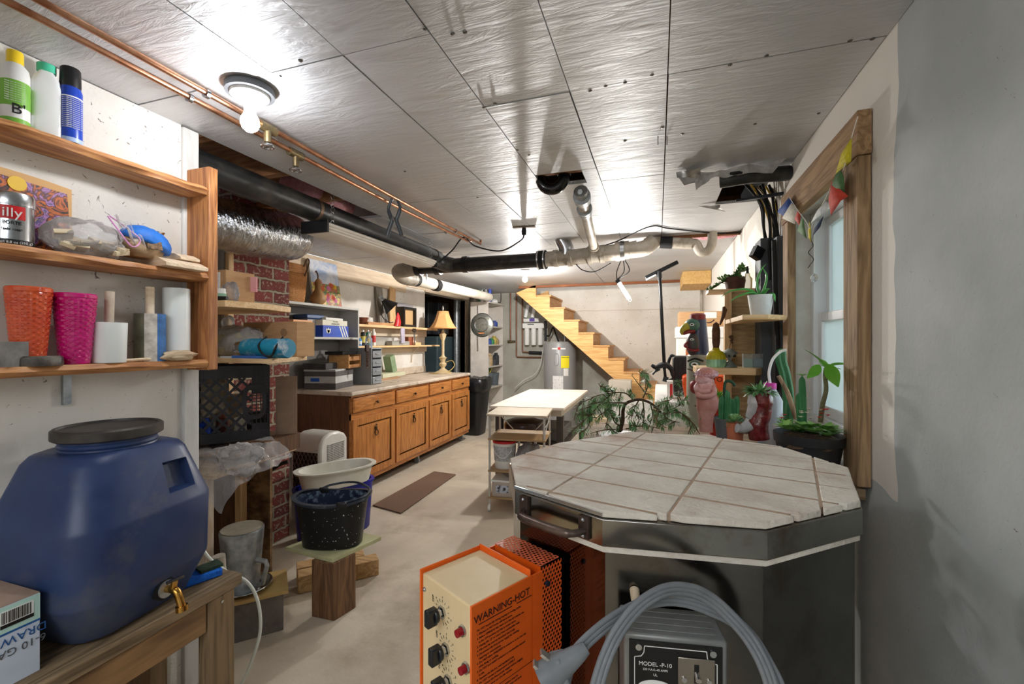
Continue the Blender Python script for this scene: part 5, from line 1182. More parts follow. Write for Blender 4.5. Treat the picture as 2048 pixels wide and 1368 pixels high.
m = M(T0); rnd = random.Random(4)
fl_cols = [(240, 196, 50), (222, 84, 60), (226, 110, 70), (220, 120, 170)]
for ci, cc in enumerate(fl_cols):
    m = M(T0)
    for k in range(4):
        y_, z_ = rnd.uniform(.05, ly - .05), rnd.uniform(.05, ht * .55)
        for a in range(9): m.leaf((.002, y_, z_), (0, math.cos(a * .7), math.sin(a * .7)), .032, .014, (1, 0, 0), 0, 3, 0)
    m.build('painted_flower', mat('petal_%d' % ci, cc, rough=.6), t, ang=180)
g = onX(-2.9, 636, 585)
t = thing('bottle_gourd', 'dried bottle gourd with long curved stem in front of the painting', 'gourd', (-2.9, g.y, z))
M().lathe([(.001, 0), (.04, .002), (.065, .03), (.068, .06), (.05, .1), (.028, .135), (.024, .165), (.03, .19), (.024, .215), (.008, .235), (.001, .238)], (-2.9, g.y, z), 24).build('body', mat('gourd_skin', (150, 110, 68), (190, 150, 100), sc=8, rough=.5), t)
M().tube(smooth([(-2.9, g.y, z + .23), (-2.9, g.y - .005, z + .27), (-2.9, g.y - .025, z + .3), (-2.9, g.y - .035, z + .285)], 5), [.006] * 10 + [.003] * 6, 7).build('stem', DARKWOODZ, t)
# shelf middle tier
z = 1.3755
def ybox(u0, u1, x): return onX(x, u0, 650).y, onX(x, u1, 650).y
def cbox(name, lab, u0, u1, v0, v1, x, m_, d=.2, cat='box', grp=None, bev=.002, z=None):
    ya, yb = ybox(u0, u1, x); k = dep((x, (ya + yb) / 2)); zt = zv(v0, k); zb = z if z is not None else zv(v1, k)
    return tag(M().box(x - d, x, ya, yb, zb, zt).build(name, m_, bev=bev), lab, cat, grp), ya, yb, zb, zt
ya, yb = ybox(596, 625, -2.86); k = dep((-2.86, yb)); zt = zv(641, k)
t = thing('shoe_carton', 'orange and grey printed carton on the middle tier of the grey shelf', 'box', (-2.95, (ya + yb) / 2, z))
M().box(-3.05, -2.86, ya - .05, yb, z, zt).build('carton', mat('peach_print', (236, 176, 130), rough=.6), t)
M().box(-3.051, -2.8595, ya - .051, yb + .0005, z + .055, z + .11).build('grey_band', mat('band_brown', (120, 104, 96), rough=.6), t)
M().text('FOAM', .038, facing((-2.859, (ya + yb) / 2 - .02, z + .066), (1, 0, 0)), .0006).text('FIT', .034, facing((-2.859, (ya + yb) / 2 - .03, zt - .042), (1, 0, 0)), .0006).build('lettering', WINK, t)
ya2, yb2 = ybox(619, 645, -2.9); ht = zv(637, dep((-2.9, yb2)))
t = thing('grey_storage_box', 'pale grey storage bin with blue lid behind the orange carton', 'box', (-2.98, (ya2 + yb2) / 2, z))
M().box(-3.05, -2.93, ya2 + .01, yb2, z, z + .16).build('bin', mat('pale_grey_bin', (190, 194, 200), rough=.5), t)
M().box(-3.055, -2.90, ya2 - .03, yb2 + .02, z + .161, z + .20).build('lid', mat('navy_lid', (54, 84, 130), rough=.4), t, bev=.008)
ya3, yb3 = ybox(646, 701, -2.85); k = dep((-2.85, (ya3 + yb3) / 2)); zt = zv(652, k)
t = thing('blue_shoe_box', 'bright blue shoe box with white stripes on the grey shelf', 'box', (-2.95, (ya3 + yb3) / 2, z))
M().box(-3.06, -2.85, ya3, yb3 - .03, z, zt).build('carton', mat('shoebox_blue', (26, 84, 200), (20, 64, 176), sc=5, rough=.45), t)
m = M(); hz = zt - z
for k_ in range(3):
    y_ = yb3 - .155 + k_ * .034
    m.put([(-2.8494, y_ - .05 + .04, zt - .002), (-2.8494, y_ - .05 + .056, zt - .002), (-2.8494, y_ + .056, z + .002), (-2.8494, y_ + .04, z + .002)], [(0, 1, 2, 3)])
m.build('stripes', WINK, t)
m = M(); tc_ = Vector((-2.8492, ya3 + .07, z + .035))
for a in (-.6, 0, .6): m.leaf(tc_, (0, math.sin(a), math.cos(a)), .05, .03, (1, 0, 0), 0, 6, 0)
m.build('leaf_logo', WINK, t, ang=180)
t = thing('herbal_book', 'thick cream book with green spine ends lying on the blue shoe box', 'book', (-2.94, (ya3 + yb3) / 2, zt))
M().box(-3.04, -2.855, ya3 + .0, yb3 - .04, zt + .0005, zt + .052).build('cover', mat('cream_cover', (230, 226, 206), rough=.6), t, bev=.003)
M().text('HERBALISM', .021, facing((-2.8545, (ya3 + yb3) / 2 - .02, zt + .01), (1, 0, 0)), .0005).text('MODERN', .016, facing((-2.8545, (ya3 + yb3) / 2 - .02, zt + .033), (1, 0, 0)), .0005).build('lettering', mat('dark_green_ink', (40, 70, 40), rough=.7), t)
tag(M().obox((-2.95, (ya3 + yb3) / 2 - .02, zt + .064), (.16, .26, .02), .1).build('paper_pad', PAPER), 'loose white papers lying on the cream book', 'paper')
p = onX(-2.93, 588, 625)
tag(M().lathe([(.001, 0), (.035, 0), (.042, .1), (.04, .1), (.033, .004), (.001, .004)], (-2.98, p.y - .02, 1.3755 + .0), 20).build('clear_cup', glassy('cup_plastic', (235, 235, 235), .25, .2)), 'clear plastic cup at the left end of the middle tier', 'cup')
# stack at the near end of the worktop
t = thing('grey_document_case', 'striped grey and dark storage case with blue tape on the worktop end', 'case', (-2.85, 3.35, WZ), .22)
CASE = mat('case_dark', (70, 66, 66), (96, 92, 90), sc=5, st=(1, 6, 1), rough=.6); CASEL = mat('case_light', (196, 196, 194), (176, 176, 174), sc=6, rough=.6)
M().box(-.16, .13, -.17, .17, .0005, .055).build('lower_band', CASE, t, local=True)
M().box(-.158, .128, -.168, .168, .055, .115).build('middle_band', CASEL, t, local=True)
M().box(-.16, .13, -.17, .17, .115, .165).build('upper_band', CASE, t, local=True)
M().box(-.161, .131, -.175, .02, .16, .175).build('lid_lip', CASEL, t, local=True)
M().box(-.10, -.02, -.172, -.1685, .07, .10).build('tape', mat('blue_tape2', (24, 84, 176), rough=.6), t, local=True)
t = thing('black_case', 'flat black case lying on the striped grey case', 'case', (-2.89, 3.3, WZ + .175), .2)
M().box(-.12, .1, -.14, .14, .0005, .055).build('shell', mat('case_charcoal', (52, 50, 50), (70, 68, 68), sc=12, rough=.6), t, local=True, bev=.006)
t = thing('wooden_tray', 'slatted pine tray box on the cases at the worktop end', 'box', (-2.82, 3.5, WZ + .175), .22)
TAN = wood('tray_tan', (190, 136, 76), (216, 168, 108), 'y', rough=.6); TANB = wood('tray_brown', (140, 94, 50), (176, 124, 74), 'x', rough=.6)
M().box(-.09, .10, .115, .127, 0.0005, .125).build('end_panel', TAN, t, local=True); M().box(-.09, .10, -.127, -.115, .0005, .125).build('end_panel', TAN, t, local=True)
M().box(.088, .10, -.115, .115, 0.0005, .035).build('slat', TANB, t, local=True); M().box(.088, .10, -.115, .115, .07, .11).build('slat', TANB, t, local=True)
M().box(-.09, .10, -.115, .115, 0.0005, .01).build('base', TANB, t, local=True)
tag(M().obox((-2.84, 3.48, WZ + .317), (.17, .3, .03), .22).build('black_tray', BLACK), 'flat black tray resting on top of the slatted wooden tray', 'tray')
a = onX(-2.68, 735, 768); ty = 3.86
t = thing('drawer_tower', 'clear plastic tower of small drawers on the worktop', 'drawers', (-2.8, 3.77, WZ))
DT = mat('smoky_frame', (150, 156, 160), rough=.3); DF = glassy('drawer_clear', (210, 216, 222), .35, .1)
M().box(-2.92, -2.66, 3.69, 3.7, WZ, WZ + .36).box(-2.92, -2.66, 3.85, 3.86, WZ, WZ + .36).box(-2.92, -2.66, 3.7, 3.85, WZ + .35, WZ + .36).box(-2.92, -2.91, 3.7, 3.85, WZ, WZ + .35).build('frame', DT, t)
for i in range(4):
    d = M().box(-2.9, -2.652, 3.702, 3.848, WZ + .005 + i * .086, WZ + .075 + i * .086).build('drawer', DF, t, bev=.004)
    M().box(-2.652, -2.643, 3.745, 3.805, WZ + .04 + i * .086, WZ + .05 + i * .086).build('pull', DT, d)
p = Vector((-2.72, 3.73, WZ + .3605))
t = thing('pump_bottle', 'clear pump bottle with blue print standing on the drawer tower', 'bottle', tuple(p))
M().lathe([(.001, 0), (.033, 0), (.034, .01), (.033, .09), (.02, .11), (.012, .115), (.001, .115)], tuple(p), 20).build('bottle', glassy('gel_clear', (190, 210, 232), .3, .1), t)
M().lathe([(.001, .115), (.011, .115), (.011, .135), (.005, .137), (.005, .155), (.001, .155)], tuple(p), 12).obox(p + Vector((.012, 0, .158)), (.04, .012, .01)).build('pump', WHITE, t)
# ---- wall shelves over the worktop
SHW = PINEY
sx = -2.9
t = thing('wall_shelf', 'upper pine shelf board on the wall above the worktop', 'shelf', (-3.0, 4.6, 1.49))
M().box(XL + .002, sx, 3.74, 5.52, 1.49, 1.515).build('board', SHW, t); M().box(XL + .002, XL + .04, 3.8, 5.5, 1.40, 1.489).build('ledger', mat('ledger_beige', (200, 184, 160), rough=.8), t)
m = M().put([(XL + .002, 5.5, 1.49), (XL + .002, 5.9, 1.49), (sx, 5.52, 1.49), (XL + .002, 5.5, 1.515), (XL + .002, 5.9, 1.515), (sx, 5.52, 1.515)], [(0, 1, 2), (3, 5, 4), (0, 3, 4, 1), (1, 4, 5, 2), (2, 5, 3, 0)]); m.build('end_board', SHW, t)
t = thing('wall_shelf', 'lower pine shelf board on the wall above the worktop, with paint bottles', 'shelf', (-3.0, 4.6, 1.27))
M().box(XL + .002, sx, 3.74, 5.58, 1.27, 1.29).build('board', SHW, t); M().box(XL + .002, XL + .04, 3.8, 5.5, 1.20, 1.269).build('ledger', MATS['ledger_beige'], t)
M().tube(smooth([(XL + .01, 5.15, 1.06), (XL + .03, 5.15, 1.18), (XL + .12, 5.15, 1.262)], 6), .006, 6).build('bracket', MATS['ledger_beige'], t)
US, LS = 1.5155, 1.2905
for u, w, vt, c1, c2, lab in ((719, 8, 676, (70, 140, 210), (220, 225, 230), 'blue capped small paint bottle on the lower wall shelf'), (726, 9, 660, (30, 32, 34), (210, 190, 90), 'black paint bottle with yellow mark on the lower wall shelf'), (736, 9, 660, (50, 130, 110), (220, 190, 80), 'teal green paint bottle on the lower wall shelf'), (747, 9, 658, (226, 222, 214), (196, 60, 60), 'white paint bottle with red label on the lower wall shelf')):
    q = onX(-2.94, u, 670); k = dep(q); r_ = .024; h = zv(vt, k) - LS
    t = thing('paint_bottle', lab, 'bottle', (-2.94, q.y, LS), group='paint bottles on the lower wall shelf')
    M().lathe([(.001, 0), (r_, 0), (r_, h * .8), (r_ * .55, h * .88), (.001, h * .88)], (-2.94, q.y, LS), 16).build('bottle', mat('pb_%d' % u, c1, rough=.4), t)
    M().lathe([(.001, h * .86), (r_ * .55, h * .86), (r_ * .5, h), (.001, h)], (-2.94, q.y, LS), 12).build('cap', WHITE if u != 719 else MATS['pb_719'], t)
    M().lathe([(r_ * 1.01, h * .2), (r_ * 1.02, h * .21), (r_ * 1.02, h * .6), (r_ * 1.01, h * .61)], (-2.94, q.y, LS), 16).build('label_band', mat('pbl_%d' % u, c2, rough=.5), t)
q = onX(-2.98, 728, 640)
tag(M().lathe([(.001, 0), (.05, 0), (.075, .075), (.07, .075), (.046, .006), (.001, .006)], (-3.0, q.y - .02, US), 18).build('wooden_bowl', mat('bowl_brown', (120, 64, 36), (90, 46, 26), sc=10, rough=.5)), 'dark brown wooden bowl at the left end of the upper wall shelf', 'bowl')
for u, v0, v1, ti, lab, c in ((763, 575, 640, -.05, 'grey-brown board offcut leaning on the wall behind the clamp lamp', 'grey_board'), (783, 573, 640, .12, 'tan board offcut leaning on the wall behind the clamp lamp', None)):
    q = onX(-3.05, u, 640); k = dep(q); ht = zv(v0, k) - US
    T = Matrix.Translation((-3.04, q.y, US)) @ Matrix.Rotation(-.08, 4, 'Y') @ Matrix.Rotation(-ti, 4, 'X')
    tag(M(T).box(-.01, .01, -.06, .06, 0, ht).build('board_offcut', MATS['grey_board'] if c else PINEZ), lab, 'board', 'board offcuts on the upper wall shelf')
q = onX(-2.93, 745, 638)
tag(M().box(-3.03, -2.91, q.y - .1, q.y + .45, US, US + .03).build('flat_wood_box', wood('thin_box', (170, 116, 70), (200, 150, 100), 'y')), 'flat brown wooden slats lying on the upper wall shelf under the clamp lamp', 'board')
q = onX(-2.9, 788, 612); LP = Vector((-2.93, q.y, US + .031))
t = thing('clamp_lamp', 'black clamp lamp with aluminium reflector on the upper wall shelf', 'lamp', tuple(LP))
ax_ = Vector((.55, .45, -.7)).normalized(); hc = LP + Vector((0, -.05, .20)); T = Matrix.Translation(hc) @ ax_.to_track_quat('Z', 'Y').to_matrix().to_4x4()
M(T).lathe([(.028, -.09), (.035, -.07), (.07, 0), (.095, .045), (.092, .045), (.066, 0), (.03, -.068)], n=28, caps=False).build('reflector', BLACK, t, solid=.002)
M(T).lathe([(.089, .044), (.064, 0), (.029, -.066), (.001, -.066)], n=28, caps=False).build('inner_reflector', CHROME, t)
M(T).lathe([(.001, -.15), (.02, -.15), (.026, -.09), (.001, -.09)], n=16).build('socket', GALV, t)
M(T).ball((0, 0, 0), .028, 14, 10).build('bulb', mat('dead_bulb', (226, 224, 218), rough=.3), t)
M().tube(smooth([hc - ax_ * .12, hc + Vector((-.04, -.07, .0)), hc + Vector((-.03, -.1, -.12)), LP + Vector((.03, -.1, .01)), LP + Vector((.03, -.02, .012))], 6), .005, 7).build('cord', RUBBER, t)
M().beam(hc - ax_ * .1, LP + Vector((-.02, -.06, 0)), .02, .012).build('clamp_arm', GALV, t)
q = onX(-2.9, 794, 632)
tag(M().loft([[( -2.9 + .03 * math.cos(a), q.y + .06 * math.sin(a), US + zz) for a in [2 * PI * i / 12 for i in range(12)]] if s_ == 1 else [(-2.9 + .03 * s_ * math.cos(a), q.y + .02 + .055 * s_ * math.sin(a), US + zz) for a in [2 * PI * i / 12 for i in range(12)]] for zz, s_ in ((.001, 1), (.05, .95), (.12, .55), (.16, .12))]).build('red_bag', mat('red_bag', (216, 44, 44), (190, 30, 34), sc=14, rough=.4, bump=.6)), 'red wrapped packet in front of the dark picture frame', 'bag')
q0, q1 = onX(-2.93, 808, 630), onX(-2.93, 833, 630); k = dep(q0); ht = zv(613, k) - US
t = thing('shadow_frame', 'black framed tan picture standing on the upper wall shelf', 'frame', (-2.95, (q0.y + q1.y) / 2, US))
m = M(); rect_frame(m, -3.03, -2.93, q0.y, q1.y, US, US + ht, .03); m.build('frame', BLACK, t)
M().box(-2.99, -2.965, q0.y + .03, q1.y - .03, US + .03, US + ht - .03).build('tan_mat', mat('tan_mat', (196, 160, 112), rough=.8), t)
q = onX(-3.03, 806, 620)
tag(M().box(-3.08, -3.035, q.y - .12, q.y + .25, US, US + .30).build('grey_box', mat('grey_pack', (150, 146, 148), rough=.6)), 'grey packet box behind the black picture frame', 'box')
# organisers on the lower shelf
for u0, u1, h, lab in ((762, 800, .09, 'stack of clear plastic organiser cases on the lower wall shelf'), (783, 818, .05, 'flat clear organiser case, right one on the lower wall shelf')):
    ya, yb = ybox(u0, u1, -2.92)
    x = -3.0 if u0 == 762 else -2.91
    t = thing('organiser_case', lab, 'case', (x - .05, (ya + yb) / 2, LS))
    M().box(x - .085, x, ya, yb, LS + .0005, LS + h).build('case', glassy('organiser_clear', (206, 204, 196), .4, .2), t, bev=.004)
    m = M(); m.box(x - .08, x - .006, ya + .008, yb - .008, LS + .002, LS + h * .6); m.build('contents', mat('bits_fill', (150, 140, 128), (206, 196, 180), sc=60, rough=.8), t)
ya, yb = ybox(817, 827, -2.92)
tag(M().box(-3.0, -2.92, ya, yb, LS + .0005, LS + .1).build('wood_block', mat('red_brown_block', (150, 84, 56), rough=.6)), 'small red-brown block on the lower wall shelf beside the organisers', 'block')
ya, yb = ybox(831, 842, -2.92)
tag(M().box(-2.98, -2.92, ya, yb, LS + .0005, LS + .035).build('pine_block', PINEX), 'small pine block at the right end of the lower wall shelf', 'block')
q = onX(sx + .004, 805, 660)
t = thing('hanging_bag', 'clear bag of small parts hanging from the upper wall shelf', 'bag', (sx + .01, q.y, 1.32))
M().box(sx + .002, sx + .018, q.y - .045, q.y + .035, 1.315, 1.5).build('bag', glassy('bag_clear', (214, 206, 222), .45, .2), t, bev=.004)
M().box(sx + .006, sx + .014, q.y - .035, q.y + .025, 1.325, 1.43).build('contents', mat('bag_parts', (150, 140, 160), (206, 200, 210), sc=80, rough=.7), t)
q = onX(sx + .006, 828, 660)
t = thing('scissors', 'scissors with black and white handles hanging from the upper wall shelf', 'scissors', (sx + .008, q.y, 1.3))
m = M()
for dy_, ti in ((-.018, .0), (.022, .01)): m.tube(arc((sx + .008, q.y + dy_, 1.475), .02, 0, 2 * PI, 16, 'yz'), .006, 7, caps=False)
m.build('handle', BLACK, t)
M().beam((sx + .008, q.y - .008, 1.455), (sx + .008, q.y + .006, 1.29), .003, .012, (0, 1, 0)).beam((sx + .011, q.y + .012, 1.455), (sx + .011, q.y - .002, 1.29), .003, .012, (0, 1, 0)).build('blade', STEEL, t)
# green tiles / books on the worktop
q0, q1 = onX(-2.92, 752, 730), onX(-2.92, 806, 730)
tag(M().box(-3.05, -2.84, q0.y - .12, q1.y - .2, WZ + .0005, WZ + .022).build('thin_board', wood('thin_brown', (150, 112, 80), (186, 150, 116), 'y')), 'thin brown board lying on the worktop under the pale green book', 'board')
tag(M().obox((-2.95, (q0.y + q1.y) / 2, WZ + .045), (.17, .5, .042), .05).build('green_book', mat('pale_green_book', (190, 196, 160), (206, 204, 178), sc=5, rough=.7)), 'pale green book lying flat on the worktop', 'book')
q = onX(-3.0, 782, 718)
T = Matrix.Translation((-2.98, q.y - .02, WZ + .068)) @ Matrix.Rotation(.3, 4, 'X')
tag(M(T).box(-.05, .05, -.045, .045, 0, .2).build('green_tile', mat('green_block', (136, 156, 120), (120, 140, 108), sc=8, rough=.7)), 'sage green block leaning above the pale green book', 'block')
t = thing('padlock_strap', 'black padlock and chain hanging at the drawer tower edge', 'lock', (-2.63, 3.87, 1.0))
qq = onX(-2.62, 734, 690)
M().obox(qq + Vector((0, 0, -.03)), (.02, .05, .07)).build('lock_body', mat('lock_dark', (60, 44, 40), rough=.4), t, bev=.006); M().tube(arc(qq + Vector((0, 0, .01)), .018, 0, PI, 10, 'yz'), .005, 7).build('shackle', STEEL, t)
m = M()
for k_ in range(8): m.tube(arc(qq + Vector((0, 0, -.08 - k_ * .018)), .012, 0, 2 * PI, 10, 'yz' if k_ % 2 else 'xz'), .004, 5, caps=False)
m.build('chain', mat('rust_chain', (92, 66, 54), rough=.6, metal=.5), t)
# table lamp
lx, ly_ = -2.72, 5.33; IV = mat('ivory_lamp', (206, 186, 146), (176, 152, 110), sc=16, rough=.5, lo=.4, hi=.75)
t = thing('table_lamp', 'antique ivory table lamp with tan bell shade at the worktop end', 'lamp', (lx, ly_, WZ))
M().lathe([(.001, 0), (.115, 0), (.12, .012), (.10, .022), (.06, .04), (.04, .06), (.001, .06)], (lx, ly_, WZ), 32, wob=lambda k, n, zz: 1 + .06 * math.cos(8 * 2 * PI * k / n) * (1 if zz < .03 else .2)).build('base', IV, t)
M().lathe([(.001, .06), (.03, .06), (.025, .08), (.045, .11), (.05, .13), (.028, .15), (.036, .19), (.055, .21), (.028, .225), (.018, .25), (.02, .44), (.03, .46), (.042, .5), (.046, .52), (.024, .54), (.014, .58), (.001, .58)], (lx, ly_, WZ), 20, wob=lambda k, n, zz: 1 + (.1 * math.cos(5 * 2 * PI * k / n) if .09 < zz < .23 or .45 < zz < .53 else 0)).build('column', IV, t)
sh = []
for zz, r_ in ((.60, .185), (.62, .165), (.68, .125), (.76, .09), (.83, .072)): sh.append([(lx + r_ * math.cos(2 * PI * k / 6 + .3), ly_ + r_ * math.sin(2 * PI * k / 6 + .3), WZ + zz) for k in range(6)])
M().loft(sh, caps=False).build('shade', mat('tan_shade', (222, 170, 110), rough=.8), t, solid=.004, ang=30)
m = M()
for r_ in sh[0:1]: m.tube(r_ + r_[:1], .004, 6)
m.build('shade_trim', mat('shade_trim', (186, 130, 70), rough=.7), t)
M().lathe([(.001, .58), (.006, .58), (.006, .85), (.014, .855), (.012, .88), (.004, .90), (.001, .905)], (lx, ly_, WZ), 12).build('finial', mat('finial_silver', (170, 168, 160), rough=.4, metal=.6), t)
M().tube(smooth([(lx + .03, ly_ + .03, WZ + .15), (lx + .11, ly_ + .05, WZ + .17), (lx + .14, ly_ + .05, WZ + .10), (lx + .09, ly_ - .03, WZ + .03), (lx - .05, ly_ - .13, WZ + .008), (lx - .15, ly_ - .1, WZ + .008)], 7), .004, 6).build('cord', mat('gold_cord', (206, 176, 96), rough=.5), t)
# doorway: fridge-like cabinet, hanging foil, board inside the closet
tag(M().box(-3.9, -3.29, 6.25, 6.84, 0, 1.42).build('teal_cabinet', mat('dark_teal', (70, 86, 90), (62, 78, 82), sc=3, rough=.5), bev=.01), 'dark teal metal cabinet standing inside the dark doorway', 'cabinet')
tag(M().cyl((-3.22, 6.80, 0), (-3.22, 6.80, 2.03), .05, n=18).build('flue_pipe', GALV), 'vertical grey pipe at the right jamb of the dark doorway', 'pipe')
tag(sack((-3.5, 5.75, 1.82), (.18, .2, .13), 24, 16, .5, 31).build('foil_bundle', MATS['crinkled_foil'], ang=180), 'crumpled silver foil bundle high in the dark doorway', 'foil')
T = Matrix.Translation((-3.3, 5.95, 0)) @ Matrix.Rotation(.22, 4, 'X')
tag(M(T).box(-.03, .0, -.17, .17, .004, 1.14).build('folding_seat', mat('grey_panel', (140, 134, 126), rough=.6), bev=.04), 'rounded grey panel leaning inside the dark doorway', 'panel')
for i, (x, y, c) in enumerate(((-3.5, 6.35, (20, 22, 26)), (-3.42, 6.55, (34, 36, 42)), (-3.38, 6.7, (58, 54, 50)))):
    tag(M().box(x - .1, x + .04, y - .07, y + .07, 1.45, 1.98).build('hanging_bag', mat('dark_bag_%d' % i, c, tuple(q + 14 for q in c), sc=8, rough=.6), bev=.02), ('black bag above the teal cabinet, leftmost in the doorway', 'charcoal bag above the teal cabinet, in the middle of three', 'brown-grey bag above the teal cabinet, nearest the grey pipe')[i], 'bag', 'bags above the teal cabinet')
# ================================================================ FAR END
# staircase
rise, run, n = .1812, .2075, 8
sx0, sz0, ys = -1.48, 1.985, 6.25
STW = wood('stair_pine', (206, 150, 84), (232, 186, 120), 'x', sc=.7, rough=.5, bump=.1); STD = wood('stair_pine_riser', (186, 130, 72), (214, 164, 104), 'y', rough=.55)
t = thing('staircase', 'open pine staircase climbing along the back wall to the ceiling', 'staircase', (-.6, 6.6, 0))
pts = [(sx0 - run, sz0 + rise)]
for i in range(n):
    pts += [(sx0 + (i - 1) * run, sz0 - i * rise), (sx0 + i * run, sz0 - i * rise)] if i else [(sx0 - run, sz0), (sx0, sz0)]
pts.append((sx0 + (n - 1) * run, sz0 - n * rise))
xe, ze = sx0 + (n - 1) * run, sz0 - n * rise
pts += [(xe, ze - .12), (xe - .08, ze - .12)]
# lower edge parallel to the flight
sl = rise / run
pts += [(sx0 - run - .30, ze - .12 + (xe - .08 - (sx0 - run - .30)) * sl)]
pts = [(x, min(z, 2.17)) for x, z in pts]
m = M().prism(pts, ys, ys + .04, 'y'); m.build('stringer', STW, t)
M().prism(pts, YB - .075, YB - .035, 'y').build('stringer', STW, t)
for i in range(n):
    x1 = sx0 + i * run; z = sz0 - i * rise
    M().box(x1 - run, x1 + .022, ys - .012, YB - .035, z, z + .026).build('tread', STD, t, bev=.003)
    M().box(x1 - .02, x1, ys + .04, YB - .076, z - rise + .026, z - .001).build('riser', STD, t)
M().box(xe + .001, XR - .06, ys, YB - .035, 0, ze).build('landing_box', STD, t)
# water heater
hx, hy, hr, hz = -1.43, 6.74, .252, 1.335
t = thing('water_heater', 'grey cylindrical water heater under the stairs', 'water heater', (hx, hy, 0))
M().lathe([(.001, .02), (hr - .02, .02), (hr, .04), (hr, hz - .03), (hr - .02, hz), (.001, hz)], (hx, hy, 0), 48).build('tank', mat('heater_grey', (142, 142, 140), rough=.35), t)
fwd = Vector((-hx, -hy, 0)).normalized(); sd = Vector((fwd.y, -fwd.x, 0)) * -1
def on_tank(a, z, off=.001):   # a: angle from the camera-facing line, positive to the right
    th = math.atan2(fwd.y, fwd.x) + a
    return Vector((hx + (hr + off) * math.cos(th), hy + (hr + off) * math.sin(th), z))
def decal(a0, a1, z0, z1, off=.002):
    return M().loft([[on_tank(a0 + (a1 - a0) * i / 8, z, off) for i in range(9)] for z in (z0, z1)], caps=False, closed=False)
zz = lambda v: zv(v, 6.6)
decal(.05, .55, zz(736), zz(712)).build('yellow_label', mat('energy_yellow', (246, 226, 40), rough=.5), t)
decal(.2, .5, zz(752), zz(737)).build('white_label', PAPER, t)
decal(-.45, .18, zz(782), zz(752)).build('data_label', mat('data_sheet', (232, 230, 228), (170, 160, 158), sc=40, rough=.6, lo=.55, hi=.7), t)
decal(-.5, .32, zz(699), zz(696)).build('badge_band', WINK, t)
m = M(facing(on_tank(-.06, zz(697), .004), fwd)).lathe([(.001, 0), (.022, 0), (.022, .003), (.001, .003)], n=20); m.build('red_badge', mat('badge_red', (196, 60, 60), rough=.5), t)
m = M(); c_ = on_tank(-.22, zz(717), .0); 
for rr_ in (1,):
    ring_ = []
    for a in [2 * PI * i / 28 for i in range(29)]: ring_.append(on_tank(-.22 + .13 * math.copysign(abs(math.cos(a)) ** .6, math.cos(a)), zz(719) + .09 * math.copysign(abs(math.sin(a)) ** .6, math.sin(a)), .002))
    m.tube(ring_, .005, 6)
m.build('access_panel', MATS['heater_grey'], t)
Tt = facing(on_tank(.3, zz(715) - .005, .004), on_tank(.3, 0, 1) - Vector((hx, hy, 0)))
M().text('ENERGYGUIDE', .018, Tt, .0006).build('lettering', INK, t)
tag(M().tube([on_tank(-1.3, 1.3, -.02) + Vector((0, 0, .04)), on_tank(-1.3, 1.3, -.02) + Vector((0, 0, .35))], .02, 10).build('flex_connector', RUBBER), 'black insulated connector rising from the water heater top', 'pipe')
tag(M().tube([on_tank(.5, 1.3, -.1) + Vector((0, 0, .04)), on_tank(.5, 1.3, -.1) + Vector((0, 0, .3))], .016, 10).build('flex_connector', STEEL), 'steel braided connector rising from the water heater top', 'pipe')
# copper pipes on the concrete wall
yw = YB - .055
BRN = mat('old_copper', (98, 62, 46), (120, 82, 60), sc=10, rough=.45, metal=.6)
def wp(u, v): return onY(yw, u, v)
tag(M().tube([wp(1021, 584), wp(1021, 682)], .013, 8).build('wall_pipe', BRN), 'brown copper pipe on the grey wall, leftmost, ending in a tap', 'pipe')
tag(M().tube([wp(1033, 584), wp(1033, 712), wp(1034, 714), wp(1084, 715)], .013, 8).build('wall_pipe', BRN), 'brown copper pipe dropping and turning right to the water heater, middle of three', 'pipe')
t = thing('wall_pipe', 'brown copper pipe with black sleeve beside the water filter', 'pipe', tuple(wp(1045, 700)))
M().tube([wp(1045, 590), wp(1045, 702), wp(1046, 704), wp(1060, 705)], .013, 8).build('pipe', BRN, t); M().tube([wp(1058, 705), wp(1084, 706)], .026, 12).build('insulation', RUBBER, t)
t = thing('wall_tap', 'old brass tap at the end of the wall pipe on the grey concrete', 'tap', tuple(wp(1021, 683)))
M().tube([wp(1016, 684), wp(1030, 683)], .018, 8).build('body', MATS['old_brass'], t); M().obox(wp(1020, 682) + Vector((0, -.03, 0)), (.06, .02, .03)).build('handle', MATS['old_brass'], t)
# water filter
t = thing('water_filter', 'white three-cartridge water filter on the grey wall left of the heater', 'filter', tuple(wp(1067, 680)))
yf = YB - .10
for u in (1054, 1067.5, 1081):
    p = onY(yf, u, 690); p1 = onY(yf, u, 655)
    M().lathe([(.001, 0), (.036, 0), (.04, .01), (.043, p1.z - p.z), (.001, p1.z - p.z)], tuple(p), 20).build('cartridge', WHITE, t)
a, b_ = onY(yf, 1046, 657), onY(yf, 1089, 646)
M().box(a.x, b_.x, yf - .045, yf + .05, a.z, b_.z).build('head', WHITE, t, bev=.01)
M().tube([onY(yf, 1048, 641), onY(yf, 1078, 640)], .034, 16).build('membrane_housing', WHITE, t)
M().box(onY(yf, 1060, 640).x, onY(yf, 1070, 640).x, yf - .037, yf - .034, onY(yf, 1060, 643).z, onY(yf, 1060, 637).z).build('purple_label', mat('purple_label', (90, 70, 160), rough=.5), t)
for u in (1053, 1067): M().tube([onY(yf, u - 2, 635), onY(yf, u + 3, 610)], .03, 14).build('post_filter', HDPE, t)
M().box(a.x + .09, a.x + .2, yf - .047, yf - .045, onY(yf, 1060, 650).z, onY(yf, 1060, 648).z).build('logo_strip', mat('grey_logo', (90, 96, 100), rough=.5), t)
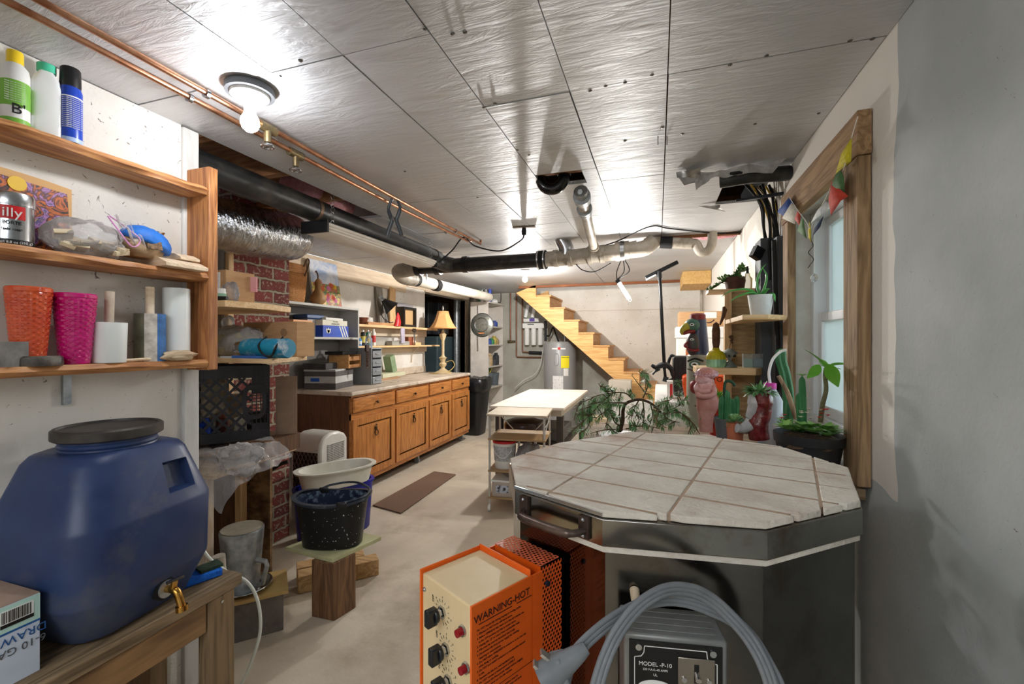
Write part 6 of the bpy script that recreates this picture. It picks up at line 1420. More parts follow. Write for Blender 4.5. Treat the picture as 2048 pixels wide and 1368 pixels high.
cord('white_tubing', [onY(6.95, 1085, 700), onY(6.95, 1082, 725), onY(6.95, 1070, 748), onY(6.95, 1048, 760), onY(6.95, 1030, 776)], 'thin white tubing looping on the grey wall beside the heater', .006, STRINGW)
cord('dark_tubing', [onY(6.9, 1088, 668), onY(6.9, 1098, 672), onY(6.9, 1106, 655), onY(6.9, 1112, 670), onY(6.9, 1120, 692)], 'dark coiled tubing between the water filter and the stair stringer', .012)
cord('wall_cable', [onY(yw, 990, 600), onY(yw, 1001, 605), onY(yw, 1002, 585)], 'grey cable beside the pipes at the concrete wall top', .005)
# shelf tower at the far left
sy0, sy1, sxl, sxr = 6.36, 7.04, -2.77, -2.475; zt_ = zv(606, 6.85)
SHT = mat('painted_shelf', (222, 216, 208), (206, 198, 188), sc=5, rough=.6)
t = thing('tall_shelf', 'tall white painted shelf at the far left, a strainer hung on its side', 'shelf', (-2.62, 6.7, 0))
M().box(sxl, sxr, sy0, sy0 + .02, 0, zt_).build('side_panel', SHT, t); M().box(sxl, sxr, sy1, sy1 + .02, 0, zt_).build('side_panel', SHT, t); M().box(sxl, sxl + .01, sy0 + .02, sy1, 0, zt_).build('back_panel', SHT, t)
lev = [zv(v, 6.9) for v in (797, 770, 726, 688, 651, 613)]
lev = [.30, .62, .95, 1.29, 1.58]
for z in lev: M().box(sxl + .01, sxr - .002, sy0 + .02, sy1, z - .02, z).build('shelf', SHT, t)
M().box(sxl, sxr + .03, sy0 - .0, sy1 + .02, zt_, zt_ + .02).build('top_panel', SHT, t)
rnd = random.Random(9)
cols = [((60, 90, 170), 'blue'), ((226, 222, 214), 'white'), ((196, 168, 128), 'tan'), ((60, 62, 66), 'dark grey'), ((70, 150, 90), 'green'), ((200, 180, 90), 'mustard')]
rows = [('second', 'lowest'), ('third', 'second'), ('fourth', 'third'), ('fifth', 'top')]
t2 = thing('grey_pail', 'grey bucket with green tool handles on a low tier of the tall white shelf', 'bucket', (-2.58, 6.6, lev[1]))
M().lathe([(.001, 0), (.09, 0), (.115, .22), (.11, .22), (.086, .006), (.001, .006)], (-2.6, 6.58, lev[1] + .0005), 24).build('bucket', mat('pail_grey', (96, 104, 110), rough=.45), t2)
for dx, dy, nm in ((.02, .0, 'green_handle'), (.05, .03, 'yellow_handle')): M().beam((-2.6, 6.58, lev[1] + .1), (-2.58 + dx, 6.62 + dy, lev[1] + .29), .03, .012).build(nm, mat(nm, (80, 150, 60) if dx < .03 else (200, 190, 60), rough=.5), t2)
tag(M().lathe([(.001, 0), (.07, 0), (.09, .2), (.001, .2)], (-2.57, 6.86, lev[1] + .0005), 20).build('dark_pot', mat('pail_dark', (84, 92, 98), rough=.5)), 'dark grey pot behind the grey bucket on the tall white shelf', 'pot')
itm = {2: [(6.5, 1, .05, .18, 'white bottle'), (6.62, 2, .06, .2, 'tan jar'), (6.82, 3, .07, .13, 'dark grey tin'), (6.94, 3, .05, .2, 'dark canister')], 3: [(6.48, 0, .05, .12, 'blue tub'), (6.6, 0, .05, .09, 'low blue tub'), (6.72, 4, .05, .1, 'green box'), (6.85, 5, .05, .14, 'mustard jar'), (6.95, 2, .05, .1, 'tan tub')], 4: [(6.5, 1, .035, .2, 'white spray bottle'), (6.68, 3, .06, .09, 'dark tub'), (6.85, 0, .06, .1, 'blue box')]}
tier = {2: 'middle', 3: 'fourth', 4: 'uppermost'}
for li, L_ in itm.items():
    for (y, ci, r_, h, nm) in L_:
        m = M().lathe([(.001, 0), (r_, 0), (r_, h * .75), (r_ * .6, h * .85), (r_ * .6, h), (.001, h)], (-2.56, y, lev[li] + .0005), 14)
        tag(m.build(nm.split()[-1], mat('shelfitem_%d' % ci, cols[ci][0], tuple(int(q * .8) for q in cols[ci][0]), sc=20, rough=.5)), nm + ' on the ' + tier[li] + ' tier of the tall white shelf', nm.split()[-1])
for i, (u, c1, h, lab) in enumerate(((959, (30, 100, 70), .27, 'dark green caulking tube on top of the tall white shelf'), (964, (196, 198, 200), .24, 'pale grey caulking tube on top of the tall white shelf'), (972, (150, 150, 152), .26, 'grey caulking tube on top of the tall white shelf'), (980, (60, 84, 190), .28, 'blue and white caulking tube on top of the tall white shelf'))):
    q = onY(6.5, u, 600); t = thing('caulk_tube', lab, 'tube', (q.x, 6.5, zt_ + .02), group='caulking tubes on the tall shelf')
    M().lathe([(.001, 0), (.025, 0), (.025, h * .72), (.001, h * .72)], (q.x, 6.5, zt_ + .0205), 14).build('tube', mat('caulk_%d' % i, c1, rough=.4), t)
    M().lathe([(.001, h * .7), (.012, h * .72), (.005, h), (.001, h)], (q.x, 6.5, zt_ + .0205), 10).build('nozzle', WHITE, t)
tag(sack((-2.52, 6.75, zt_ + .02), (.06, .06, .04), 16, 10, .4, 3).build('white_rag', PAPER, ang=180), 'crumpled white rag on top of the tall white shelf', 'rag')
# strainer hanging on the shelf side
q = onY(sy0 - .03, 963, 650)
t = thing('mesh_strainer', 'round metal mesh strainer pan hanging on the side of the tall shelf', 'strainer', (q.x, sy0 - .03, q.z))
T = Matrix.Translation((q.x, sy0 - .005, q.z)) @ Matrix.Rotation(PI / 2, 4, 'X')
rs = .175
M(T).lathe([(rs, 0), (rs + .008, .004), (rs, .012), (rs * .7, .03), (rs * .62, .034), (.001, .034)], n=40).build('dish', mat('mesh_metal', (176, 178, 170), (140, 142, 134), sc=40, rough=.4, metal=.7, bump=.4), t)
M(T).lathe([(rs * .62, .03), (rs * .66, .034), (rs * .62, .04), (rs * .58, .034)], n=40, caps=False).build('inner_ring', STEEL, t)
M(T).lathe([(rs, -.002), (rs + .012, .004), (rs, .014)], n=40, caps=False).build('rim', STEEL, t)
M().beam((q.x - .07, sy0 - .01, q.z - .17), (q.x - .065, sy0 - .01, q.z - .40), .012, .02, (0, 1, 0)).build('handle', STEEL, t)
M().beam((q.x - .07, sy0 - .008, q.z + .17), (q.x - .07, sy0 - .008, q.z + .30), .01, .016, (0, 1, 0)).build('hanger', STEEL, t)
tag(M().box(q.x - .04, q.x + .05, sy0 - .06, sy0 - .045, q.z - .135, q.z - .115).build('orange_tag', mat('tag_orange', (206, 140, 90), rough=.6)), 'small orange tag stuck on the strainer pan', 'tag')
# trash can with bag
bx_, by_ = -2.53, 5.95
t = thing('trash_can', 'black trash can lined with a black bag beyond the oak cabinet', 'trash can', (bx_, by_, 0))
def rbox(rx, ry, z, n=28): return [(bx_ + rx * math.copysign(abs(math.cos(a)) ** .45, math.cos(a)), by_ + ry * math.copysign(abs(math.sin(a)) ** .45, math.sin(a)), z) for a in [2 * PI * i / n for i in range(n)]]
M().loft([rbox(.13, .15, 0), rbox(.135, .155, .01), rbox(.2, .22, .74), rbox(.2, .22, .75)]).build('bin', mat('bin_black', (24, 24, 26), rough=.35), t)
bg_ = []
for i, (s_, z) in enumerate(((.98, .62), (1.03, .66), (1.09, .74), (1.08, .80), (.95, .815), (.5, .80), (.1, .79))):
    bg_.append([(bx_ + (p[0] - bx_) * s_ * (1 + .03 * math.sin(k * 2.3 + i)), by_ + (p[1] - by_) * s_ * (1 + .03 * math.cos(k * 1.7 + i)), z + .008 * math.sin(k * 3.1 + i * 2)) for k, p in enumerate(rbox(.2, .22, 0))])
M().loft(bg_).build('bin_bag', mat('bag_black', (26, 26, 28), rough=.22, bump=.8, sc=20), t, ang=180)
# worktable, cart, stool
TT = mat('white_table_top', (228, 216, 202), (212, 198, 184), sc=4, rough=.55)
cr_ = [onZ(.752, u, v) for u, v in ((979, 812), (1128, 816), (1176, 780), (1060, 778))]
t = thing('work_table', 'white topped work table in the middle of the far room', 'table', (-1.13, 4.55, 0))
M().prism([p.xy for p in cr_], .727, .752).build('tabletop', TT, t, bev=.004)
M().prism([(p + (Vector((-1.13, 4.55, 0)) - p) * .12).xy for p in cr_], .66, .7265).build('apron', mat('table_apron', (196, 186, 170), rough=.6), t)
for p in cr_:
    q = p + (Vector((-1.13, 4.55, 0)) - p) * .16
    M().box(q.x - .03, q.x + .03, q.y - .03, q.y + .03, 0, .66).build('leg', mat('table_leg', (70, 62, 56), rough=.5), t)
M().box(-1.42, -.86, 4.3, 5.1, .30, .33).build('lower_shelf', MATS['table_leg'], t)
tag(M().box(-1.3, -.9, 4.35, 4.85, .331, .46).build('grey_bin', mat('low_bin', (96, 92, 90), rough=.6), bev=.01), 'low grey bin on the shelf under the white work table', 'bin')
q0 = Vector((-1.29, 3.27, 0)); CWx, CWy = .455, .385; CZ = .765
t = thing('utility_cart', 'small tube-framed cart with brown shelves standing at the end of the white table', 'cart', (q0.x + CWx / 2, q0.y + CWy / 2, 0), .12)
T = Matrix.Translation((-CWx / 2, -CWy / 2, 0))
CF = mat('cart_frame', (196, 194, 190), rough=.35, metal=.3); CS = mat('cart_shelf', (176, 146, 106), (160, 130, 92), sc=5, rough=.5); CTop = mat('cart_top', (206, 192, 170), (190, 174, 150), sc=4, rough=.5)
for x in (.012, CWx - .012):
    for y in (.012, CWy - .012): M(T).cyl((x, y, .06), (x, y, CZ - .015), .0085, n=10).build('leg', CF, t, local=True); M(T).cyl((x - .01, y, .028), (x + .01, y, .028), .027, n=14).cyl((x, y, .028), (x, y, .07), .008, n=8).build('caster', WHITE, t, local=True)
M(T).box(-.012, CWx + .012, -.012, CWy + .012, CZ - .015, CZ).build('top_shelf', CTop, t, local=True, bev=.003)
SHZ = (.115, .325, .575)
for z in SHZ: M(T).box(.0, CWx, .0, CWy, z - .014, z).build('shelf', CS, t, local=True, bev=.002)
m = M(T); m.tube([(.012, CWy - .012, .70), (.13, CWy - .012, .58)], .004, 6).tube([(CWx - .012, CWy - .012, .70), (CWx - .13, CWy - .012, .58)], .004, 6).tube([(CWx - .012, .012, .59), (CWx - .012, CWy - .012, .70)], .004, 6).tube([(CWx - .012, CWy - .012, .66), (CWx - .012, .012, .66)], .004, 6)
m.build('brace', CF, t, local=True)
C0 = WM[t.name] @ T
def on_cart(x, y, z): return C0 @ Vector((x, y, z))
p = on_cart(.11, .12, SHZ[1] + .0005)
t = thing('plaster_bucket', 'white bucket with grey printed label and red lid on the cart middle shelf', 'bucket', tuple(p))
M().lathe([(.001, 0), (.078, 0), (.092, .20), (.001, .20)], tuple(p), 28).build('bucket', WHITE, t)
M().lathe([(.001, .2), (.098, .2), (.098, .218), (.001, .22)], tuple(p), 28).build('lid', mat('red_lid', (196, 36, 40), rough=.4), t)
M().lathe([(.0835, .06), (.0842, .06), (.0925, .178), (.0918, .178)], tuple(p), 28, caps=False).build('label_band', mat('grey_text_label', (150, 152, 156), (206, 208, 212), sc=60, rough=.6), t)
M().tube(smooth([p + Vector((-.09, -.02, .17)), p + Vector((-.05, -.09, .13)), p + Vector((.02, -.095, .09)), p + Vector((.08, -.06, .15))], 6), .003, 6).build('bail', HDPE, t)
p = on_cart(.3, .14, SHZ[1] + .0005)
t = thing('bagged_clay', 'crumpled clear bag of grey material beside the white bucket on the cart', 'bag', tuple(p))
sack(p, (.09, .09, .1), 24, 16, .35, 41).build('contents', mat('grey_clay', (120, 110, 100), (160, 150, 138), sc=30, rough=.8), t, ang=180); sack(p, (.1, .1, .112), 24, 16, .4, 42).build('bag', MATS['scrap_film'], t, ang=180)
a, b_ = on_cart(.02, .01, SHZ[0] + .001), on_cart(.36, .3, SHZ[0] + .17)
t = thing('lidded_box', 'translucent plastic box with small printed label on the lowest cart shelf', 'box', tuple((a + b_) / 2))
T2 = C0
M(T2).box(.03, .36, .02, .33, SHZ[0] + .0005, SHZ[0] + .115).build('box', mat('translucent_box', (190, 180, 170), (172, 160, 150), sc=9, rough=.35), t); M(T2).box(.025, .365, .015, .335, SHZ[0] + .1155, SHZ[0] + .13).build('lid', HDPE, t)
M(T2).box(.06, .16, .0185, .0195, SHZ[0] + .03, SHZ[0] + .09).build('label', mat('photo_label', (190, 200, 216), (60, 60, 66), sc=40, rough=.5, lo=.5, hi=.6), t)
t = thing('clear_bag', 'clear film bag lying on the translucent box in the cart', 'bag', tuple(a)); sack(on_cart(.19, .17, SHZ[0] + .1305), (.1, .09, .03), 20, 12, .4, 51).build('bag', MATS['scrap_film'], t, ang=180)
sp = onK(4.35, 1040, 852)
t = thing('padded_stool', 'round dark brown padded stool seat behind the cart', 'stool', (sp.x, 4.05, 0))
sp = Vector((-1.2, 4.02, 0)); t.location = sp; WM[t.name] = Matrix.Translation(sp)
M().lathe([(.001, .5), (.15, .5), (.185, .515), (.19, .555), (.175, .585), (.12, .602), (.001, .606)], tuple(sp), 36).build('seat', mat('brown_vinyl', (48, 32, 26), (66, 46, 38), sc=5, rough=.28), t)
M().lathe([(.001, .48), (.17, .48), (.17, .5), (.001, .5)], tuple(sp), 30).build('seat_plate', STEEL, t)
for a in range(4): M().cyl(sp + Vector((.1 * math.cos(a * PI / 2 + .7), .1 * math.sin(a * PI / 2 + .7), .48)), sp + Vector((.19 * math.cos(a * PI / 2 + .7), .19 * math.sin(a * PI / 2 + .7), 0)), .012, n=10).build('leg', STEEL, t)
# adjustable support pole with grip
t = thing('support_pole', 'black telescopic support pole with T bar and trigger grip, braced to the ceiling', 'pole', tuple(onY(3.72, 1332, 760)))
yp = 3.72
def pp(u, v, d=0): return onY(yp + d, u, v)
POLE = mat('pole_black', (26, 26, 28), rough=.25, metal=.4)
M().cyl(pp(1319, 545), pp(1329, 738), .0135, n=14).build('pole', POLE, t)
M().cyl(pp(1328, 730), pp(1331, 758), .011, n=14).build('lower_pole', POLE, t)
M().beam(pp(1291, 556), pp(1356, 524), .03, .03).build('t_bar', POLE, t, bev=.004)
M().beam(pp(1292, 560), pp(1312, 550), .032, .012).build('bar_pad', mat('pad_grey', (150, 150, 150), rough=.5), t)
M().tube([pp(1318, 543), pp(1319, 556)], .02, 12).build('bar_socket', BLACK, t)
m = M(); m.tube(smooth([pp(1345, 752), pp(1342, 738), pp(1332, 730), pp(1322, 731), pp(1312, 735), pp(1303, 730)], 6), [.012 + .012 * math.sin(PI * i / 30) for i in range(31)], 10)
m.build('grip_body', BLACK, t)
M().tube(smooth([pp(1320, 738), pp(1312, 742), pp(1305, 749)], 5), [.011] * 6 + [.008] * 5, 8).build('trigger', BLACK, t)
M().tube(smooth([pp(1336, 734), pp(1345, 742), pp(1346, 755), pp(1338, 762), pp(1330, 760)], 5), .013, 8).build('grip_guard', BLACK, t)
M().cyl(pp(1326, 757), pp(1336, 760), .022, n=12).build('foot_joint', BLACK, t)
# small board on the ceiling corner & thin pipe
a, b_ = onX(.45, 1368, 576), onX(.45, 1410, 546)
tag(M().box(.28, .58, 5.5, 6.2, 2.0, 2.149).build('ceiling_block', wood('osb', (206, 160, 90), (226, 186, 120), 'y')), 'yellow plywood box fixed to the far ceiling corner', 'box')
tag(M().cyl((.555, 6.35, 0), (.555, 6.35, 2.1), .02, n=12).build('corner_pipe', PVC), 'thin vertical pipe in the far right corner', 'pipe')
p = onK(3.66, 1468, 472)
tag(sack((.42, 3.74, 2.13), (.14, .05, .05), 20, 12, .6, 61).build('pink_insulation', mat('pink_wool', (226, 170, 176), (206, 140, 150), sc=30, rough=.95, bump=1), ang=180), 'tuft of pink insulation in the ceiling slot at the right wall', 'insulation')
tag(M().obox((-2.05, 2.3, 2.26), (.3, .4, .16), .1).build('pink_insulation_batt', MATS['pink_wool'], bev=.04), 'pink insulation batt between the joists above the silver duct', 'insulation')
# ================================================================ RIGHT BACK STORAGE
def yb2(y, u0, u1, v0, v1):
    a, b_ = onY(y, u0, v1), onY(y, u1, v0); return a.x, b_.x, a.z, b_.z
WS = .90
t = thing('white_chest', 'white storage chest along the right wall carrying the tool cases', 'chest', (.29, 4.0, 0))
M().box(.0, .575, 3.42, 4.75, 0.02, WS - .05).build('body', mat('chest_white', (226, 222, 214), (212, 206, 196), sc=4, rough=.5), t)
M().box(-.02, .58, 3.40, 4.77, WS - .05, WS).build('lid', WHITE, t, bev=.01)
x0, x1, z0, z1 = yb2(3.75, 1346, 1384, 710, 800)
t = thing('black_tool_case', 'tall black ribbed tool case standing behind the totem pole', 'case', ((x0 + x1) / 2, 3.8, WS))
M().box(x0, x1, 3.75, 3.95, WS + .0005, z1 - .01).build('shell', BLACK, t, bev=.02)
m = M()
for i in range(4): xx = x0 + .02 + i * (x1 - x0 - .04) / 3; m.box(xx - .006, xx + .006, 3.742, 3.752, WS + .02, z1 - .04)
m.box(x0 - .004, x1 + .004, 3.744, 3.96, z1 - .14, z1 - .125); m.build('ribs', BLACK, t)
M().tube(smooth([(x0 + .02, 3.85, z1 - .02), (x0 - .01, 3.85, z1 - .01), (x0 - .03, 3.85, z1 - .06), (x0 - .03, 3.85, z1 - .11), (x0, 3.85, z1 - .13)], 5), .012, 8).build('handle', BLACK, t)
ORG = mat('tool_orange', (238, 92, 28), (220, 76, 20), sc=5, rough=.4)
x0, x1, z0, z1 = yb2(3.5, 1366, 1456, 750, 815)
t = thing('orange_tool_case', 'bright orange tool case with black lettering behind the pink figurine', 'case', ((x0 + x1) / 2, 3.6, WS))
M().prism([(x0 + .02, WS + .0005), (x1 - .02, WS + .0005), (x1, z1 - .06), (x1 - .01, z1), (x0 + .06, z1), (x0, z1 - .02), (x0, z1 - .08)], 3.5, 3.68, 'y').build('shell', ORG, t, bev=.012)
M().text('MOTO', .05, facing((x1 - .11, 3.497, z1 - .05), (0, -1, 0)), .001).build('lettering', INK, t)
M().tube(arc(((x0 + .07), 3.495, z1 - .21), .035, 0, 2 * PI, 20, 'xz'), .008, 8, caps=False).build('handle_ring', mat('cream_ring', (226, 206, 180), rough=.4), t)
x0, x1, z0, z1 = yb2(3.6, 1334, 1346, 762, 798)
t = thing('red_white_pack', 'narrow white and red pack standing left of the black tool case', 'box', (x0, 3.6, WS))
M().box(x0, x1, 3.56, 3.68, WS + .0005, z1).build('pack', PAPER, t); M().box(x0 + .02, x1 - .004, 3.5585, 3.56, WS + .01, z1 - .02).build('red_panel', mat('pack_red', (200, 40, 40), rough=.5), t)
# boxes behind
x0, x1, z0, z1 = yb2(4.3, 1355, 1442, 653, 712)
t = thing('white_carton', 'white archive carton under the brown parcel in the right corner', 'box', ((x0 + x1) / 2, 4.4, WS))
M().box(x0, .57, 4.3, 4.62, WS + .0005, z1 - .07).build('carton', PAPER, t, bev=.003); M().box(x0 - .012, .578, 4.285, 4.635, z1 - .1, z1).build('lid', WHITE, t, bev=.003)
M().box(x0 + .07, x0 + .2, 4.2985, 4.2995, z1 - .29, z1 - .2).build('brown_panel', mat('carton_brown', (176, 96, 50), rough=.7), t)
xa, xb, za, zb = yb2(4.3, 1358, 1443, 622, 653)
t = thing('brown_parcel', 'brown parcel with white label and black smile arrow, topmost of the corner stack', 'box', ((xa + xb) / 2, 4.4, z1))
M().box(xa, .565, 4.3, 4.6, z1 + .0005, zb).build('carton', CARD, t, bev=.003)
M().box(xb - .14, xb - .04, 4.2985, 4.2998, zb - .062, zb - .008).build('shipping_label', PAPER, t)
M().box(xb - .22, xb - .15, 4.2985, 4.2998, z1 + .02, z1 + .1).build('dark_tape_print', mat('tape_print', (60, 48, 40), rough=.6), t)
m = M(); m.tube(arc((xb - .105, 4.298, z1 + .085), .05, PI * 1.15, PI * 1.85, 10, 'xz'), .004, 6).build('arrow_logo', INK, t)
# totem pole
tp_ = onY(3.1, 1394, 700); TX = tp_.x; ty_ = 3.1; kt = dep((TX, 3.1))
def tz(v): return zv(v, kt)
t = thing('totem_pole', 'painted wooden totem pole with beaked head, dark blue back and a grey lower face', 'totem pole', (TX, ty_, 0))
NAVY = mat('totem_navy', (32, 50, 82), (44, 64, 98), sc=6, rough=.3, coat=.3); TGREEN = mat('totem_green', (64, 104, 92), rough=.4); TGREY = mat('totem_grey', (164, 164, 150), (146, 146, 134), sc=4, rough=.45); TRED = mat('totem_red', (124, 34, 40), rough=.4); TYEL = mat('totem_olive', (174, 164, 60), rough=.4)
R = .06
M().tube([(TX + .02, ty_, tz(790)), (TX + .015, ty_, tz(712)), (TX + .005, ty_, tz(640))], [R * 1.02, R, R * .85], 24).build('trunk', NAVY, t)
M().lathe([(.001, 0), (R * 1.1, 0), (R * 1.25, .1), (R * 1.2, tz(790)), (R * 1.18, tz(712)), (R * 1.0, tz(709)), (.001, tz(709))], (TX + .008, ty_, 0), 28).build('lower_figure', TGREY, t)
M().lathe([(.001, tz(644)), (R * .82, tz(642)), (R * .8, tz(630)), (R * .6, tz(627)), (.001, tz(627))], (TX + .004, ty_, 0), 24).build('red_cap', TRED, t)
fd = Vector((-.75, -.66, 0)).normalized()    # way the carved faces look
def face_pt(u, v, off=.0): return onY(ty_ - R - off, u, v)
M().ball((TX - .03, ty_ - .03, tz(651)), (.05, .05, .045), 18, 12).build('head', TGREEN, t)
bk = [Vector((TX - .04, ty_ - .04, tz(652))), Vector((TX - .075, ty_ - .055, tz(655))), Vector((TX - .095, ty_ - .06, tz(663))), Vector((TX - .09, ty_ - .06, tz(670)))]
M().tube(smooth(bk, 5), [.034 - .03 * i / 15 for i in range(16)], 12).build('beak', TYEL, t)
M().tube(smooth([Vector((TX - .02, ty_ - .05, tz(662))), Vector((TX - .06, ty_ - .058, tz(664))), Vector((TX - .088, ty_ - .058, tz(669)))], 5), [.018, .017, .016, .015, .014, .013, .012, .011, .009, .007, .005], 10).build('lower_beak', TRED, t)
def eye(c, r, t_, white=WHITE):
    c = Vector(c)
    for rr_, mt, off in ((r * 1.5, TGREEN, .0), (r, white, .004), (r * .5, INK, .007)):
        m = M(facing(c + Vector((-.3, -.95, 0)).normalized() * off, (-.3, -.95, 0))); m.lathe([(.0005, -.004), (rr_ * 1.25, -.004), (rr_ * 1.25, .001), (.0005, .003)], n=22, sx=1.2, sy=.8); m.build('eye', mt, t_)
eye((TX - .035, ty_ - .08, tz(650)), .009, t)
M().ball((TX - .025, ty_ - .03, tz(688)), (.045, .045, .08), 16, 12).build('middle_figure', mat('totem_brown', (84, 50, 52), (58, 70, 72), sc=14, rough=.4), t)
eye((TX - .035, ty_ - .078, tz(679)), .007, t)
M().tube(smooth([(TX - .06, ty_ - .06, tz(684)), (TX - .078, ty_ - .065, tz(691)), (TX - .06, ty_ - .06, tz(695))], 5), .008, 8).build('nose', TRED, t)
M().tube(smooth([(TX - .06, ty_ - .06, tz(698)), (TX - .02, ty_ - .072, tz(701)), (TX + .005, ty_ - .066, tz(699))], 5), .009, 8).build('mouth', TRED, t)
eye((TX - .02, ty_ - .086, tz(728)), .015, t)
M().tube(smooth([(TX - .06, ty_ - .07, tz(722)), (TX - .02, ty_ - .088, tz(716)), (TX + .03, ty_ - .078, tz(721))], 5), .006, 8).build('brow', INK, t)
M().tube(smooth([(TX - .06, ty_ - .06, tz(737)), (TX - .02, ty_ - .088, tz(741)), (TX + .01, ty_ - .086, tz(748)), (TX - .03, ty_ - .084, tz(750))], 5), .004, 8).build('grin_line', mat('grin_brown', (90, 60, 50), rough=.5), t)
M().ball((TX - .01, ty_ - .05, tz(772)), (.04, .04, .05), 14, 10).build('red_chest', TRED, t)
# ---------------------------------------------------------------- plank rack with plant shelves
BARN = mat('saw_marked_board', (190, 162, 118), (134, 108, 74), sc=5, st=(2, 2, 14), rough=.85, lo=.4, hi=.75, bump=.3)
t = thing('plank_rack', 'saw-marked barn board rack with two short plant shelves beside the window', 'shelf', (.46, 2.7, 0))
xa, xb = onY(2.68, 1463, 700).x, onY(2.68, 1533, 700).x
M().box(xa, xb, 2.7, 2.73, 0, 1.605).build('back_board', BARN, t)
M().box(xa - .035, xa - .0005, 2.67, 2.72, 0, 1.605).build('side_batten', PINEZ, t)
M().box(.27, .56, 2.69, 2.83, 1.6055, 1.622).build('top_board', PINEX, t)
L1, L2 = 1.199, 1.449
M().prism([(.19, 2.45), (.461, 2.45), (.498, 2.5), (.498, 2.69), (.19, 2.69)], L1 - .034, L1).build('lower_shelf', PINEX, t, bev=.002)
M().prism([(.352, 2.15), (.452, 2.15), (.54, 2.235), (.54, 2.255), (.496, 2.4), (.40, 2.66), (.352, 2.66)], L2 - .022, L2).build('upper_shelf', PINEX, t, bev=.002)
# jade plant & bottle on top
LEAFM = mat('jade_leaf', (72, 122, 58), (106, 152, 80), sc=18, rough=.4); z = 1.6225
p = onY(2.76, 1470, 565); t = thing('jade_plant', 'small trailing jade plant in a brown bark pot on top of the plank rack', 'plant', (p.x, 2.76, z))
M().lathe([(.001, 0), (.045, 0), (.055, .05), (.052, .07), (.001, .065)], (p.x, 2.76, z), 14).build('pot', mat('bark_pot', (96, 62, 44), (70, 46, 34), sc=20, rough=.8, bump=.8), t)
rnd = random.Random(21); st_ = M(); lf = M()
for i in range(15):
    a = rnd.uniform(0, 2 * PI); l = rnd.uniform(.05, .12); up = rnd.uniform(-.3, 1)
    e = Vector((p.x + math.cos(a) * l * 1.1 - .015, 2.76 + math.sin(a) * l * .7, z + .07 + up * .07))
    if i < 3: e = Vector((p.x - .1 - i * .02, 2.74, z + .02 - i * .012))
    pts = smooth([(p.x, 2.76, z + .06), (Vector((p.x, 2.76, z + .09)) + e) / 2, e], 4); st_.tube(pts, .0025, 5)
    for q in pts[2:]:
        for k_ in range(3):
            d = Vector((rnd.uniform(-1, 1), rnd.uniform(-1, 1), rnd.uniform(-.2, 1))); lf.leaf(q, d, .024, .016, curl=.1, n=4)
st_.build('stem', mat('plant_stem', (96, 112, 60), rough=.6), t); lf.build('foliage', LEAFM, t, ang=180)
p = onY(2.76, 1495, 565); t = thing('oil_bottle', 'small clear bottle with yellow liquid and dark stopper on the rack top', 'bottle', (p.x, 2.76, z))
M().lathe([(.001, 0), (.024, 0), (.025, .06), (.012, .078), (.012, .09), (.001, .09)], (p.x, 2.76, z), 18).build('bottle', glassy('yellow_clear', (230, 210, 130), .35, .05), t); M().cyl((p.x, 2.76, z + .09), (p.x, 2.76, z + .13), .008, .005, 10).build('stopper', BLACK, t)
# aloe
p = onY(2.21, 1521, 610); pc = Vector((p.x, 2.21, L2 + .0005))
t = thing('aloe_plant', 'aloe with thick curved leaves in a white square-ish pot on the upper rack shelf', 'plant', tuple(pc))
M().lathe([(.001, 0), (.038, 0), (.05, .088), (.046, .088), (.036, .006), (.001, .006)], tuple(pc), 26, wob=lambda k, n, zz: 1 + .04 * abs(math.cos(4 * PI * k / n))).build('pot', mat('white_pot', (226, 228, 226), (206, 208, 206), sc=8, rough=.5), t)
M().cyl(pc + Vector((0, 0, .06)), pc + Vector((0, 0, .08)), .044, n=20).build('soil', SOIL, t)
lf = M(); o_ = pc + Vector((0, 0, .08))
def fleshy(m, pts, w, n=7):
    pts = smooth(pts, n); N_ = len(pts); m.tube(pts, [max(.0015, w * (1 - (i / (N_ - 1)) ** 2.2)) for i in range(N_)], 8, flat=.45)
for pts in ([o_, o_ + Vector((-.05, 0, .035)), o_ + Vector((-.12, -.01, .03)), o_ + Vector((-.16, -.01, .005))], [o_, o_ + Vector((-.045, -.02, .018)), o_ + Vector((-.1, -.03, .0)), o_ + Vector((-.13, -.03, -.025))],
            [o_, o_ + Vector((-.015, 0, .06)), o_ + Vector((0, 0, .115)), o_ + Vector((.022, 0, .145))], [o_, o_ + Vector((.02, .01, .05)), o_ + Vector((.025, .01, .1)), o_ + Vector((.0, .0, .14))],
            [o_, o_ + Vector((.02, -.02, .03)), o_ + Vector((.03, -.03, .03))], [o_ + Vector((.02, 0, 0)), o_ + Vector((.045, -.02, .01)), o_ + Vector((.05, -.03, -.025))]): fleshy(lf, pts, .0135)
lf.build('leaves', mat('aloe_green', (70, 152, 66), (104, 184, 96), sc=14, rough=.35), t, ang=180)
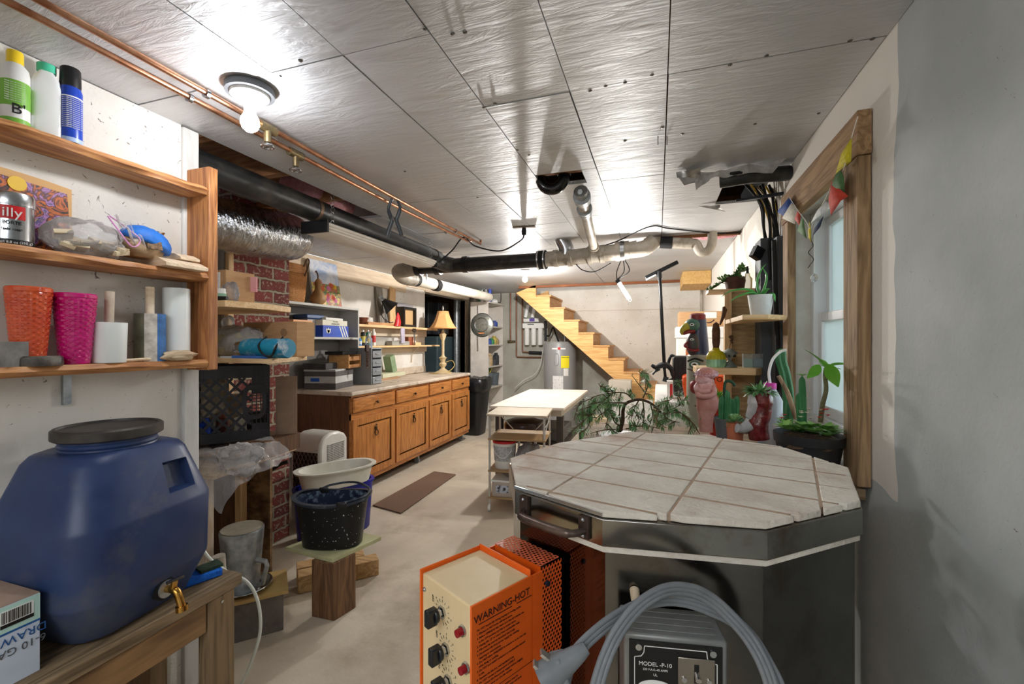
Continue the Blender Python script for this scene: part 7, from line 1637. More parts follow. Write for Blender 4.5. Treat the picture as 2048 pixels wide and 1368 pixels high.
# lower rack shelf things
z = L1 + .0005
p = onY(2.53, 1432, 715); pc = Vector((p.x, 2.53, z))
t = thing('ribbed_vase', 'round yellow and aqua ribbed glass vase with a brown cone in its neck', 'vase', tuple(pc))
M().lathe([(.001, 0), (.042, 0), (.046, .008), (.047, .04), (.038, .06), (.001, .06)], tuple(pc), 40, wob=lambda k, n, zz: 1 + .03 * (-1) ** k).build('aqua_glass', mat('aqua_glass', (150, 200, 168), rough=.08, trans=.6), t)
M().lathe([(.047, .04), (.0465, .055), (.036, .078), (.018, .088), (.015, .1), (.001, .1)], tuple(pc), 40, wob=lambda k, n, zz: 1 + .03 * (-1) ** k).build('yellow_glass', mat('yellow_glass', (236, 214, 30), rough=.08, trans=.5), t)
M().lathe([(.001, .09), (.013, .09), (.019, .13), (.02, .19), (.014, .225), (.001, .235)], tuple(pc), 18, wob=lambda k, n, zz: 1 + .08 * mnoise.noise((k * .9, zz * 40, 0))).build('dried_cone', mat('dried_brown', (108, 72, 46), (78, 52, 36), sc=24, rough=.9, bump=.8), t)
M().tube([pc + Vector((.02, .01, .22)), pc + Vector((.035, .01, .26)), pc + Vector((.043, .01, .30)), pc + Vector((.038, .01, .315))], [.004, .009, .012, .006], 8).build('dried_seed_head', MATS['dried_brown'], t)
p = onY(2.54, 1457, 715); pc = Vector((p.x + .005, 2.54, z))
t = thing('incense_holder', 'grey pierced metal incense holder shaped as two cones, with a dried sprig', 'holder', tuple(pc))
M().lathe([(.001, 0), (.036, 0), (.034, .006), (.008, .035), (.01, .045), (.036, .07), (.037, .075), (.03, .082), (.008, .096), (.001, .097)], tuple(pc), 26).build('body', mat('pewter', (150, 156, 150), (124, 130, 126), sc=16, rough=.5, metal=.5), t)
m = M()
for a in range(6): th = a * PI / 3 + .3; m.cyl(pc + Vector((math.cos(th) * .022, math.sin(th) * .022, .056)), pc + Vector((math.cos(th) * .032, math.sin(th) * .032, .060)), .005, n=8)
m.build('vent_hole', INK, t)
m = M(); m.tube([pc + Vector((0, 0, .095)), pc + Vector((.006, 0, .13)), pc + Vector((.01, 0, .16))], .002, 5)
rnd = random.Random(6)
for i in range(16): m.ball(pc + Vector((.008 + rnd.uniform(-.01, .01), rnd.uniform(-.008, .008), .125 + rnd.uniform(0, .04))), .005, 6, 4)
m.build('dried_sprig', MATS['dried_brown'], t)
for u, c, lab in ((1495, (140, 176, 160), 'pale green glass candle cube on the lower rack shelf'), (1514, (92, 128, 140), 'blue grey glass candle cube at the right end of the lower rack shelf')):
    p = onY(2.56, u, 720); pc = Vector((p.x, 2.56, z)); t = thing('candle_cube', lab, 'candle', tuple(pc))
    M().box(pc.x - .02, pc.x + .02, 2.54, 2.58, z, z + .045).build('wax', mat('wax_%d' % u, c, rough=.4), t); M().box(pc.x - .0225, pc.x + .0225, 2.5375, 2.5825, z, z + .07).build('glass', glassy('cube_glass', (225, 235, 235), .16), t)
# ---------------------------------------------------------------- plant bench behind the kiln
PB = .90
t = thing('plant_bench', 'low timber bench behind the kiln holding the potted plants', 'bench', (.15, 2.0, 0))
M().prism([(-.32, 1.68), (.34, 1.68), (.385, 1.545), (.575, 1.545), (.575, 2.4), (-.32, 2.4)], PB - .03, PB).build('top', GREYWOODX, t)
for x, y in ((-.27, 1.74), (-.27, 2.34), (.53, 2.34), (.53, 1.62)): M().box(x - .03, x + .03, y - .03, y + .03, 0, PB - .0305).build('leg', GREYWOODZ, t)
# evergreen
def ep(x, y, k): return onK(k, 1100 + x / 5.39, 700 + y / 5.39)
rnd = random.Random(17)
base = onY(2.05, 1243, 872); kb = dep(base)
t = thing('evergreen_plant', 'straggly evergreen plant with needle leaves and arching brown stem behind the kiln', 'plant', (base.x, 2.05, PB))
M().lathe([(.001, 0), (.08, 0), (.1, .012), (.001, .01)], (base.x, 2.05, PB + .0005), 22).build('dish', BLACK, t)
M().tube(smooth([(base.x, 2.05, PB + .03)] + [ep(x, y, kb) for x, y in ((760, 850), (785, 760), (790, 640), (830, 570), (960, 535), (1080, 570), (1160, 640), (1220, 690))], 6), [.010 - .006 * i / 48 for i in range(49)], 9).build('stem', mat('evergreen_bark', (92, 66, 50), (62, 44, 36), sc=20, rough=.9), t)
BR = [[(900, 540), (820, 470), (720, 458), (640, 470), (520, 490), (400, 540), (310, 600), (280, 690)], [(640, 470), (570, 430), (520, 355)], [(660, 480), (560, 560), (470, 660), (390, 740), (300, 820), (190, 915)], [(780, 830), (700, 780), (655, 690), (600, 600), (500, 560), (400, 600)], [(760, 800), (745, 600), (738, 500)], [(1000, 520), (1040, 430), (1062, 350), (1000, 270), (950, 225)], [(1020, 450), (950, 360), (880, 270)], [(1220, 680), (1330, 630), (1440, 575)], [(1220, 690), (1350, 655), (1430, 690), (1500, 740), (1560, 850)], [(1440, 600), (1395, 500), (1385, 400), (1380, 325)], [(960, 540), (905, 640), (870, 770)], [(1000, 540), (1015, 700), (990, 850)], [(1080, 570), (1105, 700), (1060, 850)], [(1170, 650), (1155, 760), (1250, 840)], [(1430, 700), (1540, 790), (1600, 880)], [(1560, 600), (1680, 640), (1780, 740), (1810, 885)], [(560, 560), (620, 720), (590, 850)], [(430, 640), (425, 780), (370, 890)], [(760, 860), (600, 860), (430, 900)], [(820, 850), (1000, 820), (1200, 850)], [(1220, 700), (1300, 760), (1400, 780)], [(500, 560), (420, 650), (300, 700)], [(1280, 560), (1240, 620), (1210, 690)], [(640, 640), (540, 700), (480, 760)], [(900, 640), (960, 760), (900, 860)], [(830, 570), (690, 570), (620, 560), (560, 590)], [(1120, 620), (1230, 570), (1330, 520)]]
tw = M(); nd = M()
for br in list(BR):      # feathery side sprays
    if br[0][1] < 455: continue
    for (xa, ya), (xb, yb_) in zip(br, br[1:]):
        for s_ in (.55,):
            x, y = xa + (xb - xa) * s_, ya + (yb_ - ya) * s_; l = rnd.uniform(60, 120); a = rnd.uniform(0, 2 * PI)
            BR.append([(x, y), (x + l * .5 * math.cos(a), min(900, y + l * .4 * math.sin(a) + 12)), (x + l * math.cos(a), min(905, y + l * .9 * math.sin(a) + 35))])
for bi, br in enumerate(BR):
    off = rnd.uniform(-.12, .12); pts = smooth([ep(x, y, kb + off * (.3 if i == 0 else 1) + rnd.uniform(-.03, .03)) for i, (x, y) in enumerate(br)], 9)
    tw.tube(pts, [.0036 - .0024 * i / (len(pts) - 1) for i in range(len(pts))], 5)
    for i in range(2, len(pts) - 1):
        d = (pts[i + 1] - pts[i]); sgl = d.length; d.normalize(); n_ = max(1, int(sgl / .0055))
        sd = d.cross(Vector((0, -1, .2))).normalized()
        for k_ in range(n_):
            q = pts[i] + (pts[i + 1] - pts[i]) * (k_ / n_)
            if (bi in (5, 6) and rnd.random() < .55) or q.z < PB + .03: continue
            L_ = rnd.uniform(.02, .036) * (.55 if bi in (5, 6, 4) else 1)
            for sg in (1, -1): nd.leaf(q, sd * sg + d * .75 + Vector((rnd.uniform(-.2, .2), rnd.uniform(-.5, .5), rnd.uniform(-.2, .2))), L_, .0042, curl=.12, n=2)
tw.build('twigs', mat('green_twig', (78, 84, 50), (98, 74, 48), sc=12, rough=.8), t); nd.build('needles', mat('needle_green', (70, 120, 72), (122, 166, 98), sc=20, rough=.5), t, ang=180)
# figurine
fy = 2.12; fp = onY(fy, 1410, 800); kf = dep((fp.x, fy)); fx = fp.x
def fz(v): return zv(v, kf)
PINK = mat('figurine_pink', (214, 158, 152), (186, 116, 100), sc=12, rough=.45, c3=(236, 208, 214), sc3=9)
t = thing('figurine', 'pink glazed clay figurine of a chubby child with a bobbled cap, arms folded', 'figurine', (fx, fy, PB))
def px2(w): return w * kf / F
body = M()
rings = []
for v, w, dx in ((864, 0.01, 2), (863, 13, 2), (850, 13, 1), (830, 15, 2), (815, 20, 4), (803, 22, 6), (792, 20, 3), (780, 20, 0), (770, 19, 0), (760, 15, 2), (754, 10, 3), (750, 9, 3)):
    z = max(fz(v), PB + .001); rings.append([(fx + px2(dx) + px2(w) * math.cos(a), fy + px2(w) * .9 * math.sin(a), z) for a in [2 * PI * i / 24 for i in range(24)]])
body.loft(rings); body.build('body', PINK, t)
M().ball((fx - px2(4), fy - .008, fz(758)), (px2(15), px2(15), px2(14)), 18, 12).build('head', PINK, t)
cap_ = M(); hc = Vector((fx + .006, fy + .004, fz(750)))
cap_.ball(hc + Vector((0, 0, .006)), (px2(20), px2(20), px2(13)), 18, 10)
cap_.build('cap', MATS['figurine_pink'], t)
bob = M()
for j in range(6):
    a = .0 + j * .25; n_ = max(4, int(22 * math.cos(a)))
    for i in range(n_):
        th = 2 * PI * (i + .5 * (j % 2)) / n_; bob.ball(hc + Vector((math.cos(a) * math.cos(th) * px2(20), math.cos(a) * math.sin(th) * px2(18), math.sin(a) * px2(13))), .0058, 6, 4)
bob.build('bobbles', mat('bobble_pink', (232, 206, 214), (196, 130, 150), sc=60, rough=.4), t)
arms = M()
arms.tube(smooth([(fx + px2(12), fy - .01, fz(770)), (fx + px2(14), fy - .035, fz(784)), (fx, fy - .052, fz(790)), (fx - px2(18), fy - .05, fz(787))], 6), [.016, .016, .016, .015, .015, .014, .014, .014, .014, .013, .013, .013, .013, .014, .014, .015, .015, .015, .012], 10)
arms.tube(smooth([(fx - px2(12), fy - .01, fz(768)), (fx - px2(17), fy - .03, fz(776)), (fx - px2(8), fy - .055, fz(781)), (fx + px2(6), fy - .05, fz(779))], 6), .012, 10)
arms.build('arms', PINK, t)
M().ball((fx - px2(12), fy - px2(14), fz(760)), (.006, .008, .006), 8, 6).build('nose', PINK, t)
for du in (-7, -16): M().ball((fx + px2(du), fy - px2(14) + (.012 if du < -10 else 0), fz(757)), .0028, 8, 6).build('eye', INK, t)
M().ball((fx + px2(13), fy + .01, fz(803)), (px2(14), px2(14), px2(14)), 16, 12).build('rump', PINK, t)
M().lathe([(.001, 0), (.05, 0), (.052, .012), (.04, .016), (.001, .016)], (fx, fy, PB), 24).build('base', mat('white_base', (222, 206, 196), rough=.5), t)
# cactus pot
cy = 1.98; cp_ = onY(cy, 1458, 850); cxp = cp_.x; kc = dep((cxp, cy))
CACT = mat('cactus_green', (40, 104, 58), (66, 132, 84), sc=16, rough=.45)
def column(m, a, b_, r, ribs=7):
    a, b_ = Vector(a), Vector(b_); d = (b_ - a); N_ = 14; x = d.cross(Vector((0, 1, .1))).normalized(); y = d.normalized().cross(x); rg = []
    for i in range(N_ + 1):
        s_ = i / N_; rr_ = r * (.85 + .15 * math.sin(PI * s_)) * (1 if s_ < .86 else math.sqrt(max(.02, 1 - ((s_ - .86) / .14) ** 2)))
        rg.append([a + d * s_ + x * math.cos(2 * PI * k / (ribs * 4)) * rr_ * (1 + .16 * math.cos(2 * PI * k / 4)) + y * math.sin(2 * PI * k / (ribs * 4)) * rr_ * (1 + .16 * math.cos(2 * PI * k / 4)) for k in range(ribs * 4)])
    m.loft(rg)
t = thing('cactus_pot', 'grey pot of short columnar cacti beside the pink figurine', 'plant', (cxp, cy, PB))
zr = zv(836, kc)
M().lathe([(.001, 0), (.042, 0), (.056, zr - PB), (.052, zr - PB), (.04, .01), (.001, .01)], (cxp, cy, PB + .0005), 26).build('pot', mat('grey_pot', (98, 102, 106), (80, 84, 88), sc=9, rough=.55), t)
M().cyl((cxp, cy, zr - .02), (cxp, cy, zr - .006), .049, n=20).build('gravel', mat('white_gravel', (210, 206, 200), (120, 112, 104), sc=60, rough=.9, bump=.8), t)
m = M()
for u, v, r_ in ((1445, 792, .012), (1454, 780, .012), (1459, 794, .011), (1468, 797, .011), (1474, 792, .010)): q = onY(cy, u, v); column(m, (q.x - .002, cy + rnd.uniform(-.02, .02), zr - .01), (q.x, cy, q.z), r_)
m.build('cactus_columns', CACT, t); m = M(); q = onY(cy, 1450, 766)
m.tube(smooth([onY(cy, 1449, 800), q, onY(cy, 1462, 763), onY(cy, 1470, 772)], 5), .006, 7).build('dark_stalk', mat('dark_green_stalk', (24, 66, 40), rough=.5), t)
t = thing('grass_tuft', 'tuft of bright green grass between the figurine and the cacti', 'plant', (onY(2.25, 1436, 790).x, 2.25, PB))
q = onY(2.25, 1436, 790); m = M()
for i in range(160): d = Vector((rnd.gauss(0, 1), rnd.gauss(0, 1), rnd.gauss(.4, .8))).normalized(); m.leaf(q + Vector((0, 0, -.02)) + d * rnd.uniform(0, .02), d, .045, .005, n=2)
m.build('blades', mat('bright_grass', (96, 190, 60), (60, 150, 50), sc=12, rough=.5), t, ang=180); M().lathe([(.001, 0), (.035, 0), (.042, q.z - PB - .02), (.001, q.z - PB - .02)], (q.x, 2.25, PB + .0005), 18).build('pot', mat('red_pot', (186, 50, 40), rough=.5), t)
q = onY(1.84, 1470, 845); t = thing('small_succulent', 'tiny bushy green succulent in a brown cup in front of the cactus pot', 'plant', (q.x, 1.84, PB)); m = M()
for i in range(110): d = Vector((rnd.gauss(0, 1), rnd.gauss(0, 1), rnd.gauss(.5, .7))).normalized(); m.leaf(q + Vector((0, 0, .0)) + d * .014, d, .022, .011, n=3, curl=-.1)
m.build('leaves', mat('succulent_pale', (120, 170, 110), (160, 200, 140), sc=20, rough=.45), t, ang=180); M().lathe([(.001, 0), (.024, 0), (.03, q.z - PB), (.001, q.z - PB)], (q.x, 1.84, PB + .0005), 16).build('cup', TERRA, t)
# glazed branch vase
vy = 1.80; q0 = onY(vy, 1512, 860)
GLZ = mat('maroon_glaze', (96, 24, 30), (150, 60, 58), sc=34, rough=.12, coat=1, lo=.45, hi=.7, bump=.4); GLW = mat('white_glaze', (206, 204, 204), (170, 170, 172), sc=14, rough=.15, coat=.8)
t = thing('glazed_branch_vase', 'glossy maroon and white ceramic vase shaped like a forked branch, with succulents', 'vase', (q0.x, vy, PB))
vp = lambda u, v, d=0: onY(vy + d, u, v)
M().tube(smooth([vp(1519, 878), vp(1516, 850), vp(1524, 825), vp(1524, 800), vp(1520, 784)], 6), [.034] * 8 + [.032] * 8 + [.036] * 9, 18).build('trunk', GLZ, t)
M().tube(smooth([vp(1514, 790), vp(1510, 812), vp(1502, 840, .01), vp(1485, 862, .0)], 6), [.028] * 6 + [.024] * 6 + [.018] * 7, 14).build('white_branch', GLW, t)
M().tube([vp(1500, 850, -.01), vp(1484, 858, -.015), vp(1474, 856, -.02)], [.022, .018, .017], 14).build('side_spout', GLW, t)
m = M()
for i in range(150): d = Vector((rnd.gauss(0, 1), rnd.gauss(0, .8), rnd.gauss(.25, .4))).normalized(); m.leaf(vp(1520, 784) + Vector((d.x * .025, d.y * .02, .004)), d + Vector((0, 0, rnd.uniform(-.6, .4))), rnd.uniform(.02, .045), .012, n=3, curl=.2)
m.build('succulent_leaves', mat('sedum_green', (90, 140, 84), (130, 176, 116), sc=24, rough=.45), t, ang=180)
zb_ = PB
M().lathe([(.001, 0), (.05, 0), (.04, .04), (.001, .04)], (vp(1518, 870).x, vy, PB + .0005), 18).build('foot', GLZ, t)
# water bottle with curved spout
wy_ = 1.93; q = onY(wy_, 1540, 800)
t = thing('wash_bottle', 'clear squeeze bottle with pink cap and curved white spout behind the branch vase', 'bottle', (q.x, wy_, PB))
zc_ = onY(wy_, 1541, 775).z; zt2 = onY(wy_, 1541, 766).z
M().lathe([(.001, 0), (.04, 0), (.043, .01), (.043, zc_ - PB - .05), (.02, zc_ - PB - .005), (.001, zc_ - PB)], (q.x, wy_, PB + .0005), 24).build('bottle', glassy('wash_clear', (220, 230, 236), .35, .1), t)
M().lathe([(.001, zc_ - PB - .005), (.022, zc_ - PB - .005), (.022, zt2 - PB), (.001, zt2 - PB)], (q.x, wy_, PB), 20).build('cap', mat('magenta_cap', (214, 60, 170), rough=.35), t)
M().tube(smooth([(q.x, wy_, zt2), onY(wy_, 1538, 745), onY(wy_, 1545, 720), onY(wy_, 1560, 704), onY(wy_, 1573, 700)], 7), .0052, 8).build('spout', HDPE, t)
# tall cactus in its own pot behind, and the big bowl
ty2 = 2.05; q = onY(ty2, 1565, 780)
t = thing('tall_cactus', 'tall leaning green cactus column and grey dead branch behind the black bowl', 'plant', (q.x - .02, ty2, PB))
m = M(); pts = smooth([onY(ty2, 1572, 870), onY(ty2, 1577, 800), onY(ty2, 1570, 750), onY(ty2, 1562, 720), onY(ty2, 1562, 697)], 6)
rg = []
for i, p in enumerate(pts):
    s_ = i / (len(pts) - 1); r_ = .017 * (1 if s_ < .85 else math.sqrt(max(.03, 1 - ((s_ - .85) / .15) ** 2)))
    rg.append([p + Vector((math.cos(2 * PI * k / 24) * r_ * (1 + .22 * math.cos(2 * PI * k / 4)), math.sin(2 * PI * k / 24) * r_ * (1 + .22 * math.cos(2 * PI * k / 4)), 0)) for k in range(24)])
m.loft(rg); m.build('column', CACT, t); M().tube(smooth([onY(ty2 - .03, 1591, 835), onY(ty2 - .03, 1577, 790), onY(ty2 - .03, 1565, 765), onY(ty2 - .03, 1557, 752)], 5), [.009] * 8 + [.008] * 8, 9).build('dead_branch', GREYWOODZ, t)
M().lathe([(.001, 0), (.05, 0), (.06, .09), (.001, .085)], (onY(ty2, 1574, 850).x, ty2, PB + .0005), 20).build('pot', TERRA, t)
bw = Vector((.462, 1.655, PB)); kb2 = dep(bw); rim = zv(866, kb2) ; rim = 1.035
t = thing('succulent_bowl', 'wide black bowl pot of mixed succulents with red flowers at the window', 'plant', tuple(bw))
M().lathe([(.001, 0), (.075, 0), (.092, rim - PB - .03), (.097, rim - PB - .028), (.099, rim - PB), (.094, rim - PB), (.088, rim - PB - .03), (.001, rim - PB - .03)], tuple(bw + Vector((0, 0, .0005))), 40).build('bowl', mat('bowl_black', (34, 34, 36), (48, 48, 48), sc=9, rough=.55), t)
M().ball(bw + Vector((0, 0, rim - PB - .025)), (.088, .088, .028), 24, 10, .3).build('soil', SOIL, t)
SU = mat('succulent_green', (106, 166, 70), (146, 196, 104), sc=20, rough=.4); m = M()
for i in range(26):
    a = rnd.uniform(0, 2 * PI); r_ = rnd.uniform(.01, .085); c = bw + Vector((math.cos(a) * r_ - .02, math.sin(a) * r_ - .01, rim - PB + rnd.uniform(.0, .03)))
    for k_ in range(9):
        th = k_ * 2.4; d = Vector((math.cos(th), math.sin(th), rnd.uniform(.1, .7))); m.leaf(c, d, rnd.uniform(.025, .04), .02, curl=.1, n=4)
m.build('rosettes', SU, t, ang=180)
m = M(); m2 = M()
for i in range(16):
    c = onY(1.6 + rnd.uniform(0, .08), rnd.choice((rnd.uniform(1556, 1572), rnd.uniform(1600, 1622), rnd.uniform(1632, 1664))), rnd.uniform(818, 838))
    for k_ in range(6): th = k_ * PI / 3; (m if i % 2 else m2).leaf(c, (math.cos(th), math.sin(th), .8), .010, .006, n=3)
m.build('red_flower', mat('red_petal', (206, 44, 40), rough=.5), t, ang=180); m2.build('pale_flower', mat('pale_petal', (226, 214, 196), rough=.5), t, ang=180)
m = M(); by = 1.66
top = onY(by, 1652, 735)
m.tube(smooth([onY(by, 1641, 845), onY(by, 1645, 810), onY(by, 1652, 780), onY(by, 1650, 750), top], 6), [.0075 - .002 * i / 24 for i in range(25)], 10).build('tree_stem', mat('kalanchoe_stem', (120, 118, 84), (96, 92, 66), sc=40, st=(1, 1, 6), rough=.7, bump=.6), t)
m = M()
for e, w, cu in ((onY(by - .03, 1617, 694), .03, .15), (onY(by - .02, 1698, 718), .026, .35), (onY(by + .03, 1640, 716), .022, .1)): m.leaf(top, e - top, (e - top).length * 1.05, w, (0, -.3, 1), cu, 8, .3)
m.leaf(onY(by - .02, 1655, 728), (.30, -.1, -1), .075, .052, (.4, -1, .2), -.1, 9, .1)
m.leaf(onY(by - .02, 1640, 730), (-.6, -.1, -.75), .055, .034, (.4, -1, .2), .1, 8, .2)
for k_ in range(7): a = k_ * .9; m.leaf(top, (math.cos(a), math.sin(a), .6), .022, .012, n=4)
m.leaf(top + Vector((.01, 0, -.002)), (1, .3, .1), .035, .024, n=6)
m.build('tree_leaves', mat('kalanchoe_leaf', (96, 172, 52), (124, 196, 76), sc=20, rough=.35), t, ang=180)
m = M(); column(m, onY(1.70, 1607, 845), onY(1.70, 1604, 752), .0095, 5); column(m, onY(1.73, 1601, 845), onY(1.73, 1598, 786), .010, 5); m.build('small_cactus', CACT, t)
m = M(); c = onY(1.70, 1605, 752)
for k_ in range(8): a = k_ * .8; m.leaf(c, (math.cos(a), math.sin(a), .5), .025, .01, n=3)
m.build('leaf_tuft', SU, t, ang=180)
# ---------------------------------------------------------------- prayer flags and crystal
def fp_(x, y): return onX(.528, 1340 + x / 3.109, 180 + y / 3.109)
def fp2(x, y): return onX(.535, 1340 + x / 3.109, 180 + y / 3.109)
t = thing('prayer_flags', 'string of small coloured cloth flags draped across the window head', 'flags', tuple(fp_(950, 740)))
M().tube(smooth([fp_(1168, 165), fp_(1130, 292), fp_(1078, 495), fp_(1018, 568), fp_(960, 690), fp_(900, 800), fp_(872, 860), fp_(845, 815), fp_(795, 748), fp_(742, 668)], 5), .0013, 5).build('string', STRINGW, t)
FL = [((222, 206, 40), [(1130, 295), (1150, 440), (1095, 462), (1040, 520), (1078, 395)]), ((74, 116, 66), [(1075, 498), (1092, 540), (1072, 660), (1028, 588), (1032, 520)]), ((206, 66, 44), [(1015, 570), (1107, 660), (1060, 690), (1022, 778), (975, 680)]), ((226, 232, 230), [(972, 690), (978, 755), (930, 790), (885, 828), (902, 752)]), ((40, 58, 88), [(945, 785), (940, 850), (900, 905), (875, 945), (897, 858)]), ((226, 208, 50), [(855, 818), (892, 855), (880, 945), (858, 918)]), ((92, 132, 78), [(825, 782), (852, 830), (842, 925), (795, 872)]), ((196, 70, 50), [(802, 745), (822, 768), (797, 852), (789, 800)]), ((232, 228, 214), [(765, 700), (798, 752), (772, 835), (712, 795)]), ((50, 84, 160), [(742, 670), (767, 700), (712, 785), (677, 755)])]
for i, (c, poly) in enumerate(FL):
    P = [(fp_ if i < 4 else fp2)(x, y) + Vector((-.004 * (j % 2) - .006 * math.sin(j * 2.1 + i), 0, 0)) for j, (x, y) in enumerate(poly)]
    m = M(); n_ = len(P); cen = sum(P, Vector()) / n_ + Vector((-.006, 0, 0)); m.put(P + [cen], [(j, (j + 1) % n_, n_) for j in range(n_)])
    m.build('flag', mat('flag_%d' % i, c, tuple(int(q * .86) for q in c), sc=90, rough=.75), t, ang=180, solid=.0008)
t = thing('crystal_hanger', 'faceted crystal hanging on a twisted wire in front of the window sash', 'ornament', tuple(onX(.62, 1628, 556)))
M().tube(smooth([onX(.62, u, v) for u, v in ((1621, 478), (1626, 492), (1617, 505), (1627, 518), (1620, 530), (1616, 536))], 6), .0016, 5).build('wire', mat('dark_wire', (60, 56, 50), rough=.4, metal=.7), t)
M().tube([onX(.62, 1629, 470), onX(.62, 1629, 545)], .0007, 4).build('thread', STRINGW, t)
c = onX(.62, 1628, 556); T = facing(c, (-1, -.6, 0))
M(T).lathe([(.004, -.009), (.0165, -.004), (.019, 0), (.0165, .004), (.004, .009)], n=8).build('crystal', mat('crystal', (240, 246, 248), rough=.02, trans=.9, ior=1.6), t, ang=5)
# items under the stairs and floor clutter behind the plant
for (u0, u1, v0, v1, y, c, nm, lab) in ((1220, 1268, 801, 862, 5.9, (226, 222, 214), 'storage_box', 'white storage box under the stair foot, lower of two'), (1217, 1262, 762, 800, 5.9, (206, 196, 180), 'storage_box', 'beige lidded storage box under the stair foot, upper of two'), (1268, 1306, 805, 872, 5.75, (228, 226, 220), 'storage_unit', 'white plastic drawer unit in front of the stair foot'), (1180, 1214, 838, 868, 5.5, (206, 186, 150), 'carton', 'tan carton on the floor beside the white work table')):
    xa, xb, za, zb = yb2(y, u0, u1, v0, v1)
    if lab.endswith('upper of two'): za = zl
    if 'lower of two' in lab or 'drawer' in lab or 'tan carton' in lab: za = 0
    zl = zb
    tag(M().box(xa, xb, y, y + .28, max(0, za) + .0005, zb).build(nm, mat('clutter_%d_%d' % (u0, v0), c, tuple(int(q * .9) for q in c), sc=6, rough=.6), bev=.006), lab, 'box')
# ================================================================ KILN
KV = [(-.366, 1.09), (-.286, .891), (-.093, .797), (.173, .83), (.367, .998), (.437, 1.258), (.34, 1.46), (.13, 1.555), (-.09, 1.53), (-.285, 1.30)]
KC = Vector((sum(p[0] for p in KV) / 10, sum(p[1] for p in KV) / 10))
def kpoly(d): return [tuple(KC + (Vector(p) - KC) * (1 + d / (Vector(p) - KC).length)) for p in KV]
def kmetal(name, tint, rough, stain):
    m = mat(name, tint, tuple(int(q * .72) for q in tint), sc=4, rough=rough, metal=1, rvar=.08, c3=stain, sc3=5, bump=.04, lo=.3, hi=.75)
    return m
KM = kmetal('kiln_steel', (120, 117, 112), .13, (84, 72, 60)); KL = kmetal('kiln_lid_steel', (160, 157, 150), .2, (104, 88, 68))
FB = mat('firebrick', (230, 224, 212), (206, 196, 182), sc=7, rough=.9, bump=.5, bsc=90, c3=(190, 166, 150), sc3=4); MORT = mat('brick_seam', (186, 162, 138), (164, 138, 116), sc=20, rough=.95)
def clip(poly, a, n):   # keep the side with (p-a).n <= 0
    out = []
    for i in range(len(poly)):
        p, q = Vector(poly[i]), Vector(poly[(i + 1) % len(poly)]); dp, dq = (p - a).dot(n), (q - a).dot(n)
        if dp <= 0: out.append(p)
        if dp * dq < 0: out.append(p + (q - p) * (dp / (dp - dq)))
    return out
ZT = 1.03
t = thing('kiln', 'ten-sided steel clad pottery kiln with firebrick lid at the front right', 'kiln', (KC.x, KC.y, 0))
M().prism(kpoly(-.012), .05, .955).build('body', KM, t, ang=20)
M().prism(kpoly(-.004), .9555, .966).build('brick_rim', FB, t)
lid = M().prism(kpoly(0), .9665, ZT - .014).build('lid', KL, t, ang=20, bev=.002)
M().prism(kpoly(-.014), ZT - .0139, ZT - .0012).build('seam_layer', MORT, lid)
S0, S1 = onZ(ZT, 1100, 983), onZ(ZT, 1293, 864); ds = (S1 - S0).xy.normalized(); dr = Vector((ds.y, -ds.x))
S2 = onZ(ZT, 1330, 1037); w2 = (S2 - S0).xy.dot(dr)
rnd = random.Random(8); nb = 0
for ci in range(-2, 4):
    ca = S0.xy + dr * (w2 * ci); cb2 = S0.xy + dr * (w2 * (ci + 1))
    for ri in range(-4, 12):
        oa = ri * .114 + (.006 if ci % 2 else 0) ; g = .002
        poly = kpoly(-.0035); gr = .0045
        for aa, nn in ((ca + dr * g, -dr), (cb2 - dr * g, dr), (S0.xy + ds * (oa + gr), -ds), (S0.xy + ds * (oa + .114 - gr), ds)):
            if len(poly) < 3: break
            poly = clip(poly, aa, nn)
        if len(poly) >= 3:
            ar = abs(sum(poly[i][0] * poly[(i + 1) % len(poly)][1] - poly[(i + 1) % len(poly)][0] * poly[i][1] for i in range(len(poly)))) / 2
            if ar < 2e-4: continue
            h = rnd.uniform(-.0008, .0008); M().prism([tuple(q) for q in poly], ZT - .013, ZT + h).build('firebrick', FB, lid, bev=.002); nb += 1
# bright trim strip and handle on the left front face
a, b_ = Vector((*KV[1], 0)), Vector((*KV[2], 0)); fd_ = (b_ - a).normalized(); fn = Vector((fd_.y, -fd_.x, 0))
def lf_(s_, z, o=0): return a + fd_ * s_ + fn * o + Vector((0, 0, z))
M().beam(lf_(.0, ZT - .006, .0012), lf_((b_ - a).length, ZT - .006, .0012), .002, .006).build('trim_strip', STEEL, lid)
RI = mat('rusty_iron', (86, 70, 62), (60, 46, 40), sc=24, rough=.5, metal=.6)
for s_ in (.03, .178): M().beam(lf_(s_, ZT - .018, .003), lf_(s_, ZT - .058, .003), .022, .006, tuple(fn)).build('handle_plate', RI, lid)
M().tube(smooth([lf_(.03, ZT - .045, .004), lf_(.04, ZT - .046, .026), lf_(.065, ZT - .047, .034), lf_(.14, ZT - .047, .034), lf_(.168, ZT - .046, .026), lf_(.178, ZT - .045, .004)], 6), [.006] * 8 + [.0085] * 15 + [.0065] * 8, 12).build('handle', mat('worn_handle', (120, 104, 94), (74, 60, 54), sc=12, rough=.35, metal=.7), lid)
for s_ in (.03, .178):
    for z in (ZT - .024, ZT - .053): M().ball(lf_(s_, z, .007), .0042, 8, 6).build('rivet', STEEL, lid)
def onPl(o, n, u, v):
    D = ray(u, v); o = Vector(o); n = Vector(n); k = (o - Vector((0, 0, H))).dot(n) / D.dot(n); return Vector((0, 0, H)) + D * k
fa, fb = Vector((*kpoly(-.012)[2], 0)), Vector((*kpoly(-.012)[3], 0)); fdd = (fb - fa).normalized(); fnn = Vector((fdd.y, -fdd.x, 0))
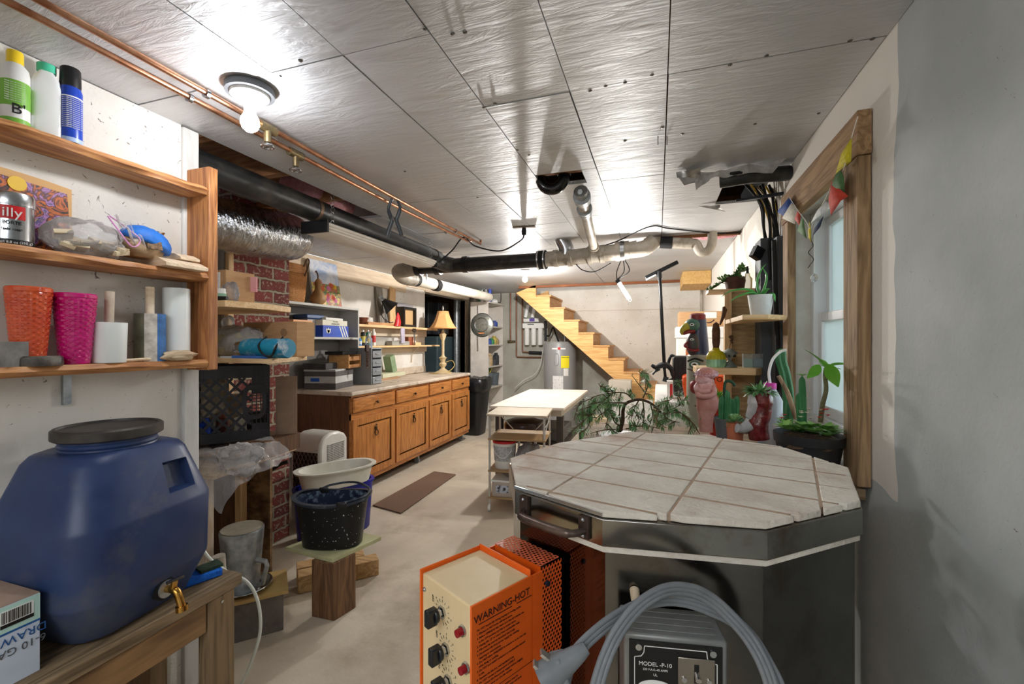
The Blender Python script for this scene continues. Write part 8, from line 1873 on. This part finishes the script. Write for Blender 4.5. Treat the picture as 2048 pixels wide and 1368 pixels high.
for u, v in ((1269, 1180), (1395, 1180)):
    p = onPl(fa, fnn, u, v); M().cyl(p, p + fnn * .022 + Vector((0, 0, -.006)), .0085, .0075, 14).build('ceramic_standoff', mat('cream_ceramic', (226, 206, 176), rough=.5), t)
# ---------------------------------------------------------------- orange switch box
ex = Vector((.478, .878, 0)).normalized(); ey = Vector((-ex.y, ex.x, 0)); O = Vector((-.278, .643, 0)); BT = .916; BB_ = .36; LX, LY = .134, .147
t = thing('kiln_switch_box', 'orange and cream kiln switch box with black knobs and a warning text', 'control box', (O.x, O.y, BB_), math.atan2(ex.y, ex.x))
hh = BT - BB_
KOR = mat('kiln_orange', (240, 104, 24), (228, 92, 18), sc=3, rough=.4, c3=(214, 84, 20), sc3=2); KCR = mat('kiln_cream', (232, 208, 164), (222, 196, 150), sc=5, rough=.45, c3=(238, 222, 186), sc3=4)
M().box(0, LX, .004, LY - .003, 0, hh - .004).build('cream_panel', KCR, t, local=True, bev=.003)
m = M(); m.box(-.001, LX + .004, 0, .0038, 0, hh - .003).box(LX, LX + .004, .0038, LY, 0, hh + .006).box(-.004, LX, LY - .0028, LY + .001, 0, hh + .003)
m.build('orange_shell', KOR, t, local=True, bev=.0015)
# side extension plate and perforated guard
M().box(LX + .0045, LX + .03, 0, .003, 0, hh - .004).box(LX + .0045, LX + .045, LY - .012, LY - .009, 0, hh - .004).build('side_plate', KOR, t, local=True)
PF1 = perf('perforated_top', (226, 110, 70), (90, 62, 54), 0, 1, .0085, .0030); PF2 = perf('perforated_side', (232, 96, 30), (110, 60, 40), 0, 2, .0085, .0030)
gx0, gx1 = LX + .03, LX + .083
gz = hh + .004
M().box(gx0, gx1, .006, LY - .014, gz - .003, gz - .002).build('guard_top', PF1, t, local=True)
M().box(LX + .03, gx1, .0, .001, 0, gz - .003).build('guard_side', PF2, t, local=True)
M().box(gx0, gx0 + .002, .006, LY - .014, 0, gz - .004).build('guard_front', KOR, t, local=True)
M().box(gx0 + .01, gx1, .012, LY - .02, 0.0, gz - .03).build('guard_core', mat('dark_core', (50, 40, 36), rough=.9), t, local=True)
m = M(); m.cyl((LX + .04, -.006, hh - .03), (LX + .04, 0, hh - .03), .005, n=6); m.build('bolt', mat('blue_bolt', (50, 60, 80), rough=.3, metal=.6), t, local=True)
def wl(x, y, z): return O + ex * x + ey * y + Vector((0, 0, BB_ + z))
WN = -ey
DRK = mat('dark_print', (58, 18, 14), rough=.7)
m = M(); m.text('WARNING-HOT', .0172, facing(wl(LX * .50, -.0006, hh - .033), WN), .0003)
m.beam(wl(.014, -.0006, hh - .037), wl(.086, -.0006, hh - .037), .0006, .0014, tuple(WN)).beam(wl(.098, -.0006, hh - .037), wl(.134, -.0006, hh - .037), .0006, .0014, tuple(WN))
m.build('warning_lettering', DRK, t)
LN = ['Do NOT touch kiln during heating or cooling cycles.', '1. Element in HOT zone will cause burns.', '2. Before OPENING kiln make sure that all switches are', '   in the OFF position and kiln is cooled down.', '3. Unplug kiln 12" or more from combustible walls.', '4. Kiln must be used on furnished stand only.', '5. Disconnect kiln from power supply for cleaning', '   repairing or maintenance.', '6. Do NOT allow CHILDREN in contact or to be near kiln', '   when firing or cooling.', '7. Do NOT put sealed containers or combustible material', '   in kiln.', '8. Operate the kiln in a well ventilated area.', '9. Do NOT exceed a temperature of 2300 F.', '10. Disconnect kiln from power supply before plugging', '    or removing cord out of a kiln section.']
m = M()
for i, s_ in enumerate(LN): m.text(s_, .0046, facing(wl(.010, -.0006, hh - .047 - i * .0066), WN), .0002, 'LEFT')
m.beam(wl(.01, -.0006, hh - .155), wl(.137, -.0006, hh - .155), .0004, .0008, tuple(WN))
for i, s_ in enumerate(['Receptacles to plug in all kiln sections must be', '240 or 208 volts and fused. Underwriters and local', 'codes for higher currents of 15 amperes.', 'Kiln Sections Only.']): m.text(s_, .0046, facing(wl(.014, -.0006, hh - .163 - i * .0066), WN), .0002, 'LEFT')
m.build('small_lettering', DRK, t)
KN = -ex
def kn(u, v): return onPl(O, ex, u, v)
KB = mat('knob_black', (26, 28, 34), rough=.2)
dial = M()
for (u, v) in ((885, 1224), (893, 1298), (898, 1362)):
    c = kn(u, v); T = facing(c, KN)
    M(T).lathe([(.001, 0), (.011, 0), (.011, .004), (.007, .005), (.006, .012), (.001, .012)], n=6).build('knob_nut', STEEL, t)
    M(T).lathe([(.001, .012), (.0125, .012), (.0125, .02), (.001, .02)], n=16).obox((0, 0, .023), (.013, .028, .02)).build('knob', KB, t, bev=.002)
    for i in range(11):
        a_ = PI * .5 - (i - 3) * .42; p = c + (T.to_3x3() @ Vector((math.cos(a_), math.sin(a_), 0))) * .021
        q = c + (T.to_3x3() @ Vector((math.cos(a_), math.sin(a_), 0))) * .0165
        dial.beam(q + KN * .0004, p + KN * .0004, .0004, .0007, tuple(KN))
        if i % 2: dial.text(str(10 - i), .005, facing(c + (T.to_3x3() @ Vector((math.cos(a_) * .025, math.sin(a_) * .025 - .002, 0))) + KN * .0003, KN), .0002)
    dial.text('OFF', .007, facing(c + Vector((0, 0, .012)) + ey * .026 + KN * .0004, KN, tuple(ey)), .0002)
dial.build('dial_lettering', INK, t)
RL = mat('red_lens', (150, 16, 30), rough=.15)
for u, v in ((926, 1261), (933, 1335)):
    T = facing(kn(u, v), KN)
    M(T).lathe([(.001, 0), (.0095, 0), (.0085, .004), (.001, .004)], n=20).build('lens_bezel', STEEL, t); M(T).lathe([(.001, .004), (.0065, .004), (.0062, .013), (.001, .0145)], n=18).build('indicator_lens', RL, t)
m = M()
for z in (hh - .03,): m.ball(wl(-.001, LY - .012, z), .004, 8, 6)
m.build('screw', STEEL, t)
# ---------------------------------------------------------------- P-10 receptacle box
pa = Vector((-.05, .712, 0)); pbx = Vector((.101, .738, 0)); dx_ = (pbx - pa).normalized(); dn = Vector((dx_.y, -dx_.x, 0)); PW = (pbx - pa).length; PT = .876; PBm = .55
t = thing('receptacle_box', 'grey steel outlet box with black MODEL P-10 faceplate on the kiln front', 'control box', tuple(pa + Vector((0, 0, PBm))), math.atan2(dx_.y, dx_.x))
GB = mat('box_grey', (146, 148, 146), (118, 120, 120), sc=5, rough=.4, metal=.4)
dd_ = .078; hp_ = PT - PBm
M().box(0, PW, 0, dd_, 0, hp_).build('box', GB, t, local=True, bev=.004)
m = M()
for i in range(4): m.box(.012, PW - .012, .012 + i * .016, .018 + i * .016, hp_, hp_ + .0015)
m.build('top_louvre', GB, t, local=True, bev=.0006)
M().box(.008, PW - .008, -.0022, -.0004, .004, hp_ - .008).build('faceplate', mat('plate_black', (16, 16, 18), rough=.35), t, local=True)
def pf(x, z, o=.0024): return pa + dx_ * x + dn * o + Vector((0, 0, PBm + z))
fr_ = M(); zt_p = hp_ - .016
r0 = .014
pts = [(.016, .004), (.016, zt_p - r0)] + [(.016 + r0 * math.sin(i * PI / 12) , zt_p - r0 + r0 * (1 - math.cos(i * PI / 12)) ) for i in range(0)] 
pth = [pf(.016, .0), pf(.016, zt_p - .018), pf(.026, zt_p - .016), pf(.030, zt_p - .010), pf(.031, zt_p), pf(PW - .031, zt_p), pf(PW - .030, zt_p - .010), pf(PW - .026, zt_p - .016), pf(PW - .016, zt_p - .018), pf(PW - .016, .0)]
for p, q in zip(pth, pth[1:]): fr_.beam(p, q, .0012, .0004, tuple(dn))
fr_.build('white_border', WINK, t)
m = M(); m.text('MODEL -P-10', .0086, facing(pf(.047, hp_ - .046), dn), .0003).text('230 V.A.C.-45 AMPS', .0044, facing(pf(.047, hp_ - .053), dn), .0003).text('UL', .0052, facing(pf(.047, hp_ - .061), dn), .0003)
m.build('lettering', WINK, t)
m = M(facing(pf(.047, hp_ - .079, .0022), dn)); m.lathe([(.001, 0), (.026, 0), (.026, .0006), (.001, .0006)], n=32, sy=.45).build('oval_logo', WINK, t)
M().text('CRESS', .013, facing(pf(.047, hp_ - .0835, .003), dn), .0003).build('logo_lettering', INK, t)
sw = pf(PW - .046, hp_ - .048)
M(facing(sw, dn)).box(-.027, .027, -.021, .021, -.0005, .002).build('switch_plate', mat('plate_steel', (150, 142, 132), rough=.3, metal=.9), t, bev=.002)
M(facing(sw, dn)).box(-.0035, .0035, -.016, .012, .002, .0025).build('switch_slot', INK, t)
M(facing(sw, dn)).cyl((0, 0, .002), (0, -.004, .014), .0035, .0045, 10).build('toggle', CHROME, t)
m = M()
for x, z in ((.022, hp_ - .018), (PW - .022, hp_ - .018)): m.cyl(pf(x, z, .002), pf(x, z, .0045), .005, n=12)
for x in (-.018, .018): m.cyl(sw + dx_ * x + Vector((0, 0, -.012)) + dn * .002, sw + dx_ * x + Vector((0, 0, -.012)) + dn * .004, .004, n=12)
m.build('screw', STEEL, t)
# ---------------------------------------------------------------- heavy grey cord with plug
def cp(x, y, k): return onK(k, 1060 + x / 2.7676, 1080 + y / 2.7676)
GC = mat('grey_cord', (128, 132, 136), (108, 112, 116), sc=14, rough=.5)
t = thing('kiln_power_cord', 'thick grey ribbed power cord with large plug looped over the outlet box', 'cord', tuple(cp(750, 300, .69)))
def ribbon(name, P, r=.0042):
    P = smooth(P, 9); cam_ = Vector((0, 0, H)); m = M()
    for s_ in (-1, 0, 1):
        q = []
        for i, p in enumerate(P):
            d = (P[min(i + 1, len(P) - 1)] - P[max(i - 1, 0)]).normalized(); w_ = d.cross(Vector((SA * -1, CA, 0))).normalized(); q.append(p + w_ * s_ * r * 1.45)
        m.tube(q, r if s_ else r * 1.05, 9)
    return m.build(name, GC, t, ang=180)
ribbon('cable_run', [cp(240, 640, .625), cp(330, 545, .64), cp(460, 440, .655), cp(600, 365, .675), cp(740, 330, .685), cp(870, 340, .69), cp(1000, 385, .69), cp(1130, 450, .685), cp(1230, 550, .67), cp(1310, 680, .65), cp(1380, 830, .64), cp(1400, 1000, .64)])
ribbon('cable_loop', [cp(330, 1000, .60), cp(365, 830, .61), cp(420, 650, .62), cp(500, 490, .635), cp(620, 350, .65), cp(760, 275, .665), cp(900, 280, .675), cp(1010, 335, .68), cp(1110, 425, .675), cp(1210, 540, .66), cp(1290, 680, .64), cp(1340, 830, .63), cp(1360, 1000, .63)])
pk0 = cp(280, 620, .62); dpl = (cp(60, 780, .61) - pk0).normalized()
M().tube([pk0 - dpl * .01, pk0, pk0 + dpl * .02, pk0 + dpl * .05, pk0 + dpl * .065], [.008, .011, .015, .021, .021], 14, flat=1.0).build('plug_body', GC, t)
pe = pk0 + dpl * .045
sdx = dpl.cross(Vector((0, -1, 0))).normalized()
M().beam(cp(130, 640, .62), cp(190, 790, .615), .026, .030, tuple(sdx)).build('plug_head', GC, t, bev=.004)
M().beam(cp(60, 620, .615), cp(150, 690, .615), .004, .012, (0, -1, .2)).beam(cp(20, 680, .61), cp(110, 760, .61), .004, .012, (0, -1, .2)).build('plug_blade', mat('plug_blade', (200, 196, 190), rough=.3, metal=.8), t)
# ribbed tan tub edge beside the kiln
t = thing('ribbed_tub', 'tan ribbed round tub in the shadow between the kiln and the right wall', 'tub', (.50, .90, 0))
M().lathe([(.001, 0), (.07, 0)] + [(.075 + .003 * (-1) ** i, .01 + i * .012) for i in range(34)] + [(.07, .425), (.045, .438), (.001, .44)], (.502, .93, 0), 28).build('body', mat('tan_rib', (176, 140, 84), (140, 106, 58), sc=6, rough=.6), t)
# ================================================================ RENDER LOOK
vs = SC.view_settings; vs.view_transform = 'Standard'; vs.look = 'None'; vs.exposure = .3; vs.gamma = 1; vs.use_curve_mapping = False
cy_ = SC.cycles
cy_.use_denoising = True; cy_.max_bounces = 8; cy_.diffuse_bounces = 4; cy_.glossy_bounces = 4; cy_.transparent_max_bounces = 16; cy_.transmission_bounces = 6
cy_.sample_clamp_indirect = 6
